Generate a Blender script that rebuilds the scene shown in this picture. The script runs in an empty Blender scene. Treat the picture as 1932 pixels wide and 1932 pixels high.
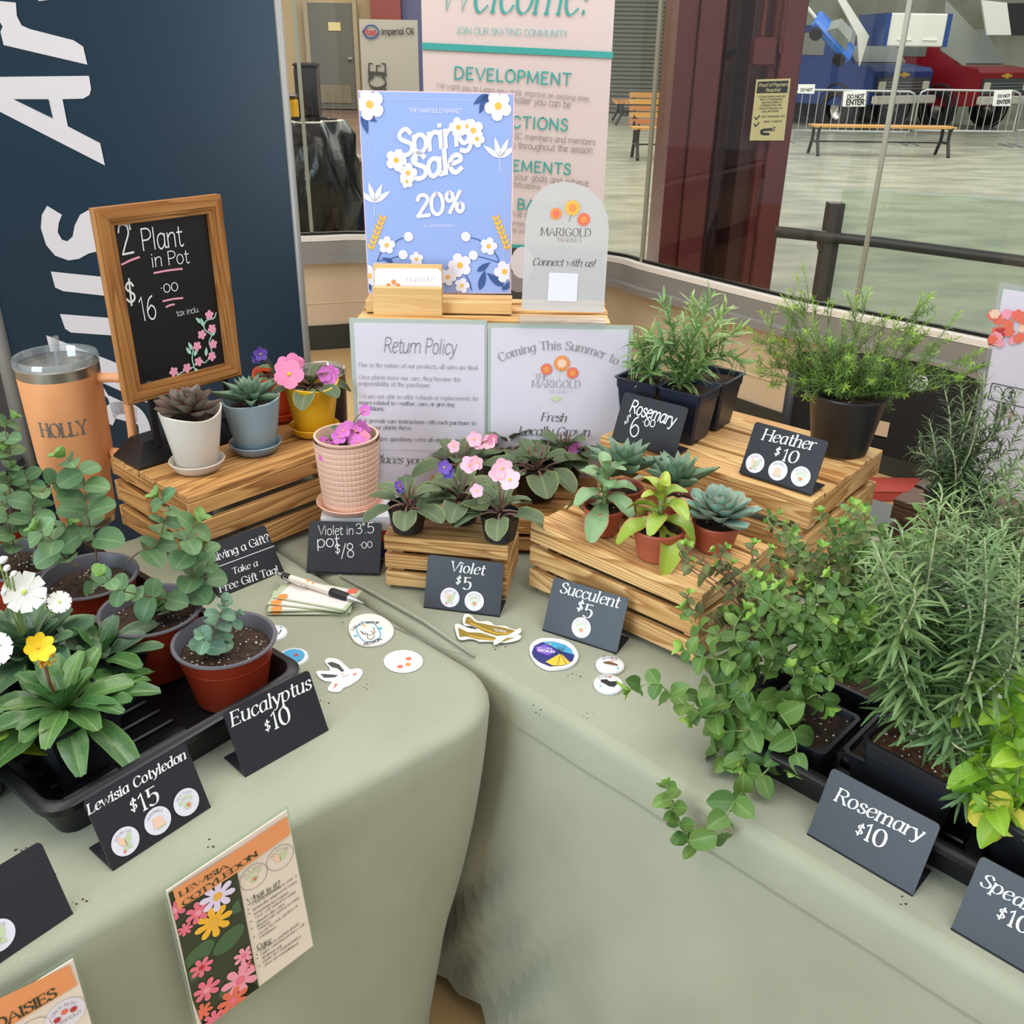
import bpy, math, random
import numpy as np
from mathutils import Vector, Matrix
R = random.Random(7)
rad = math.radians
# ---------------------------------------------------------------- camera, world, lights, exposure
F = 1783.0; CX = 966.0                      # focal length and centre of the 1932 x 1932 frame
NAD = (905 - CX, 4550 - CX)
ROLL = math.atan2(-NAD[0], NAD[1]); TH = math.atan(F / math.hypot(*NAD))
CAMZ = 1.54; T = 0.74                        # camera height, table-top height
FWD = Vector((0, math.cos(TH), -math.sin(TH)))
_r0 = Vector((1, 0, 0)); _u0 = _r0.cross(FWD)
RIGHT = _r0 * math.cos(ROLL) + _u0 * math.sin(ROLL)
UP = _u0 * math.cos(ROLL) - _r0 * math.sin(ROLL)
EYE = Vector((0, 0, CAMZ))
scene = bpy.context.scene
col = scene.collection
cam = bpy.data.cameras.new('camera'); co = bpy.data.objects.new('camera', cam); col.objects.link(co)
cam.sensor_width = 36; cam.lens = 36 * F / 1932; cam.clip_end = 200; cam.clip_start = 0.02
m = Matrix((RIGHT, UP, -FWD)).transposed().to_4x4(); m.translation = EYE; co.matrix_world = m
scene.camera = co
vs = scene.view_settings
vs.view_transform = 'Standard'; vs.look = 'None'; vs.gamma = 1; vs.use_curve_mapping = False; vs.exposure = 0.0
w = bpy.data.worlds.new('hall_light'); scene.world = w; w.use_nodes = True
w.node_tree.nodes['Background'].inputs[0].default_value = (0.93, 0.95, 1.0, 1)
w.node_tree.nodes['Background'].inputs[1].default_value = 0.72
def lamp(name, loc, size, power, color=(1, 1, 1), rot=(0, 0, 0), sy=None):
    l = bpy.data.lights.new(name, 'AREA'); l.shape = 'RECTANGLE'; l.size = size; l.size_y = sy or size
    l.energy = power; l.color = color
    o = bpy.data.objects.new(name, l); o.location = loc; o.rotation_euler = rot; col.objects.link(o); return o
# ceiling strip lights of the room (2.9 m up) and of the vehicle hall behind the glass
lamp('ceiling_light', (-1.3, 0.6, 3.0), 1.2, 30, (1, 0.93, 0.8), sy=2.4)
lamp('ceiling_light', (0.9, 0.9, 3.0), 1.2, 40, (0.97, 0.98, 1.0), sy=2.4)
lamp('cool_fill_light', (-2.3, -1.5, 1.6), 1.8, 88, (0.66, 0.85, 1.0), (rad(78), 0, rad(-46)), sy=1.8)  # unseen cool fill, added at front left to brighten the right-hand cloth
lamp('ceiling_light', (-0.3, 3.2, 3.0), 2.6, 40, (1, 0.9, 0.78), sy=1.2)
lamp('hall_light', (6, 14, 6), 10, 900, (0.98, 1.0, 0.9), sy=10)
lamp('hall_light', (-2.5, 10.5, 3.6), 3, 260, (1, 0.86, 0.68), sy=6); lamp('hall_light', (-3, 20, 4.0), 4, 380, (1, 0.88, 0.72), sy=6)
# ---------------------------------------------------------------- picture point -> real point
def ray(px, py): return (FWD * F + RIGHT * (px - CX) - UP * (py - CX)).normalized()
def P(px, py, h=0.0):                        # point on the horizontal plane h above the table top
    d = ray(px, py); return EYE + d * ((T + h - CAMZ) / d.z)
def PY(px, py, y):                           # point on the vertical plane at distance y
    d = ray(px, py); return EYE + d * (y / d.y)
def scl(p): return F / (p - EYE).dot(FWD)    # pixels per metre at p
# ---------------------------------------------------------------- colours and materials
def s2l(c):
    return tuple(((v / 255) / 12.92 if v / 255 <= 0.04045 else ((v / 255 + 0.055) / 1.055) ** 2.4) for v in c)
MATS = {}
def mat(name, rgb, rough=0.6, metal=0.0, rgb2=None, scale=20, bump=0.0, bscale=200, spec=0.5, trans=0, alpha=1, sheen=0, rand=0, detail=3, stretch=None, emit=0, sss=0):
    if name in MATS: return MATS[name]
    M = bpy.data.materials.new(name); M.use_nodes = True; nt = M.node_tree; N = nt.nodes; L = nt.links
    b = N['Principled BSDF']
    c1 = (*s2l(rgb), 1); b.inputs['Base Color'].default_value = c1
    b.inputs['Roughness'].default_value = rough; b.inputs['Metallic'].default_value = metal
    b.inputs['Specular IOR Level'].default_value = spec
    if trans: b.inputs['Transmission Weight'].default_value = trans
    if alpha < 1: b.inputs['Alpha'].default_value = alpha
    if sheen: b.inputs['Sheen Weight'].default_value = sheen
    if emit: b.inputs['Emission Color'].default_value = c1; b.inputs['Emission Strength'].default_value = emit
    tc = N.new('ShaderNodeTexCoord'); out = tc.outputs['Object']
    if stretch:
        mp = N.new('ShaderNodeMapping'); mp.inputs['Scale'].default_value = stretch
        L.new(out, mp.inputs[0]); out = mp.outputs[0]
    src = None
    if rgb2 is not None:
        nz = N.new('ShaderNodeTexNoise'); nz.inputs['Scale'].default_value = scale; nz.inputs['Detail'].default_value = detail
        L.new(out, nz.inputs['Vector'])
        rp = N.new('ShaderNodeValToRGB'); e = rp.color_ramp.elements
        e[0].position = 0.35; e[0].color = c1; e[1].position = 0.65; e[1].color = (*s2l(rgb2), 1)
        L.new(nz.outputs[0], rp.inputs[0]); src = rp.outputs[0]
    if rand:
        oi = N.new('ShaderNodeObjectInfo'); hs = N.new('ShaderNodeHueSaturation')
        mr = N.new('ShaderNodeMapRange'); mr.inputs[3].default_value = 1 - rand; mr.inputs[4].default_value = 1 + rand
        L.new(oi.outputs['Random'], mr.inputs[0]); L.new(mr.outputs[0], hs.inputs['Value'])
        m2 = N.new('ShaderNodeMath'); m2.operation = 'MULTIPLY_ADD'; m2.inputs[1].default_value = 0.03; m2.inputs[2].default_value = 0.485
        L.new(oi.outputs['Random'], m2.inputs[0]); L.new(m2.outputs[0], hs.inputs['Hue'])
        if src: L.new(src, hs.inputs['Color'])
        else: hs.inputs['Color'].default_value = c1
        src = hs.outputs[0]
    if src: L.new(src, b.inputs['Base Color'])
    if bump:
        n2 = N.new('ShaderNodeTexNoise'); n2.inputs['Scale'].default_value = bscale; n2.inputs['Detail'].default_value = 4
        bp = N.new('ShaderNodeBump'); bp.inputs['Strength'].default_value = bump; bp.inputs['Distance'].default_value = 0.003
        L.new(out, n2.inputs['Vector']); L.new(n2.outputs[0], bp.inputs['Height']); L.new(bp.outputs[0], b.inputs['Normal'])
    MATS[name] = M; return M
def wood(name, light, dark, rough=0.55, ring=9.0):
    M = bpy.data.materials.new(name); M.use_nodes = True; nt = M.node_tree; N = nt.nodes; L = nt.links; b = N['Principled BSDF']
    tc = N.new('ShaderNodeTexCoord'); oi = N.new('ShaderNodeObjectInfo')
    ad = N.new('ShaderNodeVectorMath'); ad.operation = 'ADD'
    mu = N.new('ShaderNodeVectorMath'); mu.operation = 'SCALE'; mu.inputs['Scale'].default_value = 7.3
    cb = N.new('ShaderNodeCombineXYZ'); L.new(oi.outputs['Random'], cb.inputs[0]); L.new(oi.outputs['Random'], cb.inputs[1]); L.new(oi.outputs['Random'], cb.inputs[2])
    L.new(cb.outputs[0], mu.inputs[0]); L.new(tc.outputs['Object'], ad.inputs[0]); L.new(mu.outputs[0], ad.inputs[1])
    mp = N.new('ShaderNodeMapping'); mp.inputs['Scale'].default_value = (0.45, ring * 0.75, ring * 0.75); L.new(ad.outputs[0], mp.inputs[0])
    nz = N.new('ShaderNodeTexNoise'); nz.inputs['Scale'].default_value = 2.2; nz.inputs['Detail'].default_value = 2; nz.inputs['Roughness'].default_value = 0.4
    L.new(mp.outputs[0], nz.inputs['Vector'])
    # growth rings: contour lines of the stretched noise
    mm = N.new('ShaderNodeMath'); mm.operation = 'MULTIPLY'; mm.inputs[1].default_value = 22; L.new(nz.outputs[0], mm.inputs[0])
    fr = N.new('ShaderNodeMath'); fr.operation = 'FRACT'; L.new(mm.outputs[0], fr.inputs[0])
    rp = N.new('ShaderNodeValToRGB'); e = rp.color_ramp.elements
    e[0].position = 0.0; e[0].color = (*s2l(light), 1); e[1].position = 1.0; e[1].color = (*s2l(light), 1)
    mid = tuple((a * 0.62 + c * 0.38) for a, c in zip(light, dark))
    x = rp.color_ramp.elements.new(0.62); x.color = (*s2l(mid), 1)
    x = rp.color_ramp.elements.new(0.86); x.color = (*s2l(tuple((a * 0.3 + c * 0.7) for a, c in zip(light, dark))), 1)
    L.new(fr.outputs[0], rp.inputs[0])
    n3 = N.new('ShaderNodeTexNoise'); n3.inputs['Scale'].default_value = 3.0; n3.inputs['Detail'].default_value = 2; L.new(ad.outputs[0], n3.inputs['Vector'])
    mx = N.new('ShaderNodeMix'); mx.data_type = 'RGBA'; mx.blend_type = 'MULTIPLY'; mx.inputs[0].default_value = 0.6
    rp2 = N.new('ShaderNodeValToRGB'); e = rp2.color_ramp.elements; e[0].position = 0.3; e[0].color = (*s2l((205, 170, 120)), 1); e[1].position = 0.6; e[1].color = (1, 1, 1, 1)
    L.new(n3.outputs[0], rp2.inputs[0]); L.new(rp.outputs[0], mx.inputs[6]); L.new(rp2.outputs[0], mx.inputs[7])
    L.new(mx.outputs[2], b.inputs['Base Color']); b.inputs['Roughness'].default_value = rough; b.inputs['Specular IOR Level'].default_value = 0.3
    bp = N.new('ShaderNodeBump'); bp.inputs['Strength'].default_value = 0.25; bp.inputs['Distance'].default_value = 0.001
    L.new(fr.outputs[0], bp.inputs['Height']); L.new(bp.outputs[0], b.inputs['Normal'])
    MATS[name] = M; return M
def leafmat(name, rgb, vein, edge=None, rough=0.45, width=0.004, rand=0.18, rgb2=None, tw=0.15, nscale=60):
    """leaf blade: x along the leaf, y across (object space); pale midrib, side veins, per-leaf variation"""
    M = bpy.data.materials.new(name); M.use_nodes = True; nt = M.node_tree; N = nt.nodes; L = nt.links; b = N['Principled BSDF']
    tc = N.new('ShaderNodeTexCoord'); sx = N.new('ShaderNodeSeparateXYZ'); L.new(tc.outputs['UV'], sx.inputs[0])
    nz = N.new('ShaderNodeTexNoise'); nz.inputs['Scale'].default_value = nscale; L.new(tc.outputs['Object'], nz.inputs['Vector'])
    rp = N.new('ShaderNodeValToRGB'); e = rp.color_ramp.elements; e[0].position = 0.35; e[1].position = 0.68
    e[0].color = (*s2l(rgb), 1); e[1].color = (*s2l(rgb2 or tuple(min(255, v * 1.18) for v in rgb)), 1); L.new(nz.outputs[0], rp.inputs[0])
    ab = N.new('ShaderNodeMath'); ab.operation = 'ABSOLUTE'; s5 = N.new('ShaderNodeMath'); s5.operation = 'SUBTRACT'; s5.inputs[1].default_value = 0.5
    L.new(sx.outputs[1], s5.inputs[0]); L.new(s5.outputs[0], ab.inputs[0])
    vr = N.new('ShaderNodeMapRange'); vr.inputs[1].default_value = 0.0; vr.inputs[2].default_value = 0.06; vr.inputs[3].default_value = 0.7; vr.inputs[4].default_value = 0
    L.new(ab.outputs[0], vr.inputs[0])
    mx = N.new('ShaderNodeMix'); mx.data_type = 'RGBA'; L.new(vr.outputs[0], mx.inputs[0]); L.new(rp.outputs[0], mx.inputs[6]); mx.inputs[7].default_value = (*s2l(vein), 1)
    src = mx.outputs[2]
    if edge:
        er = N.new('ShaderNodeMapRange'); er.inputs[1].default_value = 0.40; er.inputs[2].default_value = 0.5; L.new(ab.outputs[0], er.inputs[0])
        m2 = N.new('ShaderNodeMix'); m2.data_type = 'RGBA'; L.new(er.outputs[0], m2.inputs[0]); L.new(src, m2.inputs[6]); m2.inputs[7].default_value = (*s2l(edge), 1); src = m2.outputs[2]
    oi = N.new('ShaderNodeObjectInfo'); hs = N.new('ShaderNodeHueSaturation')
    mr = N.new('ShaderNodeMapRange'); mr.inputs[3].default_value = 1 - rand; mr.inputs[4].default_value = 1 + rand * 1.3
    L.new(oi.outputs['Random'], mr.inputs[0]); L.new(mr.outputs[0], hs.inputs['Value']); L.new(src, hs.inputs['Color'])
    m3 = N.new('ShaderNodeMath'); m3.operation = 'MULTIPLY_ADD'; m3.inputs[1].default_value = -0.035; m3.inputs[2].default_value = 0.515
    L.new(oi.outputs['Random'], m3.inputs[0]); L.new(m3.outputs[0], hs.inputs['Hue'])
    L.new(hs.outputs[0], b.inputs['Base Color']); b.inputs['Roughness'].default_value = rough
    bp = N.new('ShaderNodeBump'); bp.inputs['Strength'].default_value = 0.10; bp.inputs['Distance'].default_value = 0.0008
    wv = N.new('ShaderNodeTexWave'); wv.inputs['Scale'].default_value = 2.2; wv.bands_direction = 'X'; wv.inputs['Distortion'].default_value = 1.0
    L.new(tc.outputs['UV'], wv.inputs['Vector']); L.new(wv.outputs[0], bp.inputs['Height']); L.new(bp.outputs[0], b.inputs['Normal'])
    if tw:
        tr = N.new('ShaderNodeBsdfTranslucent'); L.new(hs.outputs[0], tr.inputs[0]); ms = N.new('ShaderNodeMixShader'); ms.inputs[0].default_value = tw
        L.new(b.outputs[0], ms.inputs[1]); L.new(tr.outputs[0], ms.inputs[2]); L.new(ms.outputs[0], N['Material Output'].inputs[0])
    MATS[name] = M; return M
# ---------------------------------------------------------------- mesh builder
class MB:
    def __init__(s): s.v = []; s.f = []; s.m = []; s.uv = {}; s.mi = 0
    def add(s, vs, fs, mi=None):
        o = len(s.v); s.v += [tuple(p) for p in vs]; s.f += [tuple(o + i for i in f) for f in fs]; s.m += [s.mi if mi is None else mi] * len(fs)
    def box(s, c, d, M=None, mi=None, bev=0.0):
        x, y, z = (k / 2 for k in d); c = Vector(c)
        if bev:
            b = bev; vs = []; 
            for sz in (-1, 1):
                for zz, ins in (((z, b),) if sz < 0 else ((z, b),)):
                    pass
            rows = [(-z, b), (-z + b, 0), (z - b, 0), (z, b)]
            for zz, ins in rows:
                X, Y = x - ins, y - ins; q = b * 0.6
                for (px, py) in ((-X + q, -Y), (X - q, -Y), (X, -Y + q), (X, Y - q), (X - q, Y), (-X + q, Y), (-X, Y - q), (-X, -Y + q)): vs.append(c + Vector((px, py, zz)))
            fs = [tuple(range(7, -1, -1)), tuple(range(24, 32))]
            for r in range(3):
                for i in range(8): j = (i + 1) % 8; fs.append((r * 8 + i, r * 8 + j, r * 8 + 8 + j, r * 8 + 8 + i))
        else:
            vs = [c + Vector((a * x, b2 * y, d2 * z)) for d2 in (-1, 1) for b2 in (-1, 1) for a in (-1, 1)]
            fs = [(0, 2, 3, 1), (4, 5, 7, 6), (0, 1, 5, 4), (2, 6, 7, 3), (0, 4, 6, 2), (1, 3, 7, 5)]
        if M: vs = [M @ p for p in vs]
        s.add(vs, fs, mi)
    def bar(s, a, b, r1, r2=None, n=8, mi=None): s.tube([a, b], [r1, r2 or r1], n, mi)
    def tube(s, pts, r, n=6, mi=None, cap=True):
        pts = [Vector(p) for p in pts]; k = len(pts)
        rs = r if isinstance(r, (list, tuple)) else [r] * k
        up = Vector((0, 0, 1)); vs = []; side = None
        for i, p in enumerate(pts):
            d = (pts[min(i + 1, k - 1)] - pts[max(i - 1, 0)])
            if d.length < 1e-9: d = Vector((0, 0, 1))
            d.normalize()
            if side is None: side = d.cross(up) if abs(d.z) < 0.95 else d.cross(Vector((1, 0, 0)))
            side = side - d * side.dot(d)
            if side.length < 1e-6: side = d.cross(Vector((1, 0, 0.3)))
            side.normalize(); o = d.cross(side)
            for j in range(n):
                a = 2 * math.pi * j / n; vs.append(p + (side * math.cos(a) + o * math.sin(a)) * rs[i])
        fs = [(i * n + j, i * n + (j + 1) % n, (i + 1) * n + (j + 1) % n, (i + 1) * n + j) for i in range(k - 1) for j in range(n)]
        if cap: fs += [tuple(range(n - 1, -1, -1)), tuple(range((k - 1) * n, k * n))]
        s.add(vs, fs, mi)
    def lathe(s, prof, n=32, c=(0, 0, 0), mi=None, wob=None, ax=None):
        c = Vector(c); vs = []; fs = []
        for (r, z) in prof:
            for j in range(n):
                a = 2 * math.pi * j / n; rr, zz = (r, z) if not wob else wob(r, z, a)
                p = Vector((rr * math.cos(a), rr * math.sin(a), zz)); vs.append(c + (ax @ p if ax else p))
        for i in range(len(prof) - 1):
            for j in range(n): fs.append((i * n + j, i * n + (j + 1) % n, (i + 1) * n + (j + 1) % n, (i + 1) * n + j))
        if prof[0][0] > 1e-6 and len(prof) > 1: pass
        s.add(vs, fs, mi)
    def disc(s, c, r, n=24, mi=None, ry=None, ax=None):
        vs = [Vector((r * math.cos(2 * math.pi * j / n), (ry or r) * math.sin(2 * math.pi * j / n), 0)) for j in range(n)]
        c = Vector(c); s.add([c + (ax @ v if ax else v) for v in vs], [tuple(range(n))], mi)
    def prism(s, pts, d0, d1, M=None, mi=None):       # polygon in xy extruded z d0..d1
        n = len(pts); vs = [Vector((p[0], p[1], d0)) for p in pts] + [Vector((p[0], p[1], d1)) for p in pts]
        if M: vs = [M @ p for p in vs]
        s.add(vs, [tuple(range(n - 1, -1, -1)), tuple(range(n, 2 * n))] + [(i, (i + 1) % n, n + (i + 1) % n, n + i) for i in range(n)], mi)
    def grid(s, fn, nu, nv, mi=None, uv=False):
        o = len(s.v); vs = [fn(i / nu, j / nv) for i in range(nu + 1) for j in range(nv + 1)]
        fs = [(i * (nv + 1) + j, (i + 1) * (nv + 1) + j, (i + 1) * (nv + 1) + j + 1, i * (nv + 1) + j + 1) for i in range(nu) for j in range(nv)]
        s.add(vs, fs, mi)
        if uv:
            for i in range(nu + 1):
                for j in range(nv + 1): s.uv[o + i * (nv + 1) + j] = (i / nu, j / nv)
    def merge(s, o, M):
        b = len(s.v); s.v += [tuple(M @ Vector(p)) for p in o.v]; s.f += [tuple(b + i for i in f) for f in o.f]; s.m += o.m
        for k, t in o.uv.items(): s.uv[b + k] = t
    def mesh(s, name, mats, smooth=False):
        me = bpy.data.meshes.new(name); me.from_pydata(s.v, [], s.f)
        for M in (mats if isinstance(mats, (list, tuple)) else [mats]): me.materials.append(M)
        if any(s.m): me.polygons.foreach_set('material_index', s.m)
        if s.uv:
            ul = me.uv_layers.new(name='UVMap'); li = np.empty(len(me.loops), dtype=np.int32); me.loops.foreach_get('vertex_index', li)
            tab = np.full((len(s.v), 2), 0.5, dtype=np.float32)
            for k, t in s.uv.items(): tab[k] = t
            ul.data.foreach_set('uv', tab[li].ravel())
        if smooth: me.polygons.foreach_set('use_smooth', [True] * len(me.polygons))
        me.update()
        if smooth == 'auto': me.set_sharp_from_angle(angle=rad(40))
        return me
WM = {}
def setm(o, M, parent=None):
    WM[o.name] = M
    if parent is not None: o.parent = parent; o.matrix_local = WM[parent.name].inverted() @ M
    else: o.matrix_local = M
def place(name, me, M=None, parent=None, label=None, stuff=False):
    o = bpy.data.objects.new(name, me); col.objects.link(o)
    if M is None: M = WM[parent.name].copy() if parent is not None else Matrix()
    setm(o, M, parent)
    if label: o['label'] = label
    if stuff: o['kind'] = 'stuff'
    return o
def thing(name, label, cat, loc=(0, 0, 0), rz=0.0, group=None):
    o = bpy.data.objects.new(name, None); col.objects.link(o); o.empty_display_size = 0.03
    setm(o, Matrix.Translation(Vector(loc)) @ Matrix.Rotation(rz, 4, 'Z'))
    o['label'] = label; o['category'] = cat
    if group: o['group'] = group
    return o
def single(name, me, label, cat, M=None, group=None):
    o = place(name, me, M or Matrix()); o['label'] = label; o['category'] = cat
    if group: o['group'] = group
    return o
def struct(name, me, parent=None):
    o = place(name, me, None if parent is None else None, parent)
    if parent is None: o['kind'] = 'structure'
    return o
def frameM(loc, x, z):                        # object matrix: local x along x, local z near z
    x = Vector(x).normalized(); z = Vector(z); z = z - x * z.dot(x)
    if z.length < 1e-4: z = Vector((0.1, 0.2, 1)) - x * x.dot(Vector((0.1, 0.2, 1)))
    z.normalize(); y = z.cross(x); M = Matrix((x, y, z)).transposed().to_4x4(); M.translation = Vector(loc); return M
def catmull(pts, k=6, closed=False):
    pts = [Vector(p) for p in pts]; n = len(pts); out = []
    if n < 3: return pts
    for i in range(n - 1):
        p0 = pts[i - 1] if i > 0 else (pts[-2] if closed else pts[0] * 2 - pts[1]); p1 = pts[i]; p2 = pts[i + 1]
        p3 = pts[i + 2] if i + 2 < n else (pts[1] if closed else pts[-1] * 2 - pts[-2])
        for t in range(k):
            u = t / k; out.append(0.5 * ((2 * p1) + (p2 - p0) * u + (2 * p0 - 5 * p1 + 4 * p2 - p3) * u * u + (3 * p1 - p0 - 3 * p2 + p3) * u ** 3))
    out.append(pts[-1]); return out
# ---------------------------------------------------------------- stroke lettering
GL = {'A':'60;l 0,0 28,70 56,0;l 10,25 46,25','B':'52;l 6,0 6,70;s 6,70 26,70 40,62 40,47 26,38 6,37;s 6,37 30,37 45,28 45,12 30,1 6,0',
'C':'58;s 52,56 42,68 28,71 12,62 4,36 12,9 28,-1 42,3 53,14','D':'62;l 6,0 6,70;s 6,70 28,70 48,58 55,35 48,12 28,0 6,0',
'E':'50;l 6,0 6,70;l 6,70 43,70;l 6,37 36,37;l 6,0 45,0','F':'48;l 6,0 6,70;l 6,70 43,70;l 6,37 36,37',
'G':'64;s 54,56 42,68 28,71 12,62 4,36 12,9 28,-1 44,2 56,10;l 36,30 56,30 56,4','H':'62;l 6,0 6,70;l 54,0 54,70;l 6,37 54,37',
'I':'22;l 10,0 10,70','J':'36;s 24,70 24,14 16,0 4,2','K':'56;l 6,0 6,70;l 48,70 6,30;l 20,43 50,0','L':'46;l 6,70 6,0;l 6,0 42,0',
'M':'76;l 6,0 8,70;l 8,70 36,8 64,70;l 64,70 68,0','N':'64;l 6,0 6,70;l 6,70 54,0;l 54,0 54,70',
'O':'64;c 31,71 10,60 3,35 10,10 31,-1 52,10 59,35 52,60 31,71','P':'50;l 6,0 6,70;s 6,70 30,70 44,60 44,44 30,34 6,33',
'Q':'64;c 31,71 10,60 3,35 10,10 31,-1 52,10 59,35 52,60 31,71;l 34,14 56,-10','R':'56;l 6,0 6,70;s 6,70 30,70 44,60 44,46 30,36 6,35;l 26,35 50,0',
'S':'46;s 40,58 30,70 18,70 7,60 8,48 22,38 36,30 42,18 36,4 22,-1 10,2 3,13','T':'54;l 2,70 52,70;l 27,70 27,0','U':'60;s 6,70 6,25 12,6 30,-1 46,6 53,25 53,70',
'V':'58;l 2,70 29,0 56,70','W':'82;l 2,70 22,0 41,62 60,0 80,70','X':'56;l 4,70 52,0;l 50,70 2,0','Y':'54;l 2,70 27,34 52,70;l 27,34 27,0','Z':'50;l 5,70 46,70 4,0 47,0',
'a':'47;s 38,40 28,49 14,46 5,32 6,12 14,0 24,1 34,12 38,24;s 39,48 37,20 39,2 47,3','b':'46;l 6,72 6,4;s 6,34 18,48 32,46 41,32 40,14 30,1 16,0 6,10',
'c':'40;s 36,40 28,48 16,47 6,36 4,20 10,5 20,-1 30,2 37,10','d':'48;s 38,36 26,48 13,44 5,30 6,12 14,0 26,1 38,14;s 40,73 38,20 40,2 48,3',
'e':'42;s 6,25 24,28 37,33 34,45 22,49 9,40 4,22 10,5 22,-1 37,9','f':'30;s 36,66 29,73 21,70 17,58 15,30 14,0;l 4,47 30,47',
'g':'45;s 37,38 26,48 13,44 5,31 6,14 15,3 26,5 36,16;s 40,48 38,10 34,-12 22,-21 6,-16','h':'48;l 6,72 6,0;s 6,30 16,44 28,48 38,42 39,28 39,0',
'i':'20;l 9,48 9,0;l 9,62 9,66','j':'22;s 12,48 12,0 8,-16 -2,-20;l 12,62 12,66','k':'44;l 6,72 6,0;l 36,47 6,20;l 16,28 40,0','l':'20;l 9,72 9,0',
'm':'72;l 6,48 6,0;s 6,30 14,44 24,48 33,42 34,28 34,0;s 34,30 43,44 53,48 62,42 63,28 63,0','n':'48;l 6,48 6,0;s 6,30 16,44 28,48 38,42 39,28 39,0',
'o':'46;c 22,49 9,42 4,24 9,6 22,-1 35,6 41,24 35,42 22,49','p':'48;l 6,48 6,-20;s 6,34 18,48 32,46 41,32 40,14 30,1 16,0 6,10','q':'48;s 38,36 26,48 13,44 5,30 6,12 14,0 26,1 38,14;l 40,48 40,-20',
'r':'34;l 6,48 6,0;s 6,28 14,42 24,48 33,45','s':'36;s 31,39 24,48 13,48 6,40 9,30 20,25 30,18 31,8 22,-1 10,0 4,8','t':'30;s 13,64 13,20 15,4 22,-1 30,4;l 3,47 28,47',
'u':'48;s 7,48 6,16 13,1 24,0 34,8 38,20;l 39,48 39,0','v':'44;l 4,48 21,0 38,48','w':'64;l 3,48 17,0 31,44 45,0 60,48','x':'42;l 4,48 38,0;l 37,48 3,0',
'y':'44;l 4,48 22,3;s 40,48 26,8 14,-18 2,-18','z':'40;l 4,47 34,47 4,0 36,0',
'0':'50;c 24,71 9,60 4,35 9,10 24,-1 39,10 44,35 39,60 24,71','1':'32;l 5,58 18,70 18,0','2':'46;s 5,54 12,68 26,71 39,62 38,46 20,22 4,0;l 4,0 44,0',
'3':'44;s 5,60 16,71 32,68 37,54 30,41 16,37;s 16,37 34,36 42,22 36,4 20,-1 4,8','4':'48;l 34,0 34,70 3,22 46,22','5':'46;l 40,70 12,70;l 12,70 9,40;s 9,40 24,45 38,38 41,20 32,2 16,-1 4,6',
'6':'46;s 36,68 18,58 6,34 6,12 18,-1 32,2 41,16 38,32 24,40 8,28','7':'44;l 4,70 42,70 16,0','8':'46;c 22,37 8,46 8,62 22,71 36,62 36,46 22,37 6,24 8,5 22,-1 36,5 38,24 22,37','9':'46;s 38,42 22,32 6,42 6,58 20,71 36,64 40,40 32,10 12,-1',
'$':'44;s 36,52 28,62 16,62 8,52 10,43 22,35 34,27 37,16 29,6 16,5 6,14;l 23,74 21,-6','%':'66;c 16,70 6,62 6,48 16,40 26,48 26,62 16,70;l 52,70 14,0;c 50,30 40,22 40,8 50,0 60,8 60,22 50,30',
'!':'20;l 10,70 9,22;l 9,2 9,5','?':'40;s 4,56 10,69 24,70 34,60 30,46 18,36 17,20;l 17,2 17,5','.':'16;l 7,1 7,4','·':'16;l 7,26 7,29',',':'16;l 8,4 4,-9',"'":'14;l 7,72 6,58','"':'22;l 7,74 6,58;l 15,74 14,58',
'/':'34;l 2,-4 32,72','-':'30;l 4,26 26,26',':':'16;l 7,2 7,5;l 7,36 7,39','&':'60;s 54,0 34,24 14,50 18,68 30,68 34,54 18,38 4,20 12,2 30,0 46,14 52,34',' ':'28;'}
_GC = {}
def glyph(ch):
    if ch in _GC: return _GC[ch]
    g = GL.get(ch, GL['-']).split(';'); st = []
    for s in g[1:]:
        if not s: continue
        k, rest = s.split(' ', 1); pts = [Vector((*map(float, p.split(',')), 0)) for p in rest.split()]
        st.append((k, pts if k == 'l' else catmull(pts, 4, k == 'c')))
    _GC[ch] = (float(g[0]), st); return _GC[ch]
def ribbon(mb, pts, wfn, z, tf, cap=True):
    n = len(pts); Ls = []; Rs = []
    for i, p in enumerate(pts):
        d0 = (p - pts[i - 1]).normalized() if i else (pts[1] - p).normalized()
        d1 = (pts[i + 1] - p).normalized() if i < n - 1 else d0
        d = (d0 + d1); d = d.normalized() if d.length > 0.2 else d1
        mit = min(1.6, 1 / max(0.5, d.dot(d1))); nn = Vector((-d.y, d.x, 0)); w = wfn(d) * 0.5 * mit
        q = p - d * (wfn(d) * 0.3) if (i == 0 and cap) else (p + d * (wfn(d) * 0.3) if (i == n - 1 and cap) else p)
        Ls.append(q + nn * w); Rs.append(q - nn * w)
    vs = [tf(a.x, a.y, z) for a in Ls] + [tf(a.x, a.y, z) for a in Rs]
    mb.add(vs, [(i, n + i, n + i + 1, i + 1) for i in range(n - 1)])
_ZK = [0]
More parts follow.
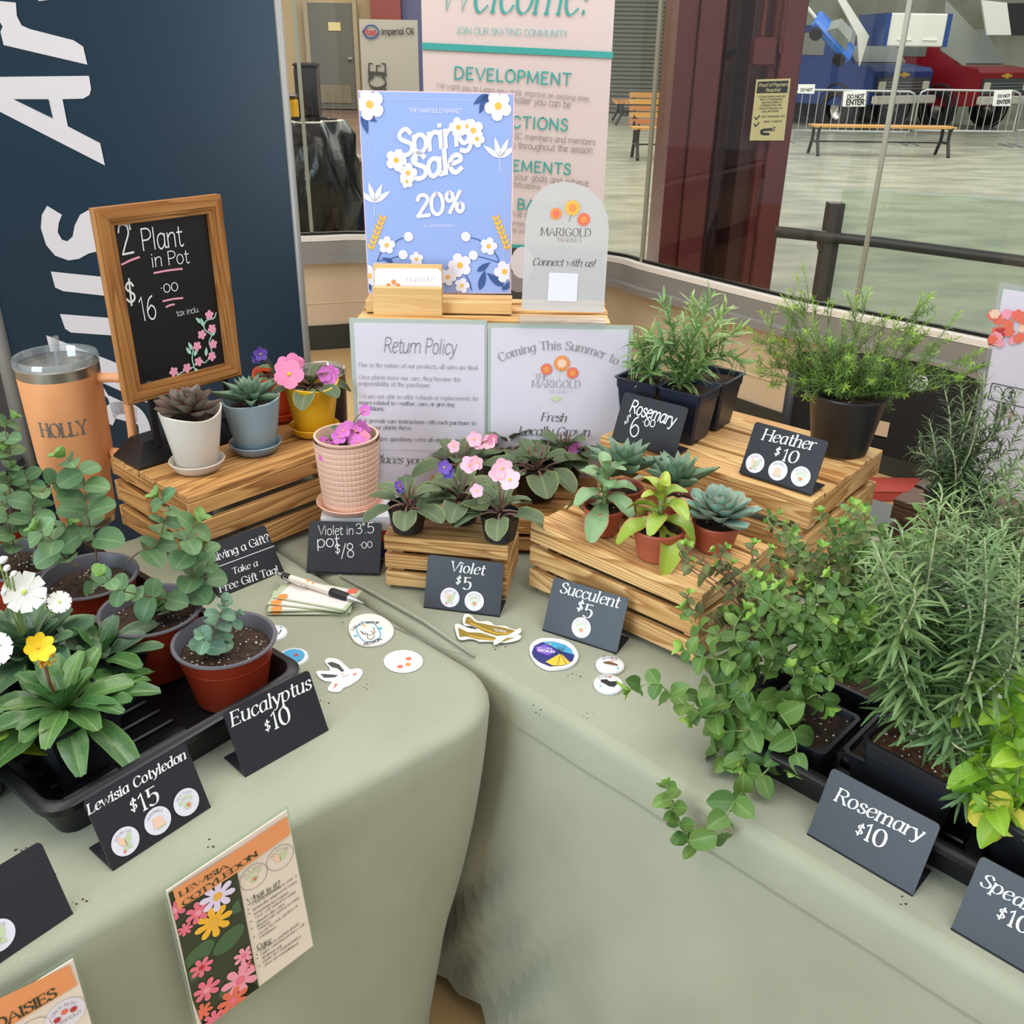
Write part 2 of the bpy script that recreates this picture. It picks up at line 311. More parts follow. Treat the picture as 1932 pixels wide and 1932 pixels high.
def write(mb, s, tf, style='serif', weight=9, slant=0.0, spacing=0.0, jit=0, z=0):
    """tf(x, y, z): glyph units -> point. Returns the advance."""
    x = 0
    for ch in s:
        wd, st = glyph(ch)
        dy = R.uniform(-jit, jit); sc = 1 + R.uniform(-jit, jit) * 0.01
        def T2(a, b, zz, x=x, dy=dy, sc=sc): return tf(x + a * sc + b * slant, b * sc + dy, zz)
        for k, pts in st:
            _ZK[0] = (_ZK[0] + 1) % 9; zz = z + _ZK[0] * 2.5e-5
            if style == 'serif':
                def wf(d): return weight * (0.30 + 0.80 * abs(d.x * 0.26 - d.y * 0.966) ** 1.3)
            else:
                def wf(d): return weight
            ribbon(mb, pts, wf, zz, T2, cap=True)
            if style == 'serif':
                for e, q in ((pts[0], pts[1]), (pts[-1], pts[-2])):
                    d = e - q
                    if abs(d.y) > 1.3 * abs(d.x) and min(abs(e.y - t) for t in (0, 70, 72, 48, -20)) < 1.5:
                        lo = e.y < 10; hw = weight * 0.95
                        a = -hw if not (ch in 'mnhrpbdlkiu' and not lo) else -hw
                        b = hw if (lo or ch.isupper() or ch in '1') else weight * 0.3
                        h = weight * 0.28
                        mb.add([T2(e.x + a, e.y - h, zz + 1e-5), T2(e.x + b, e.y - h, zz + 1e-5), T2(e.x + b, e.y + h, zz + 1e-5), T2(e.x + a, e.y + h, zz + 1e-5)], [(0, 1, 2, 3)])
                    elif abs(d.x) > 2.2 * abs(d.y) and ch in 'ETLFZ' and e.x > 20 or (ch == 'T' and abs(d.x) > 2 * abs(d.y)):
                        sg = -1 if e.y > 30 else 1; h = weight * 1.3; hw = weight * 0.22
                        mb.add([T2(e.x - hw, e.y, z), T2(e.x + hw, e.y, z), T2(e.x + hw, e.y + sg * h, z), T2(e.x - hw, e.y + sg * h, z)], [(0, 1, 2, 3)] if sg > 0 else [(3, 2, 1, 0)])
        x += wd + spacing
    return x
def swidth(s, spacing=0.0): return sum(glyph(c)[0] + spacing for c in s) - spacing
class Plane:
    """a flat printed or written face: o + u*x + v*y, n points at the viewer"""
    def __init__(s, o, u, v):
        s.o = Vector(o); s.u = Vector(u).normalized(); v = Vector(v); s.v = (v - s.u * v.dot(s.u)).normalized(); s.n = s.u.cross(s.v); s.L = {}
        if s.n.dot(EYE - s.o) < 0: s.n = -s.n
        s.clip = None
    def uv(s, px, py):
        d = ray(px, py); t = (s.o - EYE).dot(s.n) / d.dot(s.n); q = EYE + d * t - s.o; return (q.dot(s.u), q.dot(s.v))
    def pt(s, x, y, e=0): return s.o + s.u * x + s.v * y + s.n * e
    def lay(s, key): return s.L.setdefault(key, MB())
    def poly(s, key, pts, e=0.0006, px=True):
        if px: pts = [s.uv(*p) for p in pts]
        pts = s.cut(pts)
        if len(pts) > 2: s.lay(key).add([s.pt(x, y, e) for x, y in pts], [tuple(range(len(pts)))])
    def cut(s, pts):                         # keep what lies on the sheet (clip: convex polygon in uv)
        if not s.clip: return pts
        C = s.clip; ar = sum(C[i - 1][0] * C[i][1] - C[i][0] * C[i - 1][1] for i in range(len(C))); sg = 1 if ar > 0 else -1
        for i in range(len(C)):
            a, b = C[i - 1], C[i]; f = lambda p: sg * ((b[0] - a[0]) * (p[1] - a[1]) - (b[1] - a[1]) * (p[0] - a[0])); out = []
            for j in range(len(pts)):
                p, q = pts[j - 1], pts[j]; fp_, fq = f(p), f(q)
                if (fp_ >= 0) != (fq >= 0): t = fp_ / (fp_ - fq); out.append((p[0] + (q[0] - p[0]) * t, p[1] + (q[1] - p[1]) * t))
                if fq >= 0: out.append(q)
            pts = out
            if len(pts) < 3: return []
        return pts
    def disc(s, key, c, r, e=0.0006, n=20, ry=None, rot=0):        # c in uv, r in metres
        ry = ry or r; cr, sr = math.cos(rot), math.sin(rot); pts = []
        for j in range(n):
            a = 2 * math.pi * j / n; x, y = r * math.cos(a), ry * math.sin(a); pts.append((c[0] + x * cr - y * sr, c[1] + x * sr + y * cr))
        s.poly(key, pts, e, False)
    def line(s, key, pts, w, e=0.0008, px=True, smooth=True):
        if px: pts = [s.uv(*p) for p in pts]
        pts = [Vector((x, y, 0)) for x, y in pts]
        if smooth: pts = catmull(pts, 5)
        ribbon(s.lay(key), pts, lambda d: w, e, lambda x, y, z: s.pt(x, y, z))
    def text(s, key, t, a, b, style='serif', weight=9, slant=0.0, spacing=0, vs=1.0, jit=0, e=0.0008, px=True, arc=0.0):
        if px: a = s.uv(*a); b = s.uv(*b)
        L = math.hypot(b[0] - a[0], b[1] - a[1]); ux, uy = (b[0] - a[0]) / L, (b[1] - a[1]) / L
        W = swidth(t, spacing); k = L / W
        def tf(x, y, z):
            X = x * k; Y = y * k * vs
            if arc:
                th = (x / W - 0.5) * arc; r = L / arc; X = L / 2 + (r + Y) * math.sin(th); Y = (r + Y) * math.cos(th) - r * math.cos(arc / 2)
            return s.pt(a[0] + ux * X - uy * Y, a[1] + uy * X + ux * Y, z)
        write(s.lay(key), t, tf, style, weight, slant, spacing, jit, e)
    def flower(s, key, ckey, c, r, n=5, rot=0, e=0.0007, px=True, notch=0.62, ry=1.0):
        if px: c = s.uv(*c)
        pts = []; K = n * 6
        for j in range(K):
            a = 2 * math.pi * j / K; q = r * (notch + (1 - notch) * abs(math.sin(n * a / 2 + 0.0)) ** 0.6); pts.append((c[0] + q * math.cos(a + rot), c[1] + q * math.sin(a + rot) * ry))
        m = s.lay(key)
        if s.clip:
            for i in range(K):
                t3 = s.cut([c, pts[i], pts[(i + 1) % K]])
                if len(t3) > 2: m.add([s.pt(x, y, e) for x, y in t3], [tuple(range(len(t3)))])
        else: m.add([s.pt(c[0], c[1], e)] + [s.pt(x, y, e) for x, y in pts], [(0, i + 1, (i + 1) % K + 1) for i in range(K)])
        if ckey: s.disc(ckey, c, r * 0.26, e + 0.0003, 10)
    def leaf(s, key, c, L, ang, w=0.35, e=0.0007, px=True):
        if px: c = s.uv(*c)
        ca, sa = math.cos(ang), math.sin(ang); pts = []
        for t in list(np.linspace(0, 1, 7)) + list(np.linspace(1, 0, 7))[1:-1]:
            pass
        up = [(t, math.sin(math.pi * t ** 0.8) * w / 2) for t in np.linspace(0, 1, 8)]
        q = up + [(t, -y) for t, y in up[-2:0:-1]]
        s.poly(key, [(c[0] + L * (t * ca - y * sa), c[1] + L * (t * sa + y * ca)) for t, y in q], e, False)
    def build(s, parent, names):
        for key, mb in s.L.items():
            nm = names.get(key, 'print') if isinstance(names, dict) else names
            place(nm, mb.mesh(nm, MATS[key]), Matrix(), parent, stuff=True)
        s.L = {}
# ================================================================ THE SETTING
cloth_m = mat('sage_cloth', (156, 158, 136), 0.9, rgb2=(164, 166, 144), scale=5, bump=0.35, bscale=900, spec=0.15, sheen=0.2)
seam_m = mat('seam_thread', (120, 124, 108), 0.9)
def polar(pts, rr, k=8):
    """round each corner of a closed polygon with its own radius"""
    out = []; n = len(pts)
    for i in range(n):
        p = Vector(pts[i]); a = (Vector(pts[i - 1]) - p).normalized(); b = (Vector(pts[(i + 1) % n]) - p).normalized(); r = rr[i]
        ang = a.angle(b); t = r / math.tan(ang / 2); c = p + (a + b).normalized() * (r / math.sin(ang / 2)); p0 = p + a * t; p1 = p + b * t
        v0 = p0 - c; v1 = p1 - c
        for j in range(k + 1):
            u = j / k; out.append(c + (v0 * (1 - u) + v1 * u).normalized() * r)
    return out
def densify(pts, step):
    out = []; n = len(pts)
    for i in range(n):
        a = pts[i]; b = pts[(i + 1) % n]; k = max(1, int((b - a).length / step))
        out += [a + (b - a) * (j / k) for j in range(k)]
    return out
def cloth(name, label, poly, rr, z, fold):
    pts = densify([Vector((*p, 0)) for p in map(lambda q: (q[0], q[1]), polar([Vector((*p, 0)) for p in poly], rr))], 0.02)
    n = len(pts); nor = []; S = [0]
    for i in range(n):
        d = (pts[(i + 1) % n] - pts[i - 1]).normalized(); nor.append(Vector((d.y, -d.x, 0)))
        if i: S.append(S[-1] + (pts[i] - pts[i - 1]).length)
    rows = [(-0.018, 0), (-0.011, -0.0015), (-0.004, -0.006), (0, -0.014)] + [(0, -0.014 - 0.036 * k) for k in range(1, 20)]
    mb = MB(); vs = []
    for (o, dz) in rows:
        for i in range(n):
            dep = max(0, -dz - 0.014); off = o + (fold(S[i], dep, pts[i]) if dep > 0 else 0)
            vs.append(pts[i] + nor[i] * off + Vector((0, 0, max(0.01, z + dz))))
    fs = [(r * n + j, (r + 1) * n + j, (r + 1) * n + (j + 1) % n, r * n + (j + 1) % n) for r in range(len(rows) - 1) for j in range(n)]
    mb.add(vs, fs); mb.add([pts[i] - nor[i] * 0.018 + Vector((0, 0, z)) for i in range(n)], [tuple(range(n))])
    t = thing('cloth_covered_table', label, 'table', (pts[0].x, pts[0].y, 0))
    place('tablecloth', mb.mesh('tablecloth', cloth_m, smooth='auto'), Matrix(), t); return t, pts, nor
A44 = rad(-43.7); e_ = Vector((math.cos(A44), math.sin(A44), 0)); n_ = Vector((-e_.y, e_.x, 0)); O_ = Vector((-0.038, 1.106, 0))
def fold_r(s, d, p):
    u = (p - O_).dot(e_); g = min(1, d / 0.5)
    return 0.035 * d + g * (0.006 * math.sin(u * 17 + d * 5) + 0.004 * math.sin(u * 41 - d * 9)) + 0.013 * math.exp(-((u - 0.08) / 0.20) ** 2) * min(1, max(0, d - 0.25) / 0.2) * math.sin(85 * (u * 0.8 + d * 0.5)) + 0.006 * g * math.exp(-((u - 0.1) / 0.4) ** 2) * math.sin(34 * (u + d * 0.8))
Tr, ptsR, norR = cloth('cloth_r', 'right-hand table under sage green cloth, herbs and black price signs along its edge',
    [O_ + e_ * -0.76, O_ + e_ * 1.7, O_ + e_ * 1.7 + n_ * 0.82, O_ + e_ * -0.76 + n_ * 0.82], [0.03] * 4, T - 0.003, fold_r)
Lc = Vector((0.022, 1.04, 0)); Ld = Vector((-math.cos(rad(41.3)), -math.sin(rad(41.3)), 0)); Le = -e_
def fold_l(s, d, p):
    u = (p - Lc).dot(Ld); g = min(1, d / 0.6)
    c = math.exp(-(max(0, u) / 0.16) ** 2)
    return -0.20 * d * c * (0.5 + d) + g * 0.007 * math.sin(u * 15 + 1 + d * 3) + 0.006 * g * math.sin(u * 33 + d * 4) + 0.01 * d
Tl, ptsL, norL = cloth('cloth_l', 'left-hand table under sage green cloth with two plant info cards hanging in front',
    [Lc, Lc + Le * 0.80, Lc + Le * 0.80 + Ld * 1.9, Lc + Ld * 1.9], [0.10, 0.03, 0.05, 0.05], T, fold_l)
def seam(parent, pts, r=0.0007):
    mb = MB(); mb.tube(pts, r, 4); place('seam', mb.mesh('seam', seam_m), Matrix(), parent)
seam(Tr, [O_ + e_ * u - n_ * (0.0035 + fold_r(0, 0.045, O_ + e_ * u)) + Vector((0, 0, T - 0.062)) for u in np.arange(0.0, 1.6, 0.03)], 0.0006)
seam(Tl, [P(745, 1184, 0.0005), P(830, 1222, 0.0005), P(896, 1243, 0.0005)], 0.0008)
ridge = MB(); ridge.tube([P(640, 1085, 0.001), P(700, 1116, 0.002), P(800, 1172, 0.002), P(895, 1238, 0.0)], [0.002, 0.0035, 0.0035, 0.002], 8)
place('cloth_fold', ridge.mesh('cloth_fold', cloth_m, True), Matrix(), Tl)
# crumbs of soil on the cloth
for tt, ex_ in ((Tl, ((700, 1290), (40, 1600), (95, 1650), (520, 1250), (390, 1590), (640, 1180), (150, 1700), (610, 1330))), (Tr, ((1115, 1345), (1150, 1235), (1012, 1340), (1200, 1290), (1697, 1698), (1250, 1330), (940, 1220), (1085, 1280)))):
    mb = MB(); rc = random.Random(3)
    for (x, y) in ex_:
        for k in range(4): q = P(x + rc.uniform(-14, 14), y + rc.uniform(-10, 10), 0.0006 if tt is Tl else -0.0024); s = rc.uniform(.0004, .0011); mb.box(q, (s * 2, s, s))
    place('soil_crumbs', mb.mesh('soil_crumbs', mat('soil_crumb', (58, 42, 34), 0.9)), Matrix(), tt, stuff=True)
# --- floors and walls
floor_m = mat('tan_floor', (205, 170, 115), 0.45, rgb2=(190, 155, 105), scale=3)
conc_m = mat('polished_concrete', (186, 184, 164), 0.25, rgb2=(146, 147, 134), scale=1.5, detail=9, stretch=(1, 2.0, 1), spec=0.4)
brown_m = mat('brown_stone_floor', (120, 98, 84), 0.3, rgb2=(98, 78, 68), scale=1.2)
wall_m = mat('cream_wall', (212, 190, 158), 0.7, rgb2=(206, 183, 152), scale=2)
cream_m = mat('cream_far_wall', (196, 176, 138), 0.7)
blk_base = mat('dark_baseboard', (48, 50, 44), 0.5)
alu_m = mat('aluminium_sill', (150, 148, 143), 0.45, metal=0.3)
aluw_m = mat('white_sill_strip', (236, 230, 220), 0.4)
gask_m = mat('black_gasket', (20, 24, 22), 0.5)
WP = catmull([(-4.2, 4.0, 0), (-2.4, 4.75, 0), (-1.14, 5.06, 0), (-0.81, 5.14, 0), (-0.2, 5.08, 0), (0.45, 4.71, 0), (0.64, 4.47, 0), (1.12, 3.86, 0), (1.33, 3.66, 0), (1.68, 3.33, 0), (2.6, 2.4, 0), (3.3, 1.2, 0)], 8)
def sweep(name, prof, m_, kind=True, close=False):
    n = len(WP); vs = []
    for i, p in enumerate(WP):
        d = (WP[min(i + 1, n - 1)] - WP[max(i - 1, 0)]).normalized(); no = Vector((d.y, -d.x, 0))     # towards the room
        for (o, z) in prof: vs.append(p + no * o + Vector((0, 0, z)))
    k = len(prof); kk = k if close else k - 1
    mb = MB(); mb.add(vs, [(i * k + j, (i + 1) * k + j, (i + 1) * k + (j + 1) % k, i * k + (j + 1) % k) for i in range(n - 1) for j in range(kk)])
    return struct(name, mb.mesh(name, m_, smooth='auto'))
sweep('wall_back', [(0.0, 0.0), (0.0, 0.50), (-0.1, 0.50), (-0.1, 0)], wall_m, close=True)
sweep('baseboard_back', [(0.0, 0.001), (0.012, 0.001), (0.012, 0.135), (0.0, 0.135)], blk_base, close=True)
sweep('trim_1', [(0.0, 0.25), (0.003, 0.253), (0.003, 0.257), (0.0, 0.26)], wall_m)
sweep('window_1', [(0.02, 0.47), (0.055, 0.475), (0.055, 0.505), (0.03, 0.51), (0.03, 0.585), (0.0, 0.59), (-0.10, 0.59), (-0.10, 0.47)], alu_m, close=True)
sweep('trim_2', [(0.0, 0.591), (0.028, 0.588), (0.028, 0.612), (0.0, 0.615)], aluw_m, close=True)
sweep('trim_3', [(-0.02, 0.613), (0.0, 0.615), (0.0, 0.628), (-0.02, 0.628)], gask_m, close=True)
glass = bpy.data.materials.new('window_glass'); glass.use_nodes = True; nt = glass.node_tree; nt.nodes.clear()
_o = nt.nodes.new('ShaderNodeOutputMaterial'); _m = nt.nodes.new('ShaderNodeMixShader'); _t = nt.nodes.new('ShaderNodeBsdfTransparent'); _g = nt.nodes.new('ShaderNodeBsdfGlossy')
_t.inputs[0].default_value = (0.93, 0.95, 0.92, 1); _g.inputs['Roughness'].default_value = 0.02; _m.inputs[0].default_value = 0.05
nt.links.new(_t.outputs[0], _m.inputs[1]); nt.links.new(_g.outputs[0], _m.inputs[2]); nt.links.new(_m.outputs[0], _o.inputs[0]); MATS['window_glass'] = glass
win = bpy.data.objects.get('window_1')
gp = MB(); n = len(WP)
gp.add([p + Vector((0, 0, 0.62)) for p in WP] + [p + Vector((0, 0, 3.0)) for p in WP], [(i, i + 1, n + i + 1, n + i) for i in range(n - 1)])
g_ = place('glass_pane', gp.mesh('glass_pane', glass, True), Matrix(), win)
mull_m = mat('mullion_metal', (158, 156, 138), 0.4, metal=0.3)
for px, py in ((587, 442), (1212, 494), (1616, 588), (552, 443)):
    q = P(px, py, -0.12); mb = MB(); mb.box((0, 0, 1.2), (0.017, 0.018, 2.4)); place('mullion', mb.mesh('mullion', mull_m), Matrix.Translation((q.x, q.y + 0.02, 0.61)) @ Matrix.Rotation(-0.5 if px > 1000 else 0.1, 4, 'Z'), win)
def slab(name, pts, z, m_):
    mb = MB(); mb.prism(pts, z - 0.05, z); return struct(name, mb.mesh(name, m_))
slab('floor', [(-6, -4), (6, -4), (6, 2.0)] + [(p.x, p.y) for p in reversed(WP)] + [(-6, 4.0)], 0.0, floor_m)
slab('floor_hall', [(6, -3), (40, -3), (40, 34), (-0.2, 34), (-0.2, 5.2)] + [(p.x, p.y) for p in WP[36:]], -0.002, conc_m)
slab('floor_corridor', [(-12, 4.2), (-4.2, 4.1)] + [(p.x, p.y) for p in WP[:36]] + [(-0.2, 5.3), (-0.2, 34), (-12, 34)], -0.004, brown_m)
def wallbox(name, a, b, z0, z1, m_, th=0.1):
    a = Vector((*a, 0)); b = Vector((*b, 0)); d = (b - a); mb = MB(); mb.box((d.length / 2, 0, (z0 + z1) / 2), (d.length, th, z1 - z0))
    o = place(name, mb.mesh(name, m_), frameM(a, d, (0, 0, 1))); o['kind'] = 'structure'; return o
wallbox('wall_corridor', (-10, 25.2), (0.3, 25.2), 0, 4.5, cream_m)
wallbox('wall_left', (-10, 6), (-10, 25.2), 0, 4.5, cream_m)
grey_wall = mat('hall_grey_wall', (150, 150, 140), 0.7)
wallbox('wall_hall', (0.3, 25.6), (30, 25.6), 0, 6, mat('hall_back_wall', (165, 166, 150), 0.7, rgb2=(120, 125, 100), scale=0.6))
wallbox('wall_right', (30, 25.6), (30, 2), 0, 6, grey_wall)
# maroon steel column behind the glass, in two boxed halves
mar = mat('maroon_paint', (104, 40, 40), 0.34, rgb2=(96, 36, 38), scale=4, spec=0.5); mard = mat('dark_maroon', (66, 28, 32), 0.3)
def X(px, py, y): return PY(px, py, y).x
ct = thing('steel_column', 'glossy maroon boxed steel column behind the window with a cream notice on it', 'column', (X(1345, 520, 5.4), 5.4, 0))
def cbox(name, x0, x1, y0, y1, z0, z1, m_, par=ct, bev=0.012):
    mb = MB(); mb.box((0, 0, 0), (x1 - x0, y1 - y0, z1 - z0), bev=bev); return place(name, mb.mesh(name, m_), Matrix.Translation(((x0 + x1) / 2, (y0 + y1) / 2, (z0 + z1) / 2)), par)
xa, xb, xc, xd = X(1240, 520, 5.2), X(1318, 520, 5.2), X(1352, 530, 5.3), X(1452, 540, 5.0)
cbox('flange', xa, xa + 0.10, 5.2, 5.7, 0, 4, mar); cbox('flange', xa + 0.10, xb, 5.16, 5.7, 0, 4, mar)
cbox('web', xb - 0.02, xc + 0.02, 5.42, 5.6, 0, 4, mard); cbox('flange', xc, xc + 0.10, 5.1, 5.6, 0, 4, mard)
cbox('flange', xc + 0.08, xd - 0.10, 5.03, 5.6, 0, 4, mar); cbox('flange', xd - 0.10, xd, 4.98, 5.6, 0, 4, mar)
cbox('junction_box', X(1420, 100, 5), X(1462, 100, 5), 4.97, 5.04, PY(1430, 125, 5).z, PY(1430, 70, 5).z, mar, bev=0.01)
cbox('conduit', X(1440, 20, 5), X(1447, 20, 5), 4.99, 5.03, PY(1430, 70, 5).z, 4, mar, bev=0.003)
cbox('conduit', X(1478, 20, 5), X(1484, 20, 5), 4.99, 5.03, PY(1430, 100, 5).z, 4, mar, bev=0.003)
# printing inks
for nm, c, r in (('ink_white', (240, 240, 238), 0.5), ('ink_black', (28, 28, 30), 0.5), ('ink_cream', (222, 208, 150), 0.5), ('ink_teal', (62, 172, 168), 0.5), ('ink_grey', (150, 142, 145), 0.6),
    ('ink_dark', (66, 66, 64), 0.6), ('ink_navy', (52, 82, 140), 0.5), ('ink_gold', (242, 186, 76), 0.5), ('ink_offwhite', (232, 228, 238), 0.5), ('ink_red', (190, 60, 60), 0.5), ('ink_pinkchalk', (236, 160, 180), 0.7),
    ('ink_mint', (168, 214, 188), 0.7), ('ink_chalk', (232, 232, 230), 0.8), ('ink_orange', (240, 150, 78), 0.5), ('ink_coral', (236, 116, 90), 0.5), ('ink_peach', (247, 205, 178), 0.6), ('ink_leaf', (200, 214, 170), 0.6),
    ('ink_card', (238, 224, 206), 0.6), ('ink_cardorange', (240, 158, 102), 0.5), ('ink_deep', (48, 62, 44), 0.5), ('ink_green', (70, 104, 70), 0.5), ('ink_pink', (240, 120, 140), 0.5), ('ink_lilac', (236, 222, 245), 0.5),
    ('ink_yellow', (250, 190, 60), 0.5), ('ink_rose', (247, 160, 178), 0.5), ('ink_blue', (70, 160, 200), 0.5), ('ink_paleblue', (206, 214, 232), 0.5), ('ink_violet', (120, 80, 190), 0.5), ('ink_brown', (120, 80, 50), 0.5),
    ('ink_olive', (150, 124, 50), 0.5), ('ink_bannerwhite', (205, 198, 198), 0.5), ('ink_night', (30, 40, 110), 0.4), ('ink_steel', (110, 106, 96), 0.35), ('ink_faint', (206, 200, 208), 0.6), ('ink_aqua', (90, 190, 190), 0.5)):
    mat(nm, c, r)
pl = Plane((xd - 0.3, 4.975, 1.3), (1, 0, 0), (0, 0, 1))
nt_ = thing('notice', 'cream notice headed Proof of Payment Required on the maroon column', 'sign', pl.pt(*pl.uv(1452, 210)))
pl.poly('ink_cream', [(1427, 150), (1492, 148), (1479, 265), (1414, 265)], 0.001); pl.poly('ink_black', [(1430, 154), (1488, 152), (1485, 175), (1427, 176)], 0.002)
pl.text('ink_cream', 'Proof of Payment', (1431, 164), (1486, 162), 'sans', 10, 0.2, e=0.003); pl.text('ink_cream', 'Required', (1444, 173), (1472, 172), 'sans', 10, 0.2, e=0.003)
for i, (s, x0, x1) in enumerate((('All pass holders must scan', 1430, 1482), ('their C2 membership', 1433, 1476), ('card and obtain a', 1436, 1474), ('wristband from the', 1433, 1474), ('Welcome Desk prior to', 1430, 1475), ('using the facility.', 1436, 1470), ('Scan Membership Card', 1436, 1480), ('Obtain Wristband', 1440, 1474))):
    y = 183 + i * 5.6 + (4 if i > 5 else 0) + (4 if i > 6 else 0); pl.text('ink_black', s, (x0, y + 1), (x1, y), 'sans', 9, 0.2, e=0.002)
pl.line('ink_black', [(1455, 244), (1438, 246), (1438, 252), (1450, 253)], 0.012, 0.002); pl.text('ink_black', 'c2', (1454, 247), (1462, 246), 'sans', 12, 0.2, e=0.002)
pl.line('ink_black', [(1424, 221), (1427, 225), (1433, 218)], 0.006, 0.002); pl.line('ink_black', [(1423, 234), (1426, 238), (1432, 231)], 0.006, 0.002)
pl.build(nt_, {'ink_cream': 'plate', 'ink_black': 'lettering'})
# guard rail with glass beyond the window
dk = mat('dark_steel', (70, 68, 66), 0.4, metal=0.2); silver = mat('galvanised_steel', (178, 180, 180), 0.35, metal=0.6)
gr = thing('guard_rail', 'dark handrail with glass panel on a square post beyond the window', 'railing', (PY(1575, 500, 4.6).x, 4.6, 0))
mb = MB(); q0 = PY(1577, 382, 4.6); mb.box((q0.x, 4.6, q0.z / 2), (0.07, 0.07, q0.z)); place('post', mb.mesh('post', dk), Matrix(), gr)
mb = MB(); mb.tube([PY(1462, 437, 4.62), PY(1660, 457, 4.5), PY(1932, 493, 4.2), PY(2300, 540, 3.9)], 0.026, 12); place('handrail', mb.mesh('handrail', dk, True), Matrix(), gr)
mb = MB(); mb.tube(catmull([PY(1545, 450, 4.6), PY(1545, 468, 4.58), PY(1556, 470, 4.58), PY(1572, 462, 4.6)], 4), 0.008, 6); place('bracket', mb.mesh('bracket', dk, True), Matrix(), gr)
tint = bpy.data.materials.new('tinted_glass'); tint.use_nodes = True; nt = tint.node_tree; nt.nodes.clear()
_o = nt.nodes.new('ShaderNodeOutputMaterial'); _m = nt.nodes.new('ShaderNodeMixShader'); _t = nt.nodes.new('ShaderNodeBsdfTransparent'); _g = nt.nodes.new('ShaderNodeBsdfDiffuse')
_t.inputs[0].default_value = (0.92, 0.97, 0.92, 1); _g.inputs[0].default_value = (0.55, 0.6, 0.5, 1); _m.inputs[0].default_value = 0.16
nt.links.new(_t.outputs[0], _m.inputs[1]); nt.links.new(_g.outputs[0], _m.inputs[2]); nt.links.new(_m.outputs[0], _o.inputs[0]); MATS['tinted_glass'] = tint
a = PY(1590, 356, 4.62); b = PY(2250, 395, 4.1); d = b - a; d.z = 0; mb = MB(); mb.box((d.length / 2, 0, a.z / 2 + 0.04), (d.length, 0.012, a.z - 0.08)); place('glass_panel', mb.mesh('glass_panel', tint), frameM((a.x, a.y, 0), d, (0, 0, 1)), gr)
mb = MB(); mb.box((d.length / 2, 0, a.z), (d.length, 0.014, 0.008)); place('panel_edge', mb.mesh('panel_edge', mat('glass_edge', (215, 225, 210), 0.2)), frameM((a.x, a.y, 0), d, (0, 0, 1)), gr)
# ---------------------------------------------------------------- beyond the glass: benches, barriers, trucks
slat_m = mat('bench_slat', (198, 146, 86), 0.5, rand=0.12); iron = mat('cast_iron', (44, 44, 46), 0.5)
def bench(label, c, L, ang, back=False, nsl=4):
    t = thing('park_bench', label, 'bench', c, ang)
    M = WM[t.name]
    for i in range(nsl):
        mb = MB(); mb.box((0, 0, 0), (L, 0.085, 0.03)); place('seat_slat', mb.mesh('seat_slat', slat_m), M @ Matrix.Translation((0, -0.15 + i * 0.1, 0.43)), t)
    if back:
        for i in range(5):
            mb = MB(); mb.box((0, 0, 0), (L, 0.025, 0.07)); place('back_slat', mb.mesh('back_slat', slat_m), M @ Matrix.Translation((0, 0.24 + i * 0.02, 0.5 + i * 0.09)), t)
    for sx in (-1, 1):
        mb = MB(); x = sx * (L / 2 - 0.08)
        for sy in (-1, 1): mb.tube(catmull([(x, sy * 0.14, 0.41), (x, sy * 0.13, 0.25), (x, sy * 0.2, 0.1), (x, sy * 0.25, 0.0)], 4), 0.026, 6)
        mb.tube([(x, -0.2, 0.41), (x, 0.24, 0.41)], 0.022, 6); mb.tube([(x, -0.15, 0.2), (x, 0.15, 0.2)], 0.02, 6)
        if back: mb.tube([(x, 0.22, 0.4), (x, 0.36, 0.92)], 0.025, 6)
        place('leg_frame', mb.mesh('leg_frame', iron, True), M.copy(), t)
    mb = MB(); mb.tube([(-L / 2 + 0.08, 0, 0.2), (L / 2 - 0.08, 0, 0.2)], 0.012, 6); place('stretcher', mb.mesh('stretcher', iron), M.copy(), t)
c = P(1655, 293, -T); bench('long backless wooden bench with black iron legs in front of the barriers', c, 2.25, rad(2))
c = P(1268, 300, -T); bench('wooden bench with slatted back partly hidden behind the maroon column', c, 1.3, rad(4) + math.pi * 0, True)
c = P(1180, 232, -T); bench('small wooden bench seen end-on in front of the grey roller shutter', c, 1.5, rad(88), nsl=5)
def barrier(label, x0, x1, group='steel crowd barriers'):
    a = P(x0, 268, -T); b = P(x1, 268, -T); a.y = b.y = 18.2; a.x = X(x0, 200, 18.2); b.x = X(x1, 200, 18.2); L = (b - a).length
    t = thing('crowd_barrier', label, 'barrier', a, 0, group); M = WM[t.name]; zt, zb = PY(x0, 169, 18.2).z, PY(x0, 246, 18.2).z
    mb = MB(); r = 0.12; mb.tube([(0, 0, zb), (0, 0, zt - r), (0.03, 0, zt - r * 0.3), (r, 0, zt), (L - r, 0, zt), (L - 0.03, 0, zt - r * 0.3), (L, 0, zt - r), (L, 0, zb), (0, 0, zb)], 0.02, 6); place('frame', mb.mesh('frame', silver, True), M.copy(), t)
    bm_ = MB(); bm_.bar((0, 0, zb), (0, 0, zt), 0.009, n=5); me = bm_.mesh('bar', silver)
    k = int(L / 0.135)
    for i in range(1, k): place('bar', me, M @ Matrix.Translation((L * i / k, 0, 0)), t)
    for x in (0.06, L - 0.06):
        mb = MB(); mb.bar((x, 0, zb), (x, 0, 0.03), 0.018); mb.bar((x, -0.3, 0.015), (x, 0.3, 0.015), 0.018); place('foot', mb.mesh('foot', silver), M.copy(), t)
    return t
barrier('crowd barrier in front of the blue truck, nearest the maroon column', 1496, 1724)
barrier('crowd barrier in front of the red truck', 1731, 1922); barrier('crowd barrier cut off by the right edge of the picture', 1928, 2120)
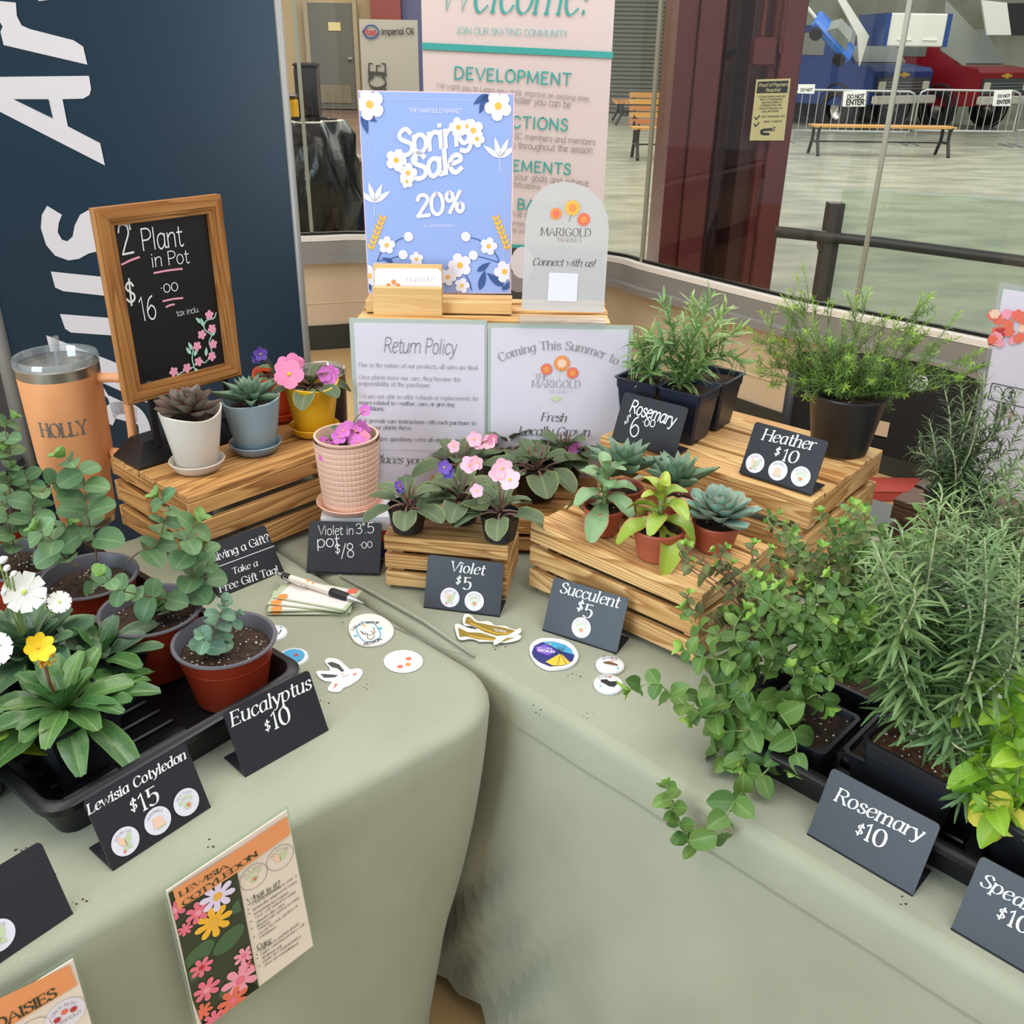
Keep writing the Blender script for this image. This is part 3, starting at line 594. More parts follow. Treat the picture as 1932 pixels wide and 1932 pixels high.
for lab, c4, tx in (('white DO NOT ENTER sign on the barrier before the blue truck', ((1592, 172), (1635, 170), (1632, 201), (1589, 201)), ('DO NOT', 'ENTER')), ('white DO NOT ENTER sign on the barrier before the red truck', ((1876, 170), (1910, 169), (1906, 200), (1872, 200)), ('DO NOT', 'ENTER')), ('small white sign on the barrier beside the maroon column', ((1506, 159), (1538, 159), (1536, 177), (1505, 176)), ('DO NOT',))):
    pl = Plane((0, 18.15, 0), (1, 0, 0), (0, 0, 1)); c0 = pl.pt(*pl.uv(*c4[3])); t = thing('warning_sign', lab, 'sign', c0, group=None)
    pl.poly('ink_white', c4, 0.005); x0, x1 = c4[0][0], c4[1][0]; y0 = c4[0][1]
    if len(tx) == 2:
        pl.text('ink_black', tx[0], (x0 + 6, y0 + 14), (x1 - 5, y0 + 13), 'sans', 15, e=0.01); pl.text('ink_black', tx[1], (x0 + 4, y0 + 26), (x1 - 5, y0 + 25), 'sans', 16, e=0.01)
    else: pl.text('ink_black', 'DO NOT', (x0 + 4, y0 + 13), (x1 - 5, y0 + 13), 'sans', 13, e=0.01)
    pl.build(t, {'ink_white': 'panel', 'ink_black': 'lettering'})
rubber = mat('tyre_rubber', (34, 34, 34), 0.7); chrome = mat('chrome', (190, 190, 188), 0.25, metal=0.8); winm = mat('dark_window', (128, 132, 126), 0.1); lampm = mat('headlamp_glass', (215, 210, 190), 0.15)
def truck(label, c, ang, paint, hood):
    t = thing('pickup_truck', label, 'truck', c, ang); M = WM[t.name]; W = 0.92
    def ap(name, mb, m_, sm=False): return place(name, mb.mesh(name, m_, sm), M.copy(), t)
    mb = MB(); prof = [(0, 0.5), (0, 1.12), (-0.08, 1.2), (-0.7, 1.26), (-5.2, 1.28), (-5.2, 0.5), (-4.5, 0.45), (-1.6, 0.45), (-0.5, 0.45)]
    RX = Matrix.Rotation(rad(90), 4, 'X'); mb.prism(prof, -W, W, RX); ap('body', mb, paint)
    mb = MB(); mb.prism([(-0.62, 1.22), (-1.30, 1.95), (-2.7, 1.97), (-2.9, 1.27)], -W + 0.1, W - 0.1, RX); ap('cab', mb, paint)
    mb = MB(); mb.add([(-0.64, -W + 0.14, 1.26), (-0.64, W - 0.14, 1.26), (-1.27, W - 0.18, 1.92), (-1.27, -W + 0.18, 1.92)], [(0, 1, 2, 3)]); mb.add([(p[0] + 0.03, p[1], p[2] + 0.02) for p in mb.v], [(0, 1, 2, 3)]); ap('windscreen', mb, winm)
    for sy in (-1, 1):
        mb = MB(); y = sy * (W - 0.095); mb.box((-1.95, y, 1.6), (1.0, 0.02, 0.42)); ap('side_window', mb, winm)
    for x in (-0.85, -4.2):
        for sy in (-1, 1):
            w_ = MB(); w_.lathe([(0.0, -0.11), (0.36, -0.11), (0.39, -0.08), (0.39, 0.08), (0.36, 0.11), (0.25, 0.115), (0.24, 0.07)], 24, ax=RX); 
            wo = place('wheel', w_.mesh('wheel', rubber, 'auto'), M @ Matrix.Translation((x, sy * (W - 0.08), 0.39)), t)
            rm = MB(); rm.lathe([(0.24, 0.06), (0.2, 0.09), (0.08, 0.07), (0.06, 0.13), (0, 0.13)], 20, ax=Matrix.Rotation(rad(90) * -sy * -1, 4, 'X')); place('rim', rm.mesh('rim', chrome, True), M @ Matrix.Translation((x, sy * (W - 0.08), 0.39)), wo)
            ar = MB(); ar.lathe([(0.43, -0.02), (0.47, 0.0), (0.43, 0.02)], 24, ax=RX); place('wheel_arch', ar.mesh('wheel_arch', rubber), M @ Matrix.Translation((x, sy * W, 0.42)), t)
    mb = MB(); mb.box((0.03, 0, 0.86), (0.05, 1.6, 0.3)); ap('grille', mb, mat('grille_dark', (70, 74, 78), 0.4))
    for z in (0.80, 0.86, 0.92):
        mb = MB(); mb.box((0.06, 0, z), (0.02, 1.1, 0.02)); ap('grille_bar', mb, chrome)
    for sy in (-1, 1):
        mb = MB(); mb.box((0.06, sy * 0.68, 0.86), (0.03, 0.2, 0.16), bev=0.01); ap('headlight', mb, lampm)
    mb = MB(); mb.box((0.12, 0, 0.6), (0.14, 1.85, 0.16), bev=0.02); ap('bumper', mb, mat('bumper_cream', (205, 200, 185), 0.4))
    mb = MB(); mb.box((0.012, 0, 1.06), (0.02, 0.32, 0.05)); mb.box((0.014, 0, 1.06), (0.02, 0.12, 0.1)); ap('badge', mb, mat('gold_badge', (205, 160, 60), 0.3))
    mb = MB(); mb.box((-0.62, 0, 1.245), (0.04, 1.5, 0.02)); ap('wiper_cowl', mb, aluw_m)
    return t
c = P(1686, 246, -T); truck('blue pickup truck with a gold badge behind the barriers', c, rad(-58), mat('blue_paint', (38, 66, 128), 0.3), mat('hood_white', (205, 206, 208), 0.5))
c = P(1876, 246, -T); truck('red pickup truck behind the barriers at far right', c, rad(-58), mat('red_paint', (140, 24, 34), 0.3), mat('hood_grey', (150, 150, 145), 0.5))
# hanging display panels and a small blue car on a sloping ramp above the trucks
def panel(label, name, pts, y, m_, th=0.06, cat='panel'):
    pl = [PY(px, py, y) for px, py in pts]; mb = MB(); k = len(pl); mb.add(pl + [p + Vector((0, th, 0)) for p in pl], [tuple(range(k)), tuple(range(2 * k - 1, k - 1, -1))] + [(i, (i + 1) % k, k + (i + 1) % k, k + i) for i in range(k)])
    return single(name, mb.mesh(name, m_), label, cat)
wp = mat('white_panel', (212, 212, 204), 0.5); gp_ = mat('grey_panel', (140, 142, 136), 0.5)
panel('white slanting banner panel beside the small blue car', 'hanging_panel', [(1570, -20), (1590, -10), (1640, 68), (1622, 125), (1618, 68)], 20, wp)
panel('grey slanting panel above the red truck windscreen', 'hanging_panel', [(1785, 0), (1850, 68), (1820, 125), (1775, 95)], 20.5, gp_)
panel('pale grey banner panel beside the black tailgate at top right', 'hanging_panel', [(1852, 0), (1900, 5), (1908, 66), (1862, 66)], 20, wp)
panel('black tailgate panel with a gold badge at top right corner', 'tailgate_panel', [(1901, 6), (1960, 6), (1960, 67), (1908, 67)], 20, mat('black_panel', (22, 24, 26), 0.4))
t = thing('display_box', 'white display box with blue sides hanging above the blue truck', 'box', PY(1730, 60, 19.5))
a = PY(1672, 87, 19.5); b = PY(1778, 87, 19.5); z1 = PY(1672, 24, 19.5).z
mb = MB(); mb.box(((a.x + b.x) / 2, 20.3, (a.z + z1) / 2), (b.x - a.x, 1.6, z1 - a.z), bev=0.02); place('shell', mb.mesh('shell', wp), Matrix(), t)
for x in (a.x - 0.04, b.x + 0.04):
    mb = MB(); mb.box((x, 20.3, (a.z + z1) / 2), (0.08, 1.62, z1 - a.z)); place('side_panel', mb.mesh('side_panel', MATS['blue_paint']), Matrix(), t)
for x in (0.3, 0.75):
    mb = MB(); xx = a.x + (b.x - a.x) * x; mb.box((xx, 19.49, a.z + 0.12), (0.26, 0.02, 0.03)); place('handle', mb.mesh('handle', aluw_m), Matrix(), t)
t = thing('toy_car', 'small bright blue car on a sloping ramp beside the maroon column', 'car', PY(1575, 70, 19)); M = frameM(PY(1572, 70, 19), (PY(1600, 100, 19) - PY(1545, 38, 19)), (0.3, -0.6, 0.8))
bl = mat('bright_blue_paint', (48, 104, 190), 0.3)
mb = MB(); mb.box((0, 0, 0), (0.95, 0.42, 0.16), bev=0.04); place('body', mb.mesh('body', bl, 'auto'), M.copy(), t); mb = MB(); mb.prism([(-0.2, 0.0), (-0.12, 0.16), (0.18, 0.16), (0.3, 0)], -0.17, 0.17, Matrix.Translation((0, 0, 0.08)) @ Matrix.Rotation(rad(90), 4, 'X')); place('cabin', mb.mesh('cabin', winm), M.copy(), t)
for x in (-0.3, 0.33):
    for y in (-0.2, 0.2):
        mb = MB(); mb.lathe([(0, -0.05), (0.11, -0.05), (0.11, 0.05), (0, 0.05)], 16, ax=Matrix.Rotation(rad(90), 4, 'X')); place('wheel', mb.mesh('wheel', rubber), M @ Matrix.Translation((x, y, -0.08)), t)
mb = MB(); q1, q2 = PY(1520, 10, 19), PY(1590, 98, 19); mb.tube([q1, q2], 0.03, 6); single('ramp_rail', mb.mesh('ramp_rail', wp), 'pale sloping rail under the small blue car', 'rail')
# roller shutter and wall beside it
sh = thing('roller_shutter', 'grey roller shutter closing the far wall left of the maroon column', 'shutter', (X(1195, 190, 25), 25.3, 0))
x0, x1 = X(1130, 190, 25.2), X(1243, 190, 25.2); sm = mat('shutter_grey', (112, 114, 106), 0.45)
s_ = MB(); s_.box((0, 0, 0), (x1 - x0, 0.05, 0.085), bev=0.02); me = s_.mesh('shutter_slat', sm)
for i in range(30): place('shutter_slat', me, Matrix.Translation(((x0 + x1) / 2, 25.3, 0.06 + i * 0.092)), sh)
wallbox('trim_4', (X(1250, 190, 25), 25.2), (X(1275, 190, 25), 25.2), 0.15, 4.5, mat('cream_post', (205, 196, 160), 0.6))
# corridor side: door, bins, bag, banner
dg = mat('grey_door_paint', (104, 104, 98), 0.4); yd = 24.9
d0, d1 = X(594, 200, yd), X(675, 200, yd)
def sbox(name, x0, x1, y, z0, z1, m_, par=None, th=0.05):
    mb = MB(); mb.box((0, 0, 0), (x1 - x0, th, z1 - z0)); o = place(name, mb.mesh(name, m_), Matrix.Translation(((x0 + x1) / 2, y, (z0 + z1) / 2)), par)
    if par is None: o['kind'] = 'structure'
    return o
do = sbox('door_1', d0, d1, yd, 0.02, PY(600, 5, yd).z, dg)
sbox('door_frame', d0 - 0.1, d0, yd - 0.03, 0, PY(600, 2, yd).z + 0.1, mat('door_trim', (165, 155, 130), 0.5), do, 0.1); sbox('door_frame', d1, d1 + 0.1, yd - 0.03, 0, PY(600, 2, yd).z + 0.1, MATS['door_trim'], do, 0.1)
sbox('kick_plate', X(607, 190, yd), X(664, 190, yd), yd - 0.04, PY(630, 194, yd).z, PY(630, 160, yd).z, mat('steel_plate', (150, 142, 122), 0.3, metal=0.4), do, 0.01)
sbox('notice', X(620, 50, yd), X(643, 50, yd), yd - 0.04, PY(630, 58, yd).z, PY(630, 42, yd).z, MATS['ink_cream'], do, 0.01)
sbox('door_handle', X(658, 110, yd), X(666, 110, yd), yd - 0.08, PY(660, 112, yd).z, PY(660, 108, yd).z, silver, do, 0.05)
wallbox('trim_5', (X(700, 20, 24.6), 24.6), (X(757, 20, 24.6), 24.6), 0, 4.5, mat('maroon_far', (130, 62, 58), 0.4), 0.3)
wallbox('trim_6', (X(758, 20, 24.8), 24.8), (X(800, 20, 24.8), 24.8), 0, 4.5, mat('blue_wall', (84, 90, 130), 0.5), 0.1)
plastic = mat('black_plastic', (22, 22, 24), 0.32, spec=0.4); bagm = mat('bin_bag_plastic', (24, 26, 26), 0.18, bump=0.8, bscale=18); yel = mat('yellow_bag', (205, 160, 30), 0.4, bump=0.6, bscale=20)
def bin_(name, label, px, py, y, w_, h, m_, top=None):
    x = X(px, py, y); t = thing(name, label, 'bin', (x, y, 0))
    mb = MB(); mb.box((0, 0, h / 2), (w_, w_ * 0.9, h), bev=0.04); place('body', mb.mesh('body', m_, 'auto'), WM[t.name].copy(), t)
    mb = MB(); mb.box((0, 0, h + 0.03), (w_ * 1.06, w_ * 0.95, 0.08), bev=0.03); place('lid', mb.mesh('lid', top or plastic, 'auto'), WM[t.name].copy(), t); return t
bin_('waste_bin', 'black bag-lined bin beside the grey door', 583, 195, 22.5, 0.48, 1.0, bagm)
bin_('recycling_bin', 'dark bin hung with a yellow bag at the window edge', 546, 218, 18, 0.30, 0.60, yel)
bin_('navy_bin', 'navy blue bin half hidden behind the spring sale poster', 690, 380, 8.2, 0.35, 0.62, mat('navy_plastic', (28, 32, 58), 0.4))
# big bag-lined bin close to the glass
bx = thing('bagged_bin', 'large waste bin draped in a shiny black bag outside the window', 'bin', (X(580, 330, 6.4), 6.4, 0))
zt = PY(592, 228, 6.4).z
def wob(r, z, a):
    k = 0.035 * math.sin(5 * a + z * 7) + 0.02 * math.sin(11 * a - z * 13); return (r * (1 + k * 2) + k * 0.5, z)
mb = MB(); mb.lathe([(0.18, 0.0), (0.21, 0.2), (0.26, 0.30), (0.35, zt - 0.46), (0.31, zt - 0.25), (0.27, zt - 0.08), (0.23, zt), (0.20, zt + 0.01), (0.25, zt - 0.06), (0.24, zt - 0.4)], 48, wob=wob); place('bag', mb.mesh('bag', bagm, True), WM[bx.name].copy(), bx)
mb = MB(); mb.lathe([(0, 0.01), (0.2, 0.01), (0.23, zt - 0.1)], 32); place('drum', mb.mesh('drum', plastic, True), WM[bx.name].copy(), bx)
# sponsor banner in the corridor
yb = 14.0; pl = Plane((0, yb, 0), (1, 0, 0), (0, 0, 1)); a = pl.uv(677, 36); b = pl.uv(787, 34)
t = thing('sponsor_banner', 'grey sponsor banner with an oval logo standing in the corridor', 'banner', (a[0] + 0.4, yb, 0))
mb = MB(); mb.box(((a[0] + b[0]) / 2, yb + 0.03, a[1] / 2), (b[0] - a[0], 0.03, a[1])); place('panel', mb.mesh('panel', mat('banner_grey', (172, 170, 162), 0.5)), Matrix(), t)
K = MATS; pl.line('ink_navy', [(685, 60), (692, 50), (700, 48), (708, 50), (715, 60), (708, 70), (700, 72), (692, 70), (685, 60)], 0.02, 0.01)
pl.text('ink_red', 'Esso', (690, 65), (711, 65), 'sans', 14, e=0.01); pl.text('ink_dark', 'Imperial Oil', (720, 65), (781, 64), 'sans', 12, e=0.01)
pl.text('ink_dark', 'RACE', (728, 225), (727, 118), 'serif', 13, e=0.01)
pl.build(t, {'ink_navy': 'logo', 'ink_red': 'lettering', 'ink_dark': 'lettering'})
mb = MB(); mb.box(((a[0] + b[0]) / 2, yb, 0.04), (b[0] - a[0] + 0.05, 0.3, 0.08), bev=0.02); place('base', mb.mesh('base', silver), Matrix(), t)
# ================================================================ CRATES
wood('crate_wood', (238, 198, 136), (158, 104, 52)); wood('crate_wood_burnt', (222, 172, 108), (120, 74, 36)); wood('crate_wood_dark', (112, 84, 64), (52, 36, 28)); wood('bamboo', (232, 192, 132), (214, 168, 104), ring=30)
wood('frame_wood', (186, 134, 78), (126, 78, 38), 0.4)
def zv(z): return Vector((0, 0, z))
def crate(label, A, ang, L, W, H, nt, nr, m_, base=T, seed=1):
    r = random.Random(seed); t = thing('wooden_crate', label, 'crate', (A.x, A.y, base), rad(ang), 'upturned slatted wooden crates'); M = WM[t.name]; th = 0.011
    hs = H / nr; g = 0.25 * hs; cache = {}
    def slat(L_, w_, t_, c, axis='x'):
        k = (round(L_, 4), round(w_, 4), round(t_, 4))
        if k not in cache: mb = MB(); mb.box((0, 0, 0), (L_, w_, t_), bev=0.0012); cache[k] = mb.mesh('slat', m_)
        Mx = M @ Matrix.Translation(c)
        if axis == 'y': Mx = Mx @ Matrix.Rotation(rad(90), 4, 'Z')
        if axis == 'xs': Mx = Mx @ Matrix.Rotation(rad(90), 4, 'X')
        if axis == 'ys': Mx = Mx @ Matrix.Rotation(rad(90), 4, 'Z') @ Matrix.Rotation(rad(90), 4, 'X')
        place('slat', cache[k], Mx, t)
    w = (W - 0.001) / nt
    for i in range(nt): slat(L, w - 0.006 if 0 < i < nt - 1 else w - 0.003, th, (L / 2 + r.uniform(-0.001, 0.001), w * (i + 0.5), H - th / 2 - (0.0 if i % 2 == 0 else 0.0028)))
    for i in range(nr):
        top = H - th - 0.0005 if i == 0 else H - hs * i; bot = H - hs * (i + 1) + g; zc = (top + bot) / 2; hh = top - bot
        slat(L, hh, th, (L / 2, th / 2, zc), 'xs'); slat(L, hh, th, (L / 2, W - th / 2, zc), 'xs')
        slat(W - 2 * th - 0.001, hh, th, (th / 2 + 0.0005, W / 2, zc), 'ys'); slat(W - 2 * th - 0.001, hh, th, (L - th / 2 - 0.0005, W / 2, zc), 'ys')
    for x in (th + 0.009, L - th - 0.009):
        for y in (th + 0.009, W - th - 0.009):
            mb = MB(); mb.box((0, 0, 0), (0.016, 0.016, H - th - 0.003)); place('corner_post', mb.mesh('corner_post', m_), M @ Matrix.Translation((x, y, (H - th) / 2 - 0.001)), t)
    return t
W_, WB = MATS['crate_wood'], MATS['crate_wood_burnt']
crate('upturned crate at left under the chalkboard easel and the glazed succulent pots', Vector((-0.512, 1.340, 0)), 48, 0.375, 0.256, 0.148, 5, 3, WB, seed=2)
crate('smallest upturned crate, carrying three violets behind the Violet price sign', Vector((-0.203, 1.324, 0)), -8.5, 0.2, 0.118, 0.098, 3, 3, W_, base=T - 0.003, seed=3)
crate('upturned crate in front at centre right carrying terracotta potted succulents', Vector((0.029, 1.328, 0)), -41.6, 0.315, 0.2, 0.123, 5, 3, W_, base=T - 0.003, seed=4)
crate('big upturned crate at right carrying the heather pot and square seedling pots', P(1132, 820, 0.19), -39.8, 0.392, 0.285, 0.19, 6, 3, W_, base=T - 0.003, seed=5)
crate('low upturned crate behind the smallest crate, carrying the rear violets', Vector((-0.16, 1.452, 0)), -2, 0.33, 0.2, 0.066, 4, 2, WB, base=T - 0.003, seed=6)
crate('tall upturned crate at the back carrying the spring sale poster', Vector((-0.284, 1.672, 0)), -0.5, 0.455, 0.165, 0.355, 5, 5, W_, base=T - 0.003, seed=7)
crate('dark brown crate behind the herbs at the right with a rosemary on it', P(1687, 938, 0.1), -44, 0.3, 0.17, 0.1, 4, 2, MATS['crate_wood_dark'], base=T - 0.003, seed=8)
# ================================================================ PRICE SIGNS
sgm = mat('sign_acrylic', (38, 39, 44), 0.35, spec=0.4)
def paw(pl, c, r, rot=0):
    pl.disc('ink_leaf', (c[0], c[1] - r * 0.22), r * 0.3, 0.0016, 12)
    for a in (35, 75, 110, 150):
        pl.disc('ink_leaf', (c[0] + r * 0.5 * math.cos(rad(a)), c[1] - 0.1 * r + r * 0.5 * math.sin(rad(a))), r * 0.13, 0.0016, 10, ry=r * 0.17)
    pl.poly('ink_coral', [(c[0] + r * x, c[1] + r * y) for x, y in ((0.05, -0.42), (0.22, -0.2), (0.16, -0.1), (0.06, -0.14), (-0.03, -0.1), (-0.1, -0.2))], 0.002, False)
def sticker(pl, c, kind, r=0.0155):
    c = pl.uv(*c); pl.disc('ink_offwhite', c, r, 0.001, 28)
    a = (c[0] - r * 0.62, c[1] + r * 0.36); b = (c[0] + r * 0.62, c[1] + r * 0.36); q = {'pollinator': 'POLLINATOR', 'perennial': 'PERENNIAL', 'pet': 'PET SAFE'}[kind]
    pl.text('ink_grey', q, a, b, 'serif', 7, px=False, arc=1.9, e=0.0016, vs=1.0 if len(q) > 8 else 0.8)
    if kind == 'pet': paw(pl, c, r)
    elif kind == 'pollinator':
        for s in (-1, 1):
            pl.leaf('ink_peach' if s < 0 else 'ink_leaf', (c[0], c[1] - r * 0.3), r * 0.95, rad(90 - s * 28), 0.5, 0.0016, False); pl.leaf('ink_leaf', (c[0], c[1] - r * 0.25), r * 0.5, rad(-90 + s * 40), 0.6, 0.0016, False)
        pl.disc('ink_coral', (c[0] - r * 0.3, c[1] - r * 0.62), r * 0.1, 0.0018, 8)
    else:
        pl.poly('ink_leaf', [(c[0] + r * x, c[1] + r * y) for x, y in ((0.2, 0.2), (0.5, -0.55), (-0.2, -0.6))], 0.0015, False)
        pl.poly('ink_peach', [(c[0] + r * x, c[1] + r * y) for x, y in ((-0.35, 0.3), (0.28, 0.32), (0.4, -0.45), (-0.42, -0.5))], 0.0018, False)
def price_sign(label, bl, ang, z, lines, stick=(), tilt=23, w=0.123, h=0.084, hand=False):
    p = P(*bl, z); u = Vector((math.cos(rad(ang)), math.sin(rad(ang)), 0)); bk = Vector((-u.y, u.x, 0)); up = bk * math.sin(rad(tilt)) + Vector((0, 0, math.cos(rad(tilt))))
    t = thing('price_sign', label, 'sign', p, rad(ang), 'black angled price signs'); n = up.cross(u) * -1
    if n.dot(bk) < 0: n = -n
    Mp = Matrix((u, up, -n)).transposed().to_4x4(); Mp.translation = p + up * 0.0012
    r = 0.005; out = [(0, 0), (w, 0)] + [(w - r + r * math.cos(a), h - r + r * math.sin(a)) for a in np.linspace(0, math.pi / 2, 5)] + [(r - r * math.sin(a), h - r + r * math.cos(a)) for a in np.linspace(0, math.pi / 2, 5)]
    mb = MB(); mb.prism(out, -0.0022, 0.0, Mp); place('face_plate', mb.mesh('face_plate', sgm), Matrix(), t)
    mb = MB(); mb.box((w / 2, 0.024, 0.0012), (w, 0.048, 0.0022)); place('foot', mb.mesh('foot', sgm), WM[t.name].copy(), t)
    pl = Plane(p + up * 0.0012, u, up)
    for ln in lines:
        s, a, b = ln[:3]; kw = dict(ln[3]) if len(ln) > 3 else {}
        key = kw.pop('ink', 'ink_chalk' if hand else 'ink_white')
        if hand: kw.setdefault('style', 'mono'); kw.setdefault('weight', 5); kw.setdefault('jit', 1.5)
        else: kw.setdefault('slant', 0.16); kw.setdefault('weight', 9.5); kw.setdefault('spacing', 3); kw.setdefault('vs', 0.92)
        pl.text(key, s, a, b, **kw)
    for c, k in stick: sticker(pl, c, k)
    if hand == 2:
        pl.line('ink_white', [(402, 1073), (517, 1030)], 0.0011, 0.0009, smooth=False)
    pl.build(t, {'ink_white': 'lettering', 'ink_chalk': 'lettering', 'ink_offwhite': 'sticker', 'ink_leaf': 'sticker_print', 'ink_coral': 'sticker_print', 'ink_peach': 'sticker_print', 'ink_grey': 'sticker_lettering'})
    return t
price_sign('black Rosemary $10 sign at the front edge of the right table', (1522, 1575), -44.1, -0.003, [('Rosemary', (1574, 1509), (1738, 1588)), ('$', (1612, 1570), (1626, 1577), dict(weight=9)), ('10', (1626, 1581), (1668, 1602), dict(slant=0.05, weight=10))])
price_sign('black Spearmint sign cut off by the right edge of the picture', (1793, 1754), -44, -0.003, [('Spearmint', (1848, 1668), (2025, 1768)), ('$', (1878, 1728), (1894, 1736), dict(weight=9)), ('10', (1896, 1742), (1940, 1764), dict(slant=0.05, weight=10))])
price_sign('black Succulent $5 sign leaning before the succulent crate', (1023, 1190), -28.9, -0.003, [('Succulent', (1056, 1117), (1167, 1147)), ('$', (1087, 1150), (1099, 1153)), ('5', (1099, 1163), (1116, 1167), dict(slant=0.1, vs=0.88))], [((1097, 1184), 'pet')])
price_sign('black Violet $5 sign standing before the smallest crate', (799, 1147), -11.2, -0.003, [('Violet', (849, 1077), (914, 1085)), ('$', (859, 1101), (869, 1102)), ('5', (873, 1111), (889, 1112), dict(slant=0.05, vs=0.88))], [((849, 1127), 'pollinator'), ((895, 1134), 'pet')])
price_sign('black Eucalyptus $10 sign before the left tray', (463, 1467), 46.7, 0, [('Eucalyptus', (437, 1371), (588, 1298)), ('$', (500, 1381), (511, 1375), dict(weight=9)), ('10', (514, 1377), (550, 1360), dict(slant=0.05, weight=10))])
price_sign('black Lewisia Cotyledon $15 sign before the left tray', (213, 1644), 51.4, 0, [('Lewisia Cotyledon', (167, 1537), (351, 1430), dict(weight=12)), ('$', (246, 1533), (260, 1525), dict(weight=9)), ('15', (266, 1532), (302, 1510), dict(slant=0.05, weight=10))], [((236, 1587), 'pollinator'), ((297, 1548), 'perennial'), ((351, 1513), 'pet')])
price_sign('black Heather $10 sign on the big crate before the heather pot', (1394, 892), -41.2, 0.19, [('Heather', (1437, 829), (1536, 850)), ('$', (1460, 858), (1470, 860)), ('10', (1472, 868), (1504, 875), dict(slant=0.1, weight=9, vs=0.8))], [((1425, 874), 'pollinator'), ((1468, 888), 'perennial'), ((1511, 899), 'pet')])
price_sign('black hand-lettered Rosemary $6 sign before the square seedling pots', (1153, 830), -37.7, 0.19, [('Rosemary', (1187, 777), (1272, 805), dict(weight=9, slant=0.1, vs=1.25)), ('$', (1176, 798), (1184, 801), dict(weight=5, slant=0.25, vs=1.3)), ('6', (1187, 822), (1206, 823), dict(weight=5, vs=1.15)), ('·oo', (1211, 802), (1236, 806), dict(weight=7))], hand=True)
price_sign('black hand-lettered Violet in 3.5 inch pot $18 sign before the ribbed pink pot', (578, 1080), -2.1, 0, [('Violet in', (600, 1009), (668, 1009), dict(vs=1.1)), ('3"', (671, 1007), (690, 1006), dict(vs=0.9)), ('.5', (688, 1006), (707, 1004), dict(vs=0.85)), ('pot', (598, 1033), (642, 1030), dict(vs=0.85)), ('$', (632, 1045), (643, 1044), dict(vs=1.1, weight=6)), ('/8', (644, 1053), (670, 1050), dict(vs=1.1)), ('·oo', (679, 1035), (704, 1032), dict(weight=6))], hand=True, tilt=32, h=0.086)
price_sign('black Giving a Gift sign leaning against the left crate', (415, 1128), 46.4, 0, [('Giving a Gift?', (398, 1062), (510, 1020), dict(weight=9, vs=0.85, style='serif', slant=0.02, ink='ink_white', jit=0)), ('Take a', (439, 1084), (487, 1067), dict(weight=9, vs=0.78, style='serif', slant=0.15, ink='ink_white', jit=0)), ('Free Gift Tag!', (415, 1118), (526, 1080), dict(weight=9, vs=0.85, style='serif', slant=0.08, ink='ink_white', jit=0))], hand=2, tilt=33, w=0.12)
price_sign('black price sign cut off at the lower left corner with a pollinator sticker', (-100, 1885), 52, 0, [('Daisies', (-90, 1780), (0, 1720))], [((-4, 1765), 'pollinator')])
# ================================================================ CHALKBOARD ON ITS EASEL BASE
cb = thing('chalkboard', 'wood-framed chalkboard offering 2 inch plant in pot on a black stand', 'chalkboard', (-0.608, 1.471, T + 0.151), rad(49))
fu = Vector((math.cos(rad(49.6)), math.sin(rad(49.6)), 0)); fp = Vector((-0.629, 1.449, T + 0.261)); fb = Vector((-fu.y, fu.x, 0)); Wd, Hd, fw = 0.218, 0.308, 0.027
def fM(x, y, z, rz=0):
    M = Matrix((fu, Vector((0, 0, 1)), -fb)).transposed().to_4x4(); M.translation = fp + fu * x + zv(y) - fb * z; return M @ Matrix.Rotation(rz, 4, 'Z')
def rail(L_):
    mb = MB(); prof = [(-L_ / 2, -fw / 2), (L_ / 2, -fw / 2), (L_ / 2 - fw, fw / 2), (-L_ / 2 + fw, fw / 2)]
    mb.prism(prof, -0.016, -0.001)
    a = 0.30; q = [(-L_ / 2 + fw * .1, -fw / 2 + fw * .1), (L_ / 2 - fw * .1, -fw / 2 + fw * .1), (L_ / 2 - fw * .75, fw * 0.25), (-L_ / 2 + fw * .75, fw * 0.25)]
    mb.prism(q, -0.001, 0.002); q2 = [(-L_ / 2 + fw * .3, -fw * 0.22), (L_ / 2 - fw * .3, -fw * 0.22), (L_ / 2 - fw * .6, fw * 0.1), (-L_ / 2 + fw * .6, fw * 0.1)]; mb.prism(q2, 0.002, 0.0035); return mb.mesh('frame_rail', MATS['frame_wood'])
mr_, mr2 = rail(Wd), rail(Hd)
place('frame_rail', mr_, fM(Wd / 2, fw / 2, 0.004), cb); place('frame_rail', mr_, fM(Wd / 2, Hd - fw / 2, 0.004, math.pi), cb)
place('frame_rail', mr2, fM(fw / 2, Hd / 2, 0.004, -math.pi / 2), cb); place('frame_rail', mr2, fM(Wd - fw / 2, Hd / 2, 0.004, math.pi / 2), cb)
mb = MB(); mb.box((Wd / 2, Hd / 2, -0.006), (Wd - fw * 1.7, Hd - fw * 1.7, 0.004)); place('slate', mb.mesh('slate', mat('chalkboard_black', (20, 20, 22), 0.35)), fM(0, 0, 0.0), cb)
blkp = mat('black_gloss_paint', (24, 22, 24), 0.3)
for x in (0.045, Wd - 0.03):
    mb = MB(); mb.box((0, 0, 0), (0.012, 0.006, 0.12), bev=0.002); q = fp + fu * x + fb * 0.006; q.z = T + 0.151 + 0.08; place('post', mb.mesh('post', blkp), Matrix.Translation(q) @ Matrix.Rotation(rad(49.6), 4, 'Z'), cb)
mb = MB(); L2, W2 = 0.27, 0.085; c0 = P(263, 887, .149); c0.z = T + 0.149
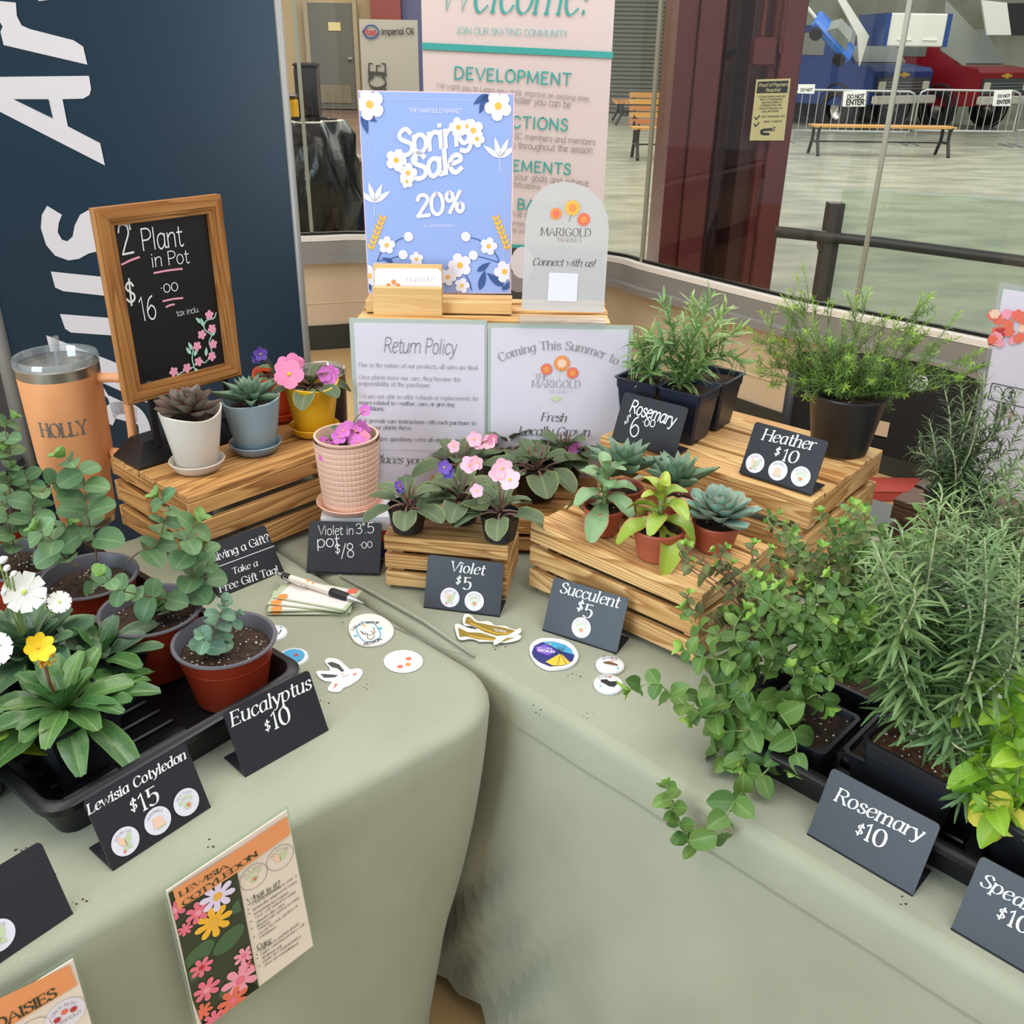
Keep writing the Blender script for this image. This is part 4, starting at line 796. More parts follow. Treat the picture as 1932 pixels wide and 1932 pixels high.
mb.prism([(0, 0), (L2, 0), (L2, W2), (0, W2)], 0, 0.003); mb.add([(0, 0, 0.003), (L2, 0, 0.003), (L2, W2, 0.003), (0, W2, 0.003), (0.026, 0.022, 0.036), (L2 - 0.026, 0.022, 0.036), (L2 - 0.026, W2 - 0.022, 0.036), (0.026, W2 - 0.022, 0.036)], [(0, 1, 5, 4), (1, 2, 6, 5), (2, 3, 7, 6), (3, 0, 4, 7), (4, 5, 6, 7)])
place('base', mb.mesh('base', blkp), Matrix.Translation(c0) @ Matrix.Rotation(rad(49.6), 4, 'Z'), cb)
pl = Plane(fp - fb * -0.0035, fu, (0, 0, 1))
kw = dict(style='mono', weight=5, jit=1.5, e=0.001)
pl.text('ink_chalk', '2', (229, 481), (253, 476), vs=1.35, **kw); pl.text('ink_chalk', '"', (246, 470), (258, 467), vs=1.0, **kw); pl.text('ink_chalk', 'Plant', (268, 473), (346, 463), vs=1.25, **kw); pl.text('ink_chalk', 'in Pot', (285, 504), (357, 495), vs=1.0, **kw)
pl.text('ink_chalk', '$', (237, 573), (258, 570), vs=1.2, weight=7, style='mono', e=0.001, jit=1); pl.text('ink_chalk', '16', (266, 606), (297, 599), vs=1.45, **kw); pl.text('ink_chalk', '·oo', (303, 553), (337, 547), vs=0.9, **kw); pl.text('ink_chalk', 'tax inclu.', (333, 597), (376, 588), vs=1.1, **kw)
for a, b, w_ in (((229, 499), (262, 485), 0.0032), ((290, 515), (343, 507), 0.003), ((307, 568), (344, 562), 0.003), ((313, 579), (328, 574), 0.003)): pl.line('ink_pinkchalk', [a, ((a[0] + b[0]) / 2, (a[1] + b[1]) / 2 - 1), b], w_, 0.001)
pl.line('ink_mint', [(407, 590), (403, 600), (390, 604), (384, 614), (388, 624), (398, 632), (394, 645), (398, 660), (400, 672), (390, 680)], 0.0022, 0.001); pl.line('ink_mint', [(334, 707), (345, 701), (355, 697), (364, 692), (372, 682), (385, 684), (392, 678)], 0.0022, 0.001); pl.line('ink_mint', [(366, 694), (362, 676), (364, 660)], 0.0022, 0.001)
for x, y, a in ((383, 616, 100), (380, 610, 130), (400, 634, 60), (366, 672, 60), (360, 668, 120), (366, 694, -60), (388, 672, 80), (362, 660, 110)): pl.leaf('ink_mint', (x, y), 0.016, rad(a), 0.4, 0.0012)
for x, y in ((394, 594), (399, 620), (380, 631), (401, 649), (371, 653), (399, 672), (374, 682), (352, 694), (327, 701)): pl.flower('ink_pinkchalk', 'ink_rose', (x, y), 0.0085, 5, R.random(), 0.0014)
pl.build(cb, {'ink_chalk': 'chalk_lettering', 'ink_pinkchalk': 'chalk_drawing', 'ink_mint': 'chalk_drawing', 'ink_rose': 'chalk_drawing'})
# ================================================================ FLAT THINGS ON THE TABLE
def flat(name, label, cat, pts, z0, th, key='ink_card', group=None, smooth=True, px=True):
    q = [P(*p, z0) for p in pts] if px else pts
    if smooth: q = catmull(q + [q[0]], 4, True)[:-1]
    c = sum(q, Vector()) / len(q); t = thing(name, label, cat, (c.x, c.y, q[0].z), 0, group)
    mb = MB(); n = len(q); mb.add([p for p in q] + [p + zv(th) for p in q], [tuple(range(n - 1, -1, -1)), tuple(range(n, 2 * n))] + [(i, (i + 1) % n, n + (i + 1) % n, n + i) for i in range(n)])
    place('backing', mb.mesh('backing', MATS[key]), Matrix(), t); pl = Plane((0, 0, q[0].z + th), (1, 0, 0), (0, 1, 0)); return t, pl
PN = {k: 'print' for k in MATS}
for k in list(MATS): PN[k] = 'print'
mat('sticker_white', (240, 234, 224), 0.35); mat('sticker_white2', (244, 240, 242), 0.4)
def ell(cx, cy, rx, ry, n=14, rot=0): return [(cx + rx * math.cos(a) * math.cos(rot) - ry * math.sin(a) * math.sin(rot), cy + rx * math.cos(a) * math.sin(rot) + ry * math.sin(a) * math.cos(rot)) for a in np.linspace(0, 2 * math.pi, n, endpoint=False)]
z_ = 0.0008
t, pl = flat('sticker', 'rounded cream sticker with a deer head in a blue ring', 'sticker', [(658, 1190), (664, 1172), (680, 1163), (702, 1161), (722, 1167), (738, 1180), (743, 1195), (737, 1207), (722, 1217), (702, 1221), (684, 1220), (668, 1211)], z_, 0.003, 'sticker_white')
pl.line('ink_blue', [(683, 1174), (700, 1174), (709, 1180), (717, 1193), (717, 1202), (706, 1210), (692, 1211), (682, 1206), (674, 1193), (673, 1183), (683, 1174)], 0.0016, 0.0006)
pl.text('ink_black', 'LAC LA BICHE', (664, 1190), (717, 1177), 'sans', 10, arc=1.6, e=0.0006); pl.text('ink_black', 'REGION', (687, 1218), (722, 1207), 'sans', 10, arc=-0.5, e=0.0006)
for l in ([(693, 1197), (694, 1205), (701, 1207), (706, 1202), (705, 1195), (699, 1199), (693, 1197)], [(693, 1196), (686, 1197), (680, 1191)], [(687, 1197), (683, 1192)], [(705, 1195), (706, 1188), (705, 1184)], [(703, 1194), (700, 1191)], [(690, 1197), (690, 1193)], [(706, 1194), (710, 1192)]): pl.line('ink_dark', l, 0.0009, 0.0006, smooth=False)
pl.disc('ink_yellow', pl.uv(688, 1181), 0.0022, 0.0006, 8); pl.disc('ink_aqua', pl.uv(671, 1200), 0.003, 0.0006, 10); pl.disc('ink_aqua', pl.uv(718, 1186), 0.003, 0.0006, 10); pl.build(t, PN)
t, pl = flat('sticker', 'round white sticker with three small orange flowers', 'sticker', ell(761, 1249, 37, 21), z_, 0.0015, 'sticker_white2')
for x, y in ((771, 1243), (755, 1258), (770, 1254)): pl.flower('ink_coral' if y != 1254 else 'ink_orange', None, (x, y), 0.0045, 9, e=0.0005, notch=0.8)
pl.text('ink_faint', 'MARIGOLD', (748, 1260), (764, 1236), 'serif', 7, e=0.0004); pl.build(t, PN)
t, pl = flat('sticker', 'white bird-shaped sticker with black wing tips and orange feet', 'sticker', [(613, 1249), (620, 1243), (637, 1245), (650, 1255), (661, 1264), (675, 1262), (684, 1267), (682, 1276), (674, 1285), (660, 1294), (648, 1299), (640, 1306), (622, 1305), (619, 1299), (626, 1288), (614, 1286), (603, 1280), (597, 1271), (600, 1267), (620, 1267), (622, 1262)], z_, 0.0012, 'sticker_white2')
pl.poly('ink_dark', [(617, 1251), (627, 1249), (640, 1254), (650, 1266), (645, 1268), (636, 1261), (626, 1259)], 0.0004); pl.poly('ink_dark', [(604, 1272), (614, 1272), (638, 1274), (632, 1278), (612, 1279)], 0.0004)
pl.poly('ink_coral', [(632, 1290), (638, 1291), (628, 1301)], 0.0004); pl.poly('ink_coral', [(664, 1273), (674, 1269), (670, 1275)], 0.0004); pl.disc('ink_yellow', pl.uv(646, 1272), 0.002, 0.0004, 8); pl.text('ink_dark', 'REGION', (646, 1279), (658, 1274), 'sans', 9, e=0.0004); pl.build(t, PN)
def fish(label, pts, prints, zz):
    t, pl = flat('sticker', label, 'sticker', pts, zz, 0.0012, 'sticker_white')
    for k, q in prints: pl.poly(k, q, 0.0004)
    return t, pl
t, pl = fish('fish-shaped olive sticker lying under the other fish sticker', [(858, 1183), (862, 1178), (870, 1180), (885, 1186), (905, 1190), (930, 1197), (950, 1203), (975, 1199), (983, 1201), (978, 1208), (955, 1213), (930, 1211), (905, 1211), (898, 1208), (886, 1206), (873, 1208), (864, 1204)], [('ink_olive', [(864, 1184), (882, 1193), (905, 1194), (945, 1206), (972, 1203), (950, 1211), (900, 1206), (880, 1201), (867, 1202)])], z_); pl.line('ink_yellow', [(885, 1200), (910, 1205), (935, 1208)], 0.002, 0.0006); pl.build(t, PN)
t, pl = fish('fish-shaped olive and gold sticker lying on top of another', [(873, 1170), (876, 1161), (882, 1159), (890, 1163), (901, 1173), (918, 1173), (926, 1175), (934, 1181), (952, 1182), (964, 1187), (974, 1189), (981, 1186), (983, 1193), (973, 1200), (955, 1205), (943, 1213), (933, 1217), (931, 1211), (936, 1204), (920, 1197), (910, 1195), (903, 1189), (892, 1182), (876, 1180)], [('ink_olive', [(877, 1176), (880, 1165), (886, 1164), (897, 1174), (925, 1180), (948, 1184), (972, 1190), (958, 1198), (938, 1200), (915, 1193), (890, 1180)])], 0.0024); pl.line('ink_yellow', [(888, 1176), (915, 1188), (940, 1196), (960, 1195)], 0.002, 0.0006); pl.text('ink_white', 'LAC LA BICHE', (929, 1187), (955, 1193), 'sans', 10, e=0.0008); pl.text('ink_white', 'REGION', (933, 1191), (953, 1195), 'sans', 10, e=0.0008); pl.disc('ink_yellow', pl.uv(887, 1170), 0.0015, 0.0006, 8); pl.build(t, PN)
t, pl = flat('sticker', 'oval sticker with a glowing tipi under a night sky', 'sticker', [(999, 1228), (1004, 1217), (1018, 1209), (1040, 1208), (1062, 1211), (1080, 1221), (1090, 1236), (1089, 1249), (1076, 1260), (1055, 1265), (1032, 1265), (1012, 1254), (1002, 1240)], -0.002, 0.004, 'sticker_white2')
pl.poly('ink_night', [(1003, 1232), (1008, 1219), (1022, 1212), (1044, 1211), (1066, 1217), (1078, 1226), (1084, 1238), (1080, 1248), (1062, 1256), (1038, 1258), (1018, 1250), (1007, 1241)], 0.0005); pl.poly('ink_blue', [(1022, 1212), (1044, 1211), (1066, 1217), (1078, 1226), (1082, 1236), (1060, 1230), (1040, 1220)], 0.0009); pl.poly('ink_violet', [(1009, 1222), (1030, 1216), (1050, 1230), (1035, 1238), (1014, 1232)], 0.0010)
pl.poly('ink_yellow', [(1029, 1250), (1058, 1234), (1076, 1252), (1060, 1257), (1042, 1257)], 0.0014); pl.line('ink_dark', [(1058, 1234), (1052, 1256)], 0.0008, 0.0018, smooth=False); pl.line('ink_dark', [(1058, 1234), (1068, 1255)], 0.0008, 0.0018, smooth=False)
for x in (1052, 1056, 1061, 1066): pl.line('ink_dark', [(1058, 1234), (x, 1222)], 0.0007, 0.0018, smooth=False)
pl.text('ink_white', 'LAC LA BICHE', (1014, 1224), (1042, 1227), 'sans', 10, e=0.0016); pl.text('ink_white', 'REGION', (1014, 1230), (1046, 1234), 'sans', 12, e=0.0016); pl.disc('ink_gold', pl.uv(1038, 1217), 0.0022, 0.0016, 8); pl.build(t, PN)
def button(label, px, py, r, draw):
    c = P(px, py, 0.0); t = thing('pin_button', label, 'button', (c.x, c.y, T - 0.003), 0, 'round pin buttons'); mb = MB(); mb.lathe([(0, 0), (r * 0.94, 0), (r, 0.003), (r * 0.97, 0.0055), (r * 0.85, 0.0075), (0, 0.0085)], 32); place('disc', mb.mesh('disc', mat('button_white', (236, 234, 236), 0.2), 'auto'), WM[t.name].copy(), t)
    pl = Plane((0, 0, T - 0.003 + 0.0085), (1, 0, 0), (0, 1, 0)); draw(pl, pl.uv(px, py - 4), r); pl.build(t, PN)
def db1(pl, c, r):
    pl.text('ink_black', 'LAC LA BICHE', (c[0] - r * 0.55, c[1] + r * 0.42), (c[0] + r * 0.55, c[1] + r * 0.42), 'sans', 10, px=False, arc=1.6, e=0.0006); pl.poly('ink_brown', [(c[0] + x * r, c[1] + y * r) for x, y in ((-0.5, 0.15), (0.0, 0.25), (0.55, -0.15), (0.45, -0.25), (-0.1, -0.1), (-0.4, 0.0))], 0.0006, False); pl.disc('ink_aqua', (c[0] + r * 0.5, c[1] - r * 0.5), r * 0.09, 0.0006, 8); pl.disc('ink_coral', (c[0] + r * 0.2, c[1] + r * 0.35), r * 0.07, 0.0006, 8)
def db2(pl, c, r):
    pl.text('ink_black', 'LAC LA BICHE', (c[0] - r * 0.7, c[1] + r * 0.3), (c[0] + r * 0.3, c[1] + r * 0.6), 'sans', 10, px=False, arc=1.2, e=0.0006); pl.poly('ink_black', [(c[0] + x * r, c[1] + y * r) for x, y in ((-0.5, 0.3), (-0.1, 0.35), (0.1, 0.1), (0.5, 0.15), (0.6, -0.05), (0.35, -0.45), (0.0, -0.4), (-0.3, -0.1), (-0.5, 0.05))], 0.0006, False); pl.disc('ink_aqua', (c[0] - r * 0.55, c[1] - r * 0.35), r * 0.1, 0.0006, 8); pl.disc('ink_coral', (c[0] + r * 0.15, c[1] + r * 0.6), r * 0.07, 0.0006, 8)
button('round white pin button with a brown animal, the one nearer the crate', 1151, 1256, 0.021, db1); button('round white pin button with a black bear, the one nearer the table edge', 1148, 1292, 0.021, db2)
def db3(pl, c, r): pl.text('ink_black', 'W', (c[0] + r * 0.0, c[1] - r * 0.4), (c[0] + r * 0.6, c[1] - r * 0.3), 'sans', 12, px=False, e=0.0006); pl.disc('ink_aqua', (c[0] + r * 0.4, c[1] + r * 0.6), r * 0.08, 0.0006, 8)
def db4(pl, c, r): pl.disc('ink_blue', c, r * 0.75, 0.0005, 20); pl.disc('ink_red', (c[0] + r * 0.2, c[1] + r * 0.1), r * 0.15, 0.0009, 6)
button('white round button half hidden behind the front eucalyptus pot', 516, 1196, 0.021, db3); button('blue and white round button peeping out behind the black tray corner', 552, 1242, 0.023, db4)
# gift tags and the pen
tagm = mat('gift_tag_paper', (238, 228, 222), 0.6); tage = mat('gift_tag_border', (186, 198, 164), 0.6)
base = [P(524, 1106, 0), P(668, 1103, 0), P(654, 1146, 0), P(510, 1142, 0)]
def tagset(i, label, q, z0):
    c = sum(q, Vector()) / 4; t = thing('gift_tag', label, 'tag', (c.x, c.y, T + z0), 0, 'stacked gift tags'); g = [c + (p - c) * 0.90 for p in q]; mb = MB(); mb.add([p + zv(z0) for p in q] + [p + zv(z0 + 0.0009) for p in q], [(3, 2, 1, 0), (4, 5, 6, 7), (0, 1, 5, 4), (1, 2, 6, 5), (2, 3, 7, 6), (3, 0, 4, 7)]); place('card', mb.mesh('card', tage), Matrix(), t)
    mb = MB(); mb.add([p + zv(z0 + 0.0012) for p in g], [(0, 1, 2, 3)]); place('face', mb.mesh('face', tagm), Matrix(), t)
    for cor in (3, 1):
        pl = Plane((0, 0, T + z0), (1, 0, 0), (0, 1, 0)); p = c + (q[cor] - c) * 0.78; pl.flower('ink_orange' if cor == 3 else 'ink_coral', None, (p.x, p.y), 0.0085, 11, e=0.0015, px=False, notch=0.85); pl.build(t, 'flower_print')
tags = [(510, 1172, -4, 0), (514, 1166, 3, 0), (512, 1160, -8, 0), (511, 1152, -3, 0), (513, 1148, 4, 0)]
c0 = P(590, 1140, 0)
for i in range(6):
    ang = rad((-3, 2, -1, 4, -9, -16)[i]); du = Vector((math.cos(ang), math.sin(ang), 0)); dv = Vector((-du.y, du.x, 0)); c = c0 + du * (0, -0.002, 0.003, -0.003, -0.002, 0.004)[i] + dv * (0.0, -0.004, 0.001, 0.0, 0.003, 0.012)[i]
    lab = ('gift tag at the bottom of the fanned stack', 'gift tag second from the bottom of the fanned stack', 'gift tag third from the bottom of the fanned stack', 'gift tag third from the top of the fanned stack', 'gift tag just under the topmost one in the stack', 'topmost gift tag with orange flowers under the pen')[i]
    tagset(i, lab, [c - du * 0.062 + dv * 0.031, c + du * 0.062 + dv * 0.031, c + du * 0.062 - dv * 0.031, c - du * 0.062 - dv * 0.031], 0.0005 + i * 0.0022)
a = P(526, 1083, 0.023); b = P(686, 1138, 0.014); d = (b - a); L = d.length; pn = thing('pen', 'white flowered ballpoint pen with black grip lying across the gift tags', 'pen', a); M = frameM(a, d, (0, 0, 1)); AX = Matrix.Rotation(rad(90), 4, 'Y')
def pen(name, prof, m_): mb = MB(); mb.lathe([(r, x * L) for r, x in prof], 20, ax=AX); place(name, mb.mesh(name, m_, 'auto'), M.copy(), pn)
pen('barrel', [(0.0055, 0.14), (0.0062, 0.3), (0.0062, 0.62)], mat('pen_white', (238, 230, 214), 0.25)); pen('grip', [(0.0062, 0.62), (0.0075, 0.64), (0.0075, 0.8), (0.0062, 0.83)], mat('pen_grip', (32, 32, 34), 0.5)); pen('tip', [(0.006, 0.83), (0.0045, 0.9), (0.0014, 0.975), (0.0008, 1.0), (0, 1.0)], chrome); pen('collar', [(0.0055, 0.05), (0.006, 0.07), (0.0058, 0.14)], MATS['pen_grip']); pen('plunger', [(0, 0), (0.0035, 0), (0.0038, 0.05), (0.0055, 0.05)], chrome)
mb = MB(); mb.tube([(L * 0.08, -0.004, 0.004), (L * 0.1, -0.010, 0.003), (L * 0.3, -0.0105, 0.0), (L * 0.37, -0.008, 0.0)], 0.0013, 6); place('clip', mb.mesh('clip', chrome, True), M.copy(), pn)
mb = MB(); 
for x, y in ((0.36, 0.0), (0.34, 0.002), (0.42, -0.001)): mb.disc((L * x, y, 0.0064), 0.0024, 10)
place('flower_print', mb.mesh('flower_print', MATS['ink_orange']), M.copy(), pn)
# ================================================================ CARDS HANGING ON THE LEFT CLOTH
no = Vector((-Ld.y, Ld.x, 0)); no = no if no.dot(Vector((1, -1, 0))) > 0 else -no
po = Vector((-0.193, 0.853, T - 0.02)) + no * 0.022; fu2 = -Ld
def card(label, corners, draw):
    pl = Plane(po, fu2, (0, 0, 1) - no * 0.06 if False else Vector((0, 0, 1)) - no * 0.03); q = [pl.uv(*c) for c in corners]
    t = thing('info_card', label, 'card', pl.pt(*q[3]), 0, 'plant info cards hanging on the left cloth'); mb = MB(); n = 4
    mb.add([pl.pt(x, y, 0) for x, y in q] + [pl.pt(x, y, 0.0012) for x, y in q], [(3, 2, 1, 0), (4, 5, 6, 7), (0, 1, 5, 4), (1, 2, 6, 5), (2, 3, 7, 6), (3, 0, 4, 7)]); place('card', mb.mesh('card', MATS['ink_card']), Matrix(), t)
    c = ((q[0][0] + q[2][0]) / 2, (q[0][1] + q[2][1]) / 2); e2 = [(c[0] + (x - c[0]) * 1.04, c[1] + (y - c[1]) * 1.04) for x, y in q]
    mb = MB(); mb.add([pl.pt(x, y, -0.0005) for x, y in e2] + [pl.pt(x, y, -0.001) for x, y in e2], [(0, 1, 2, 3), (7, 6, 5, 4), (0, 1, 5, 4), (1, 2, 6, 5), (2, 3, 7, 6), (3, 0, 4, 7)]); place('laminate_edge', mb.mesh('laminate_edge', tint), Matrix(), t)
    draw(pl); pl.build(t, {**PN, 'ink_deep': 'photo', 'ink_cardorange': 'title_band', 'ink_dark': 'lettering'})
def d1(pl):
    e = 0.0022; bl = (1375, 0)
    pl.poly('ink_deep', [(316, 1683), (430, 1612), (430, 1646), (445, 1640), (487, 1861), (380, 1932), (362, 1885), (335, 1760)], e)
    pl.poly('ink_deep', [(487, 1861), (384, 1934), (380, 1925), (470, 1845)], e)
    pl.clip = [pl.uv(*c) for c in ((316, 1683), (430, 1612), (487, 1861), (380, 1940))]
    for px, py, r, k in ((372, 1800, 0.03, 'ink_green'), (430, 1770, 0.03, 'ink_green'), (455, 1700, 0.022, 'ink_green'), (365, 1830, 0.026, 'ink_green'), (430, 1860, 0.02, 'ink_green')): pl.disc(k, pl.uv(px, py), r * 0.7, e + 0.0004, 14, ry=r * 0.42, rot=0.5)
    for px, py, r, k, c in ((408, 1688, 0.030, 'ink_lilac', 'ink_gold'), (401, 1737, 0.032, 'ink_yellow', 'ink_gold'), (372, 1718, 0.022, 'ink_pink', 'ink_rose'), (326, 1715, 0.02, 'ink_pink', 'ink_rose'), (347, 1750, 0.013, 'ink_pink', None), (378, 1822, 0.02, 'ink_pink', 'ink_red'), (388, 1864, 0.024, 'ink_pink', 'ink_rose'), (458, 1800, 0.019, 'ink_rose', 'ink_pink'), (451, 1846, 0.034, 'ink_rose', 'ink_pink'), (437, 1884, 0.028, 'ink_coral', 'ink_pink'), (380, 1905, 0.018, 'ink_coral', None), (401, 1920, 0.02, 'ink_pink', None), (460, 1822, 0.014, 'ink_pink', None)): pl.flower(k, c, (px, py), r * 0.68, 8 if k in ('ink_lilac', 'ink_yellow') else 7, R.random(), e + 0.0008 + R.random() * 0.0002, notch=0.4)
    pl.clip = None
    pl.poly('ink_cardorange', [(323, 1676), (430, 1610), (539, 1537), (545, 1570), (441, 1645), (334, 1713)], e + 0.0014)
    pl.text('ink_deep', 'LEWISIA', (337, 1688), (428, 1632), 'serif', 10, e=e + 0.002, vs=0.58); pl.text('ink_deep', 'COTYLEDON', (343, 1706), (484, 1609), 'serif', 10, e=e + 0.002, vs=0.6)
    for c, k in (((477, 1652), 'PET SAFE'), ((527, 1616), 'POLLINATOR')):
        u = pl.uv(*c); r = 0.0165; pl.line('ink_grey', [(u[0] + r * math.cos(a), u[1] + r * math.sin(a)) for a in np.linspace(0, 2 * math.pi, 25)], 0.0007, e, px=False, smooth=False); pl.text('ink_grey', k, (u[0] - r * 0.7, u[1] + r * 0.3), (u[0] + r * 0.7, u[1] + r * 0.3), 'serif', 7, px=False, arc=1.9, e=e, vs=0.9)
        if k == 'PET SAFE': paw(pl, u, r)
        else:
            for s in (-1, 1): pl.leaf('ink_peach' if s < 0 else 'ink_leaf', (u[0], u[1] - r * 0.3), r * 0.95, rad(90 - s * 28), 0.5, e, False)
    pl.text('ink_dark', 'What is it?', (466, 1703), (528, 1667), 'serif', 9, e=e); pl.line('ink_dark', [(466, 1706), (528, 1670)], 0.0008, e, smooth=False)
    T_ = [('A hardy perennial in zone 3', 474, 1708, 558, 1652), ('Naturally adapted to rocky', 476, 1717, 559, 1662), ('mountainous regions', 478, 1725, 543, 1683), ('Very well suited to cooler', 480, 1732, 558, 1681), ('climates like ours', 482, 1741, 535, 1705), ('Blooms late spring to early', 484, 1748, 563, 1693), ('summer', 486, 1753, 509, 1738), ('Great for rock gardens or', 488, 1762, 561, 1707), ('containers', 488, 1769, 520, 1748)]
    for s, x0, y0, x1, y1 in T_: pl.text('ink_dark', s, (x0, y0), (x1, y1), 'serif', 8, e=e, vs=0.95)
    pl.text('ink_dark', 'Care', (484, 1790), (511, 1774), 'serif', 9, e=e); pl.line('ink_dark', [(484, 1792), (511, 1776)], 0.0008, e, smooth=False)
    for s, x0, y0, x1, y1 in (('Full sun to partial shade', 490, 1794, 563, 1742), ('Light watering prefers well-', 491, 1801, 575, 1742), ('drained soil', 493, 1808, 530, 1784), ('Quite low-maintenance', 495, 1815, 567, 1765), ("once it's established", 497, 1822, 561, 1779)): pl.text('ink_dark', s, (x0, y0), (x1, y1), 'serif', 8, e=e, vs=0.95)
    for x, y in ((467, 1714), (469, 1722), (472, 1737), (474, 1750), (478, 1766), (483, 1799), (484, 1806), (488, 1821)): pl.disc('ink_dark', pl.uv(x, y), 0.0009, e, 6)
card('laminated Lewisia Cotyledon info card with flower photo and orange title band', [(313, 1680), (540, 1528), (590, 1783), (375, 1945)], d1)
def d2(pl):
    e = 0.0022; pl.poly('ink_cardorange', [(-130, 1970), (-120, 1937), (130, 1818), (144, 1856), (-100, 2005)], e); pl.text('ink_deep', 'DAISIES', (-8, 1941), (107, 1876), 'serif', 11, e=e + 0.0006)
    u = pl.uv(122, 1912); pl.disc('ink_offwhite', u, 0.019, e, 24); pl.text('ink_grey', 'GROWN BY', (u[0] - 0.012, u[1] + 0.006), (u[0] + 0.012, u[1] + 0.006), 'serif', 7, px=False, arc=1.9, e=e + 0.0006); pl.text('ink_grey', 'MARIGOLD', (u[0] - 0.014, u[1] - 0.008), (u[0] + 0.014, u[1] - 0.008), 'serif', 7, px=False, e=e + 0.0006)
    for dx, dy, k in ((-0.008, 0.0, 'ink_red'), (0.0, 0.005, 'ink_coral'), (0.008, 0.002, 'ink_red')): pl.flower(k, None, (u[0] + dx, u[1] + dy), 0.0035, 9, e=e + 0.0008, px=False, notch=0.8)
    u = pl.uv(62, 1945); r = 0.0165; pl.line('ink_grey', [(u[0] + r * math.cos(a), u[1] + r * math.sin(a)) for a in np.linspace(0, 2 * math.pi, 25)], 0.0007, e, px=False, smooth=False)
card('laminated Daisies info card with orange title band at the lower left corner', [(-100, 1955), (137, 1808), (215, 2080), (-10, 2230)], d2)
# ================================================================ POTS AND PLANTS
soil_m = mat('potting_soil', (38, 28, 22), 0.95, rgb2=(74, 52, 36), scale=120, bump=1.0, bscale=260, detail=6)
soil_b = mat('brown_bark_soil', (62, 40, 28), 0.9, rgb2=(112, 74, 46), scale=90, bump=1.0, bscale=200, detail=6)
perl = mat('perlite', (214, 196, 160), 0.8); perl2 = mat('pale_perlite', (226, 222, 214), 0.8)
terra = mat('terracotta_plastic', (176, 88, 62), 0.5); redpot = mat('red_brown_pot', (150, 52, 28), 0.35, spec=0.4); greyrim = mat('grey_rim', (92, 90, 96), 0.4)
blackpot = mat('black_pot', (30, 31, 36), 0.4); navypot = mat('blue_black_pot', (32, 36, 52), 0.35)
def U(b, px, py, dy=0.0):                    # point seen at (px, py) on the upright plane through b that faces the camera
    h = Vector((b.x, b.y, 0)).normalized(); d = ray(px, py); q = b + h * dy; return EYE + d * ((q - EYE).dot(h) / d.dot(h))
def pot_round(t, c, rt, rb, h, m_, lip=0.002, collar=0.0, soil=soil_m, rim_m=None, level=0.82, n=40, wob=None, bits=18, hollow=0.003, feet=False):
    M = Matrix.Translation(c); p = [(0.0, 0.001), (rb * 0.9, 0.001), (rb, 0.003)]
    if collar: zc = h - collar; rc = rb + (rt - rb) * zc / h; p += [(rc, zc), (rc + lip, zc + 0.0015), (rt + lip, h - 0.001)]
    else: p += [(rt, h - 0.004)]
    rim = [(p[-1][0], p[-1][1]), (rt + lip + 0.0012, h - 0.001), (rt + lip + 0.0006, h + 0.0012), (rt - 0.0005, h + 0.001)]
    ins = [rim[-1], (rt - hollow, h - 0.006), (rb + (rt - rb) * level - hollow, h * level - 0.004)]
    mb = MB()
    if rim_m: mb.lathe(p, n, wob=wob); mb.lathe(rim, n, mi=1, wob=wob); mb.lathe(ins, n, mi=1, wob=wob); me = mb.mesh('pot', [m_, rim_m], 'auto')
    else: mb.lathe(p + rim[1:] + ins[1:], n, wob=wob); me = mb.mesh('pot', m_, 'auto')
    place('pot', me, M, t); rs = rb + (rt - rb) * level - hollow + 0.0012; soil_disc(t, M @ Vector((0, 0, h * level)), rs, soil, bits); return h * level
def soil_disc(t, c, r, m_, bits, sq=None, rz=0):
    rr = random.Random(int(c.x * 1e4) % 997); mb = MB(); K = 9; Q = Matrix.Rotation(rz, 4, 'Z')
    def fn(u, v):
        if sq: x, y = (u - 0.5) * 2 * sq, (v - 0.5) * 2 * sq; e = max(abs(x), abs(y)) / sq
        else: rad_ = r * u; x, y = rad_ * math.cos(2 * math.pi * v), rad_ * math.sin(2 * math.pi * v); e = u
        return c + Q @ Vector((x, y, (0.003 * math.sin(x * 310 + c.x * 50) * math.sin(y * 270) + 0.002 * math.sin(x * 700 + y * 520)) * (1 - e ** 4)))
    mb.grid(fn, K, 22 if not sq else K); place('soil', mb.mesh('soil', m_, True), Matrix(), t)
    if bits:
        mb = MB()
        for i in range(bits):
            if sq: x, y = rr.uniform(-0.9, 0.9) * sq, rr.uniform(-0.9, 0.9) * sq
            else: a = rr.uniform(0, 6.28); q = r * math.sqrt(rr.random()) * 0.92; x, y = q * math.cos(a), q * math.sin(a)
            s = rr.uniform(0.0008, 0.0019); p = c + Q @ Vector((x, y, 0.003)); mb.add([p + Vector(v) * s for v in ((1, 0, 0), (-1, 0.2, 0), (0, 1, 0.1), (0.1, -1, 0), (0, 0, 0.9), (0, 0, -0.9))], [(0, 2, 4), (2, 1, 4), (1, 3, 4), (3, 0, 4), (2, 0, 5), (1, 2, 5), (3, 1, 5), (0, 3, 5)], mi=i % 2)
        place('perlite', mb.mesh('perlite', [perl, perl2]), Matrix(), t, stuff=True)
LM = {}
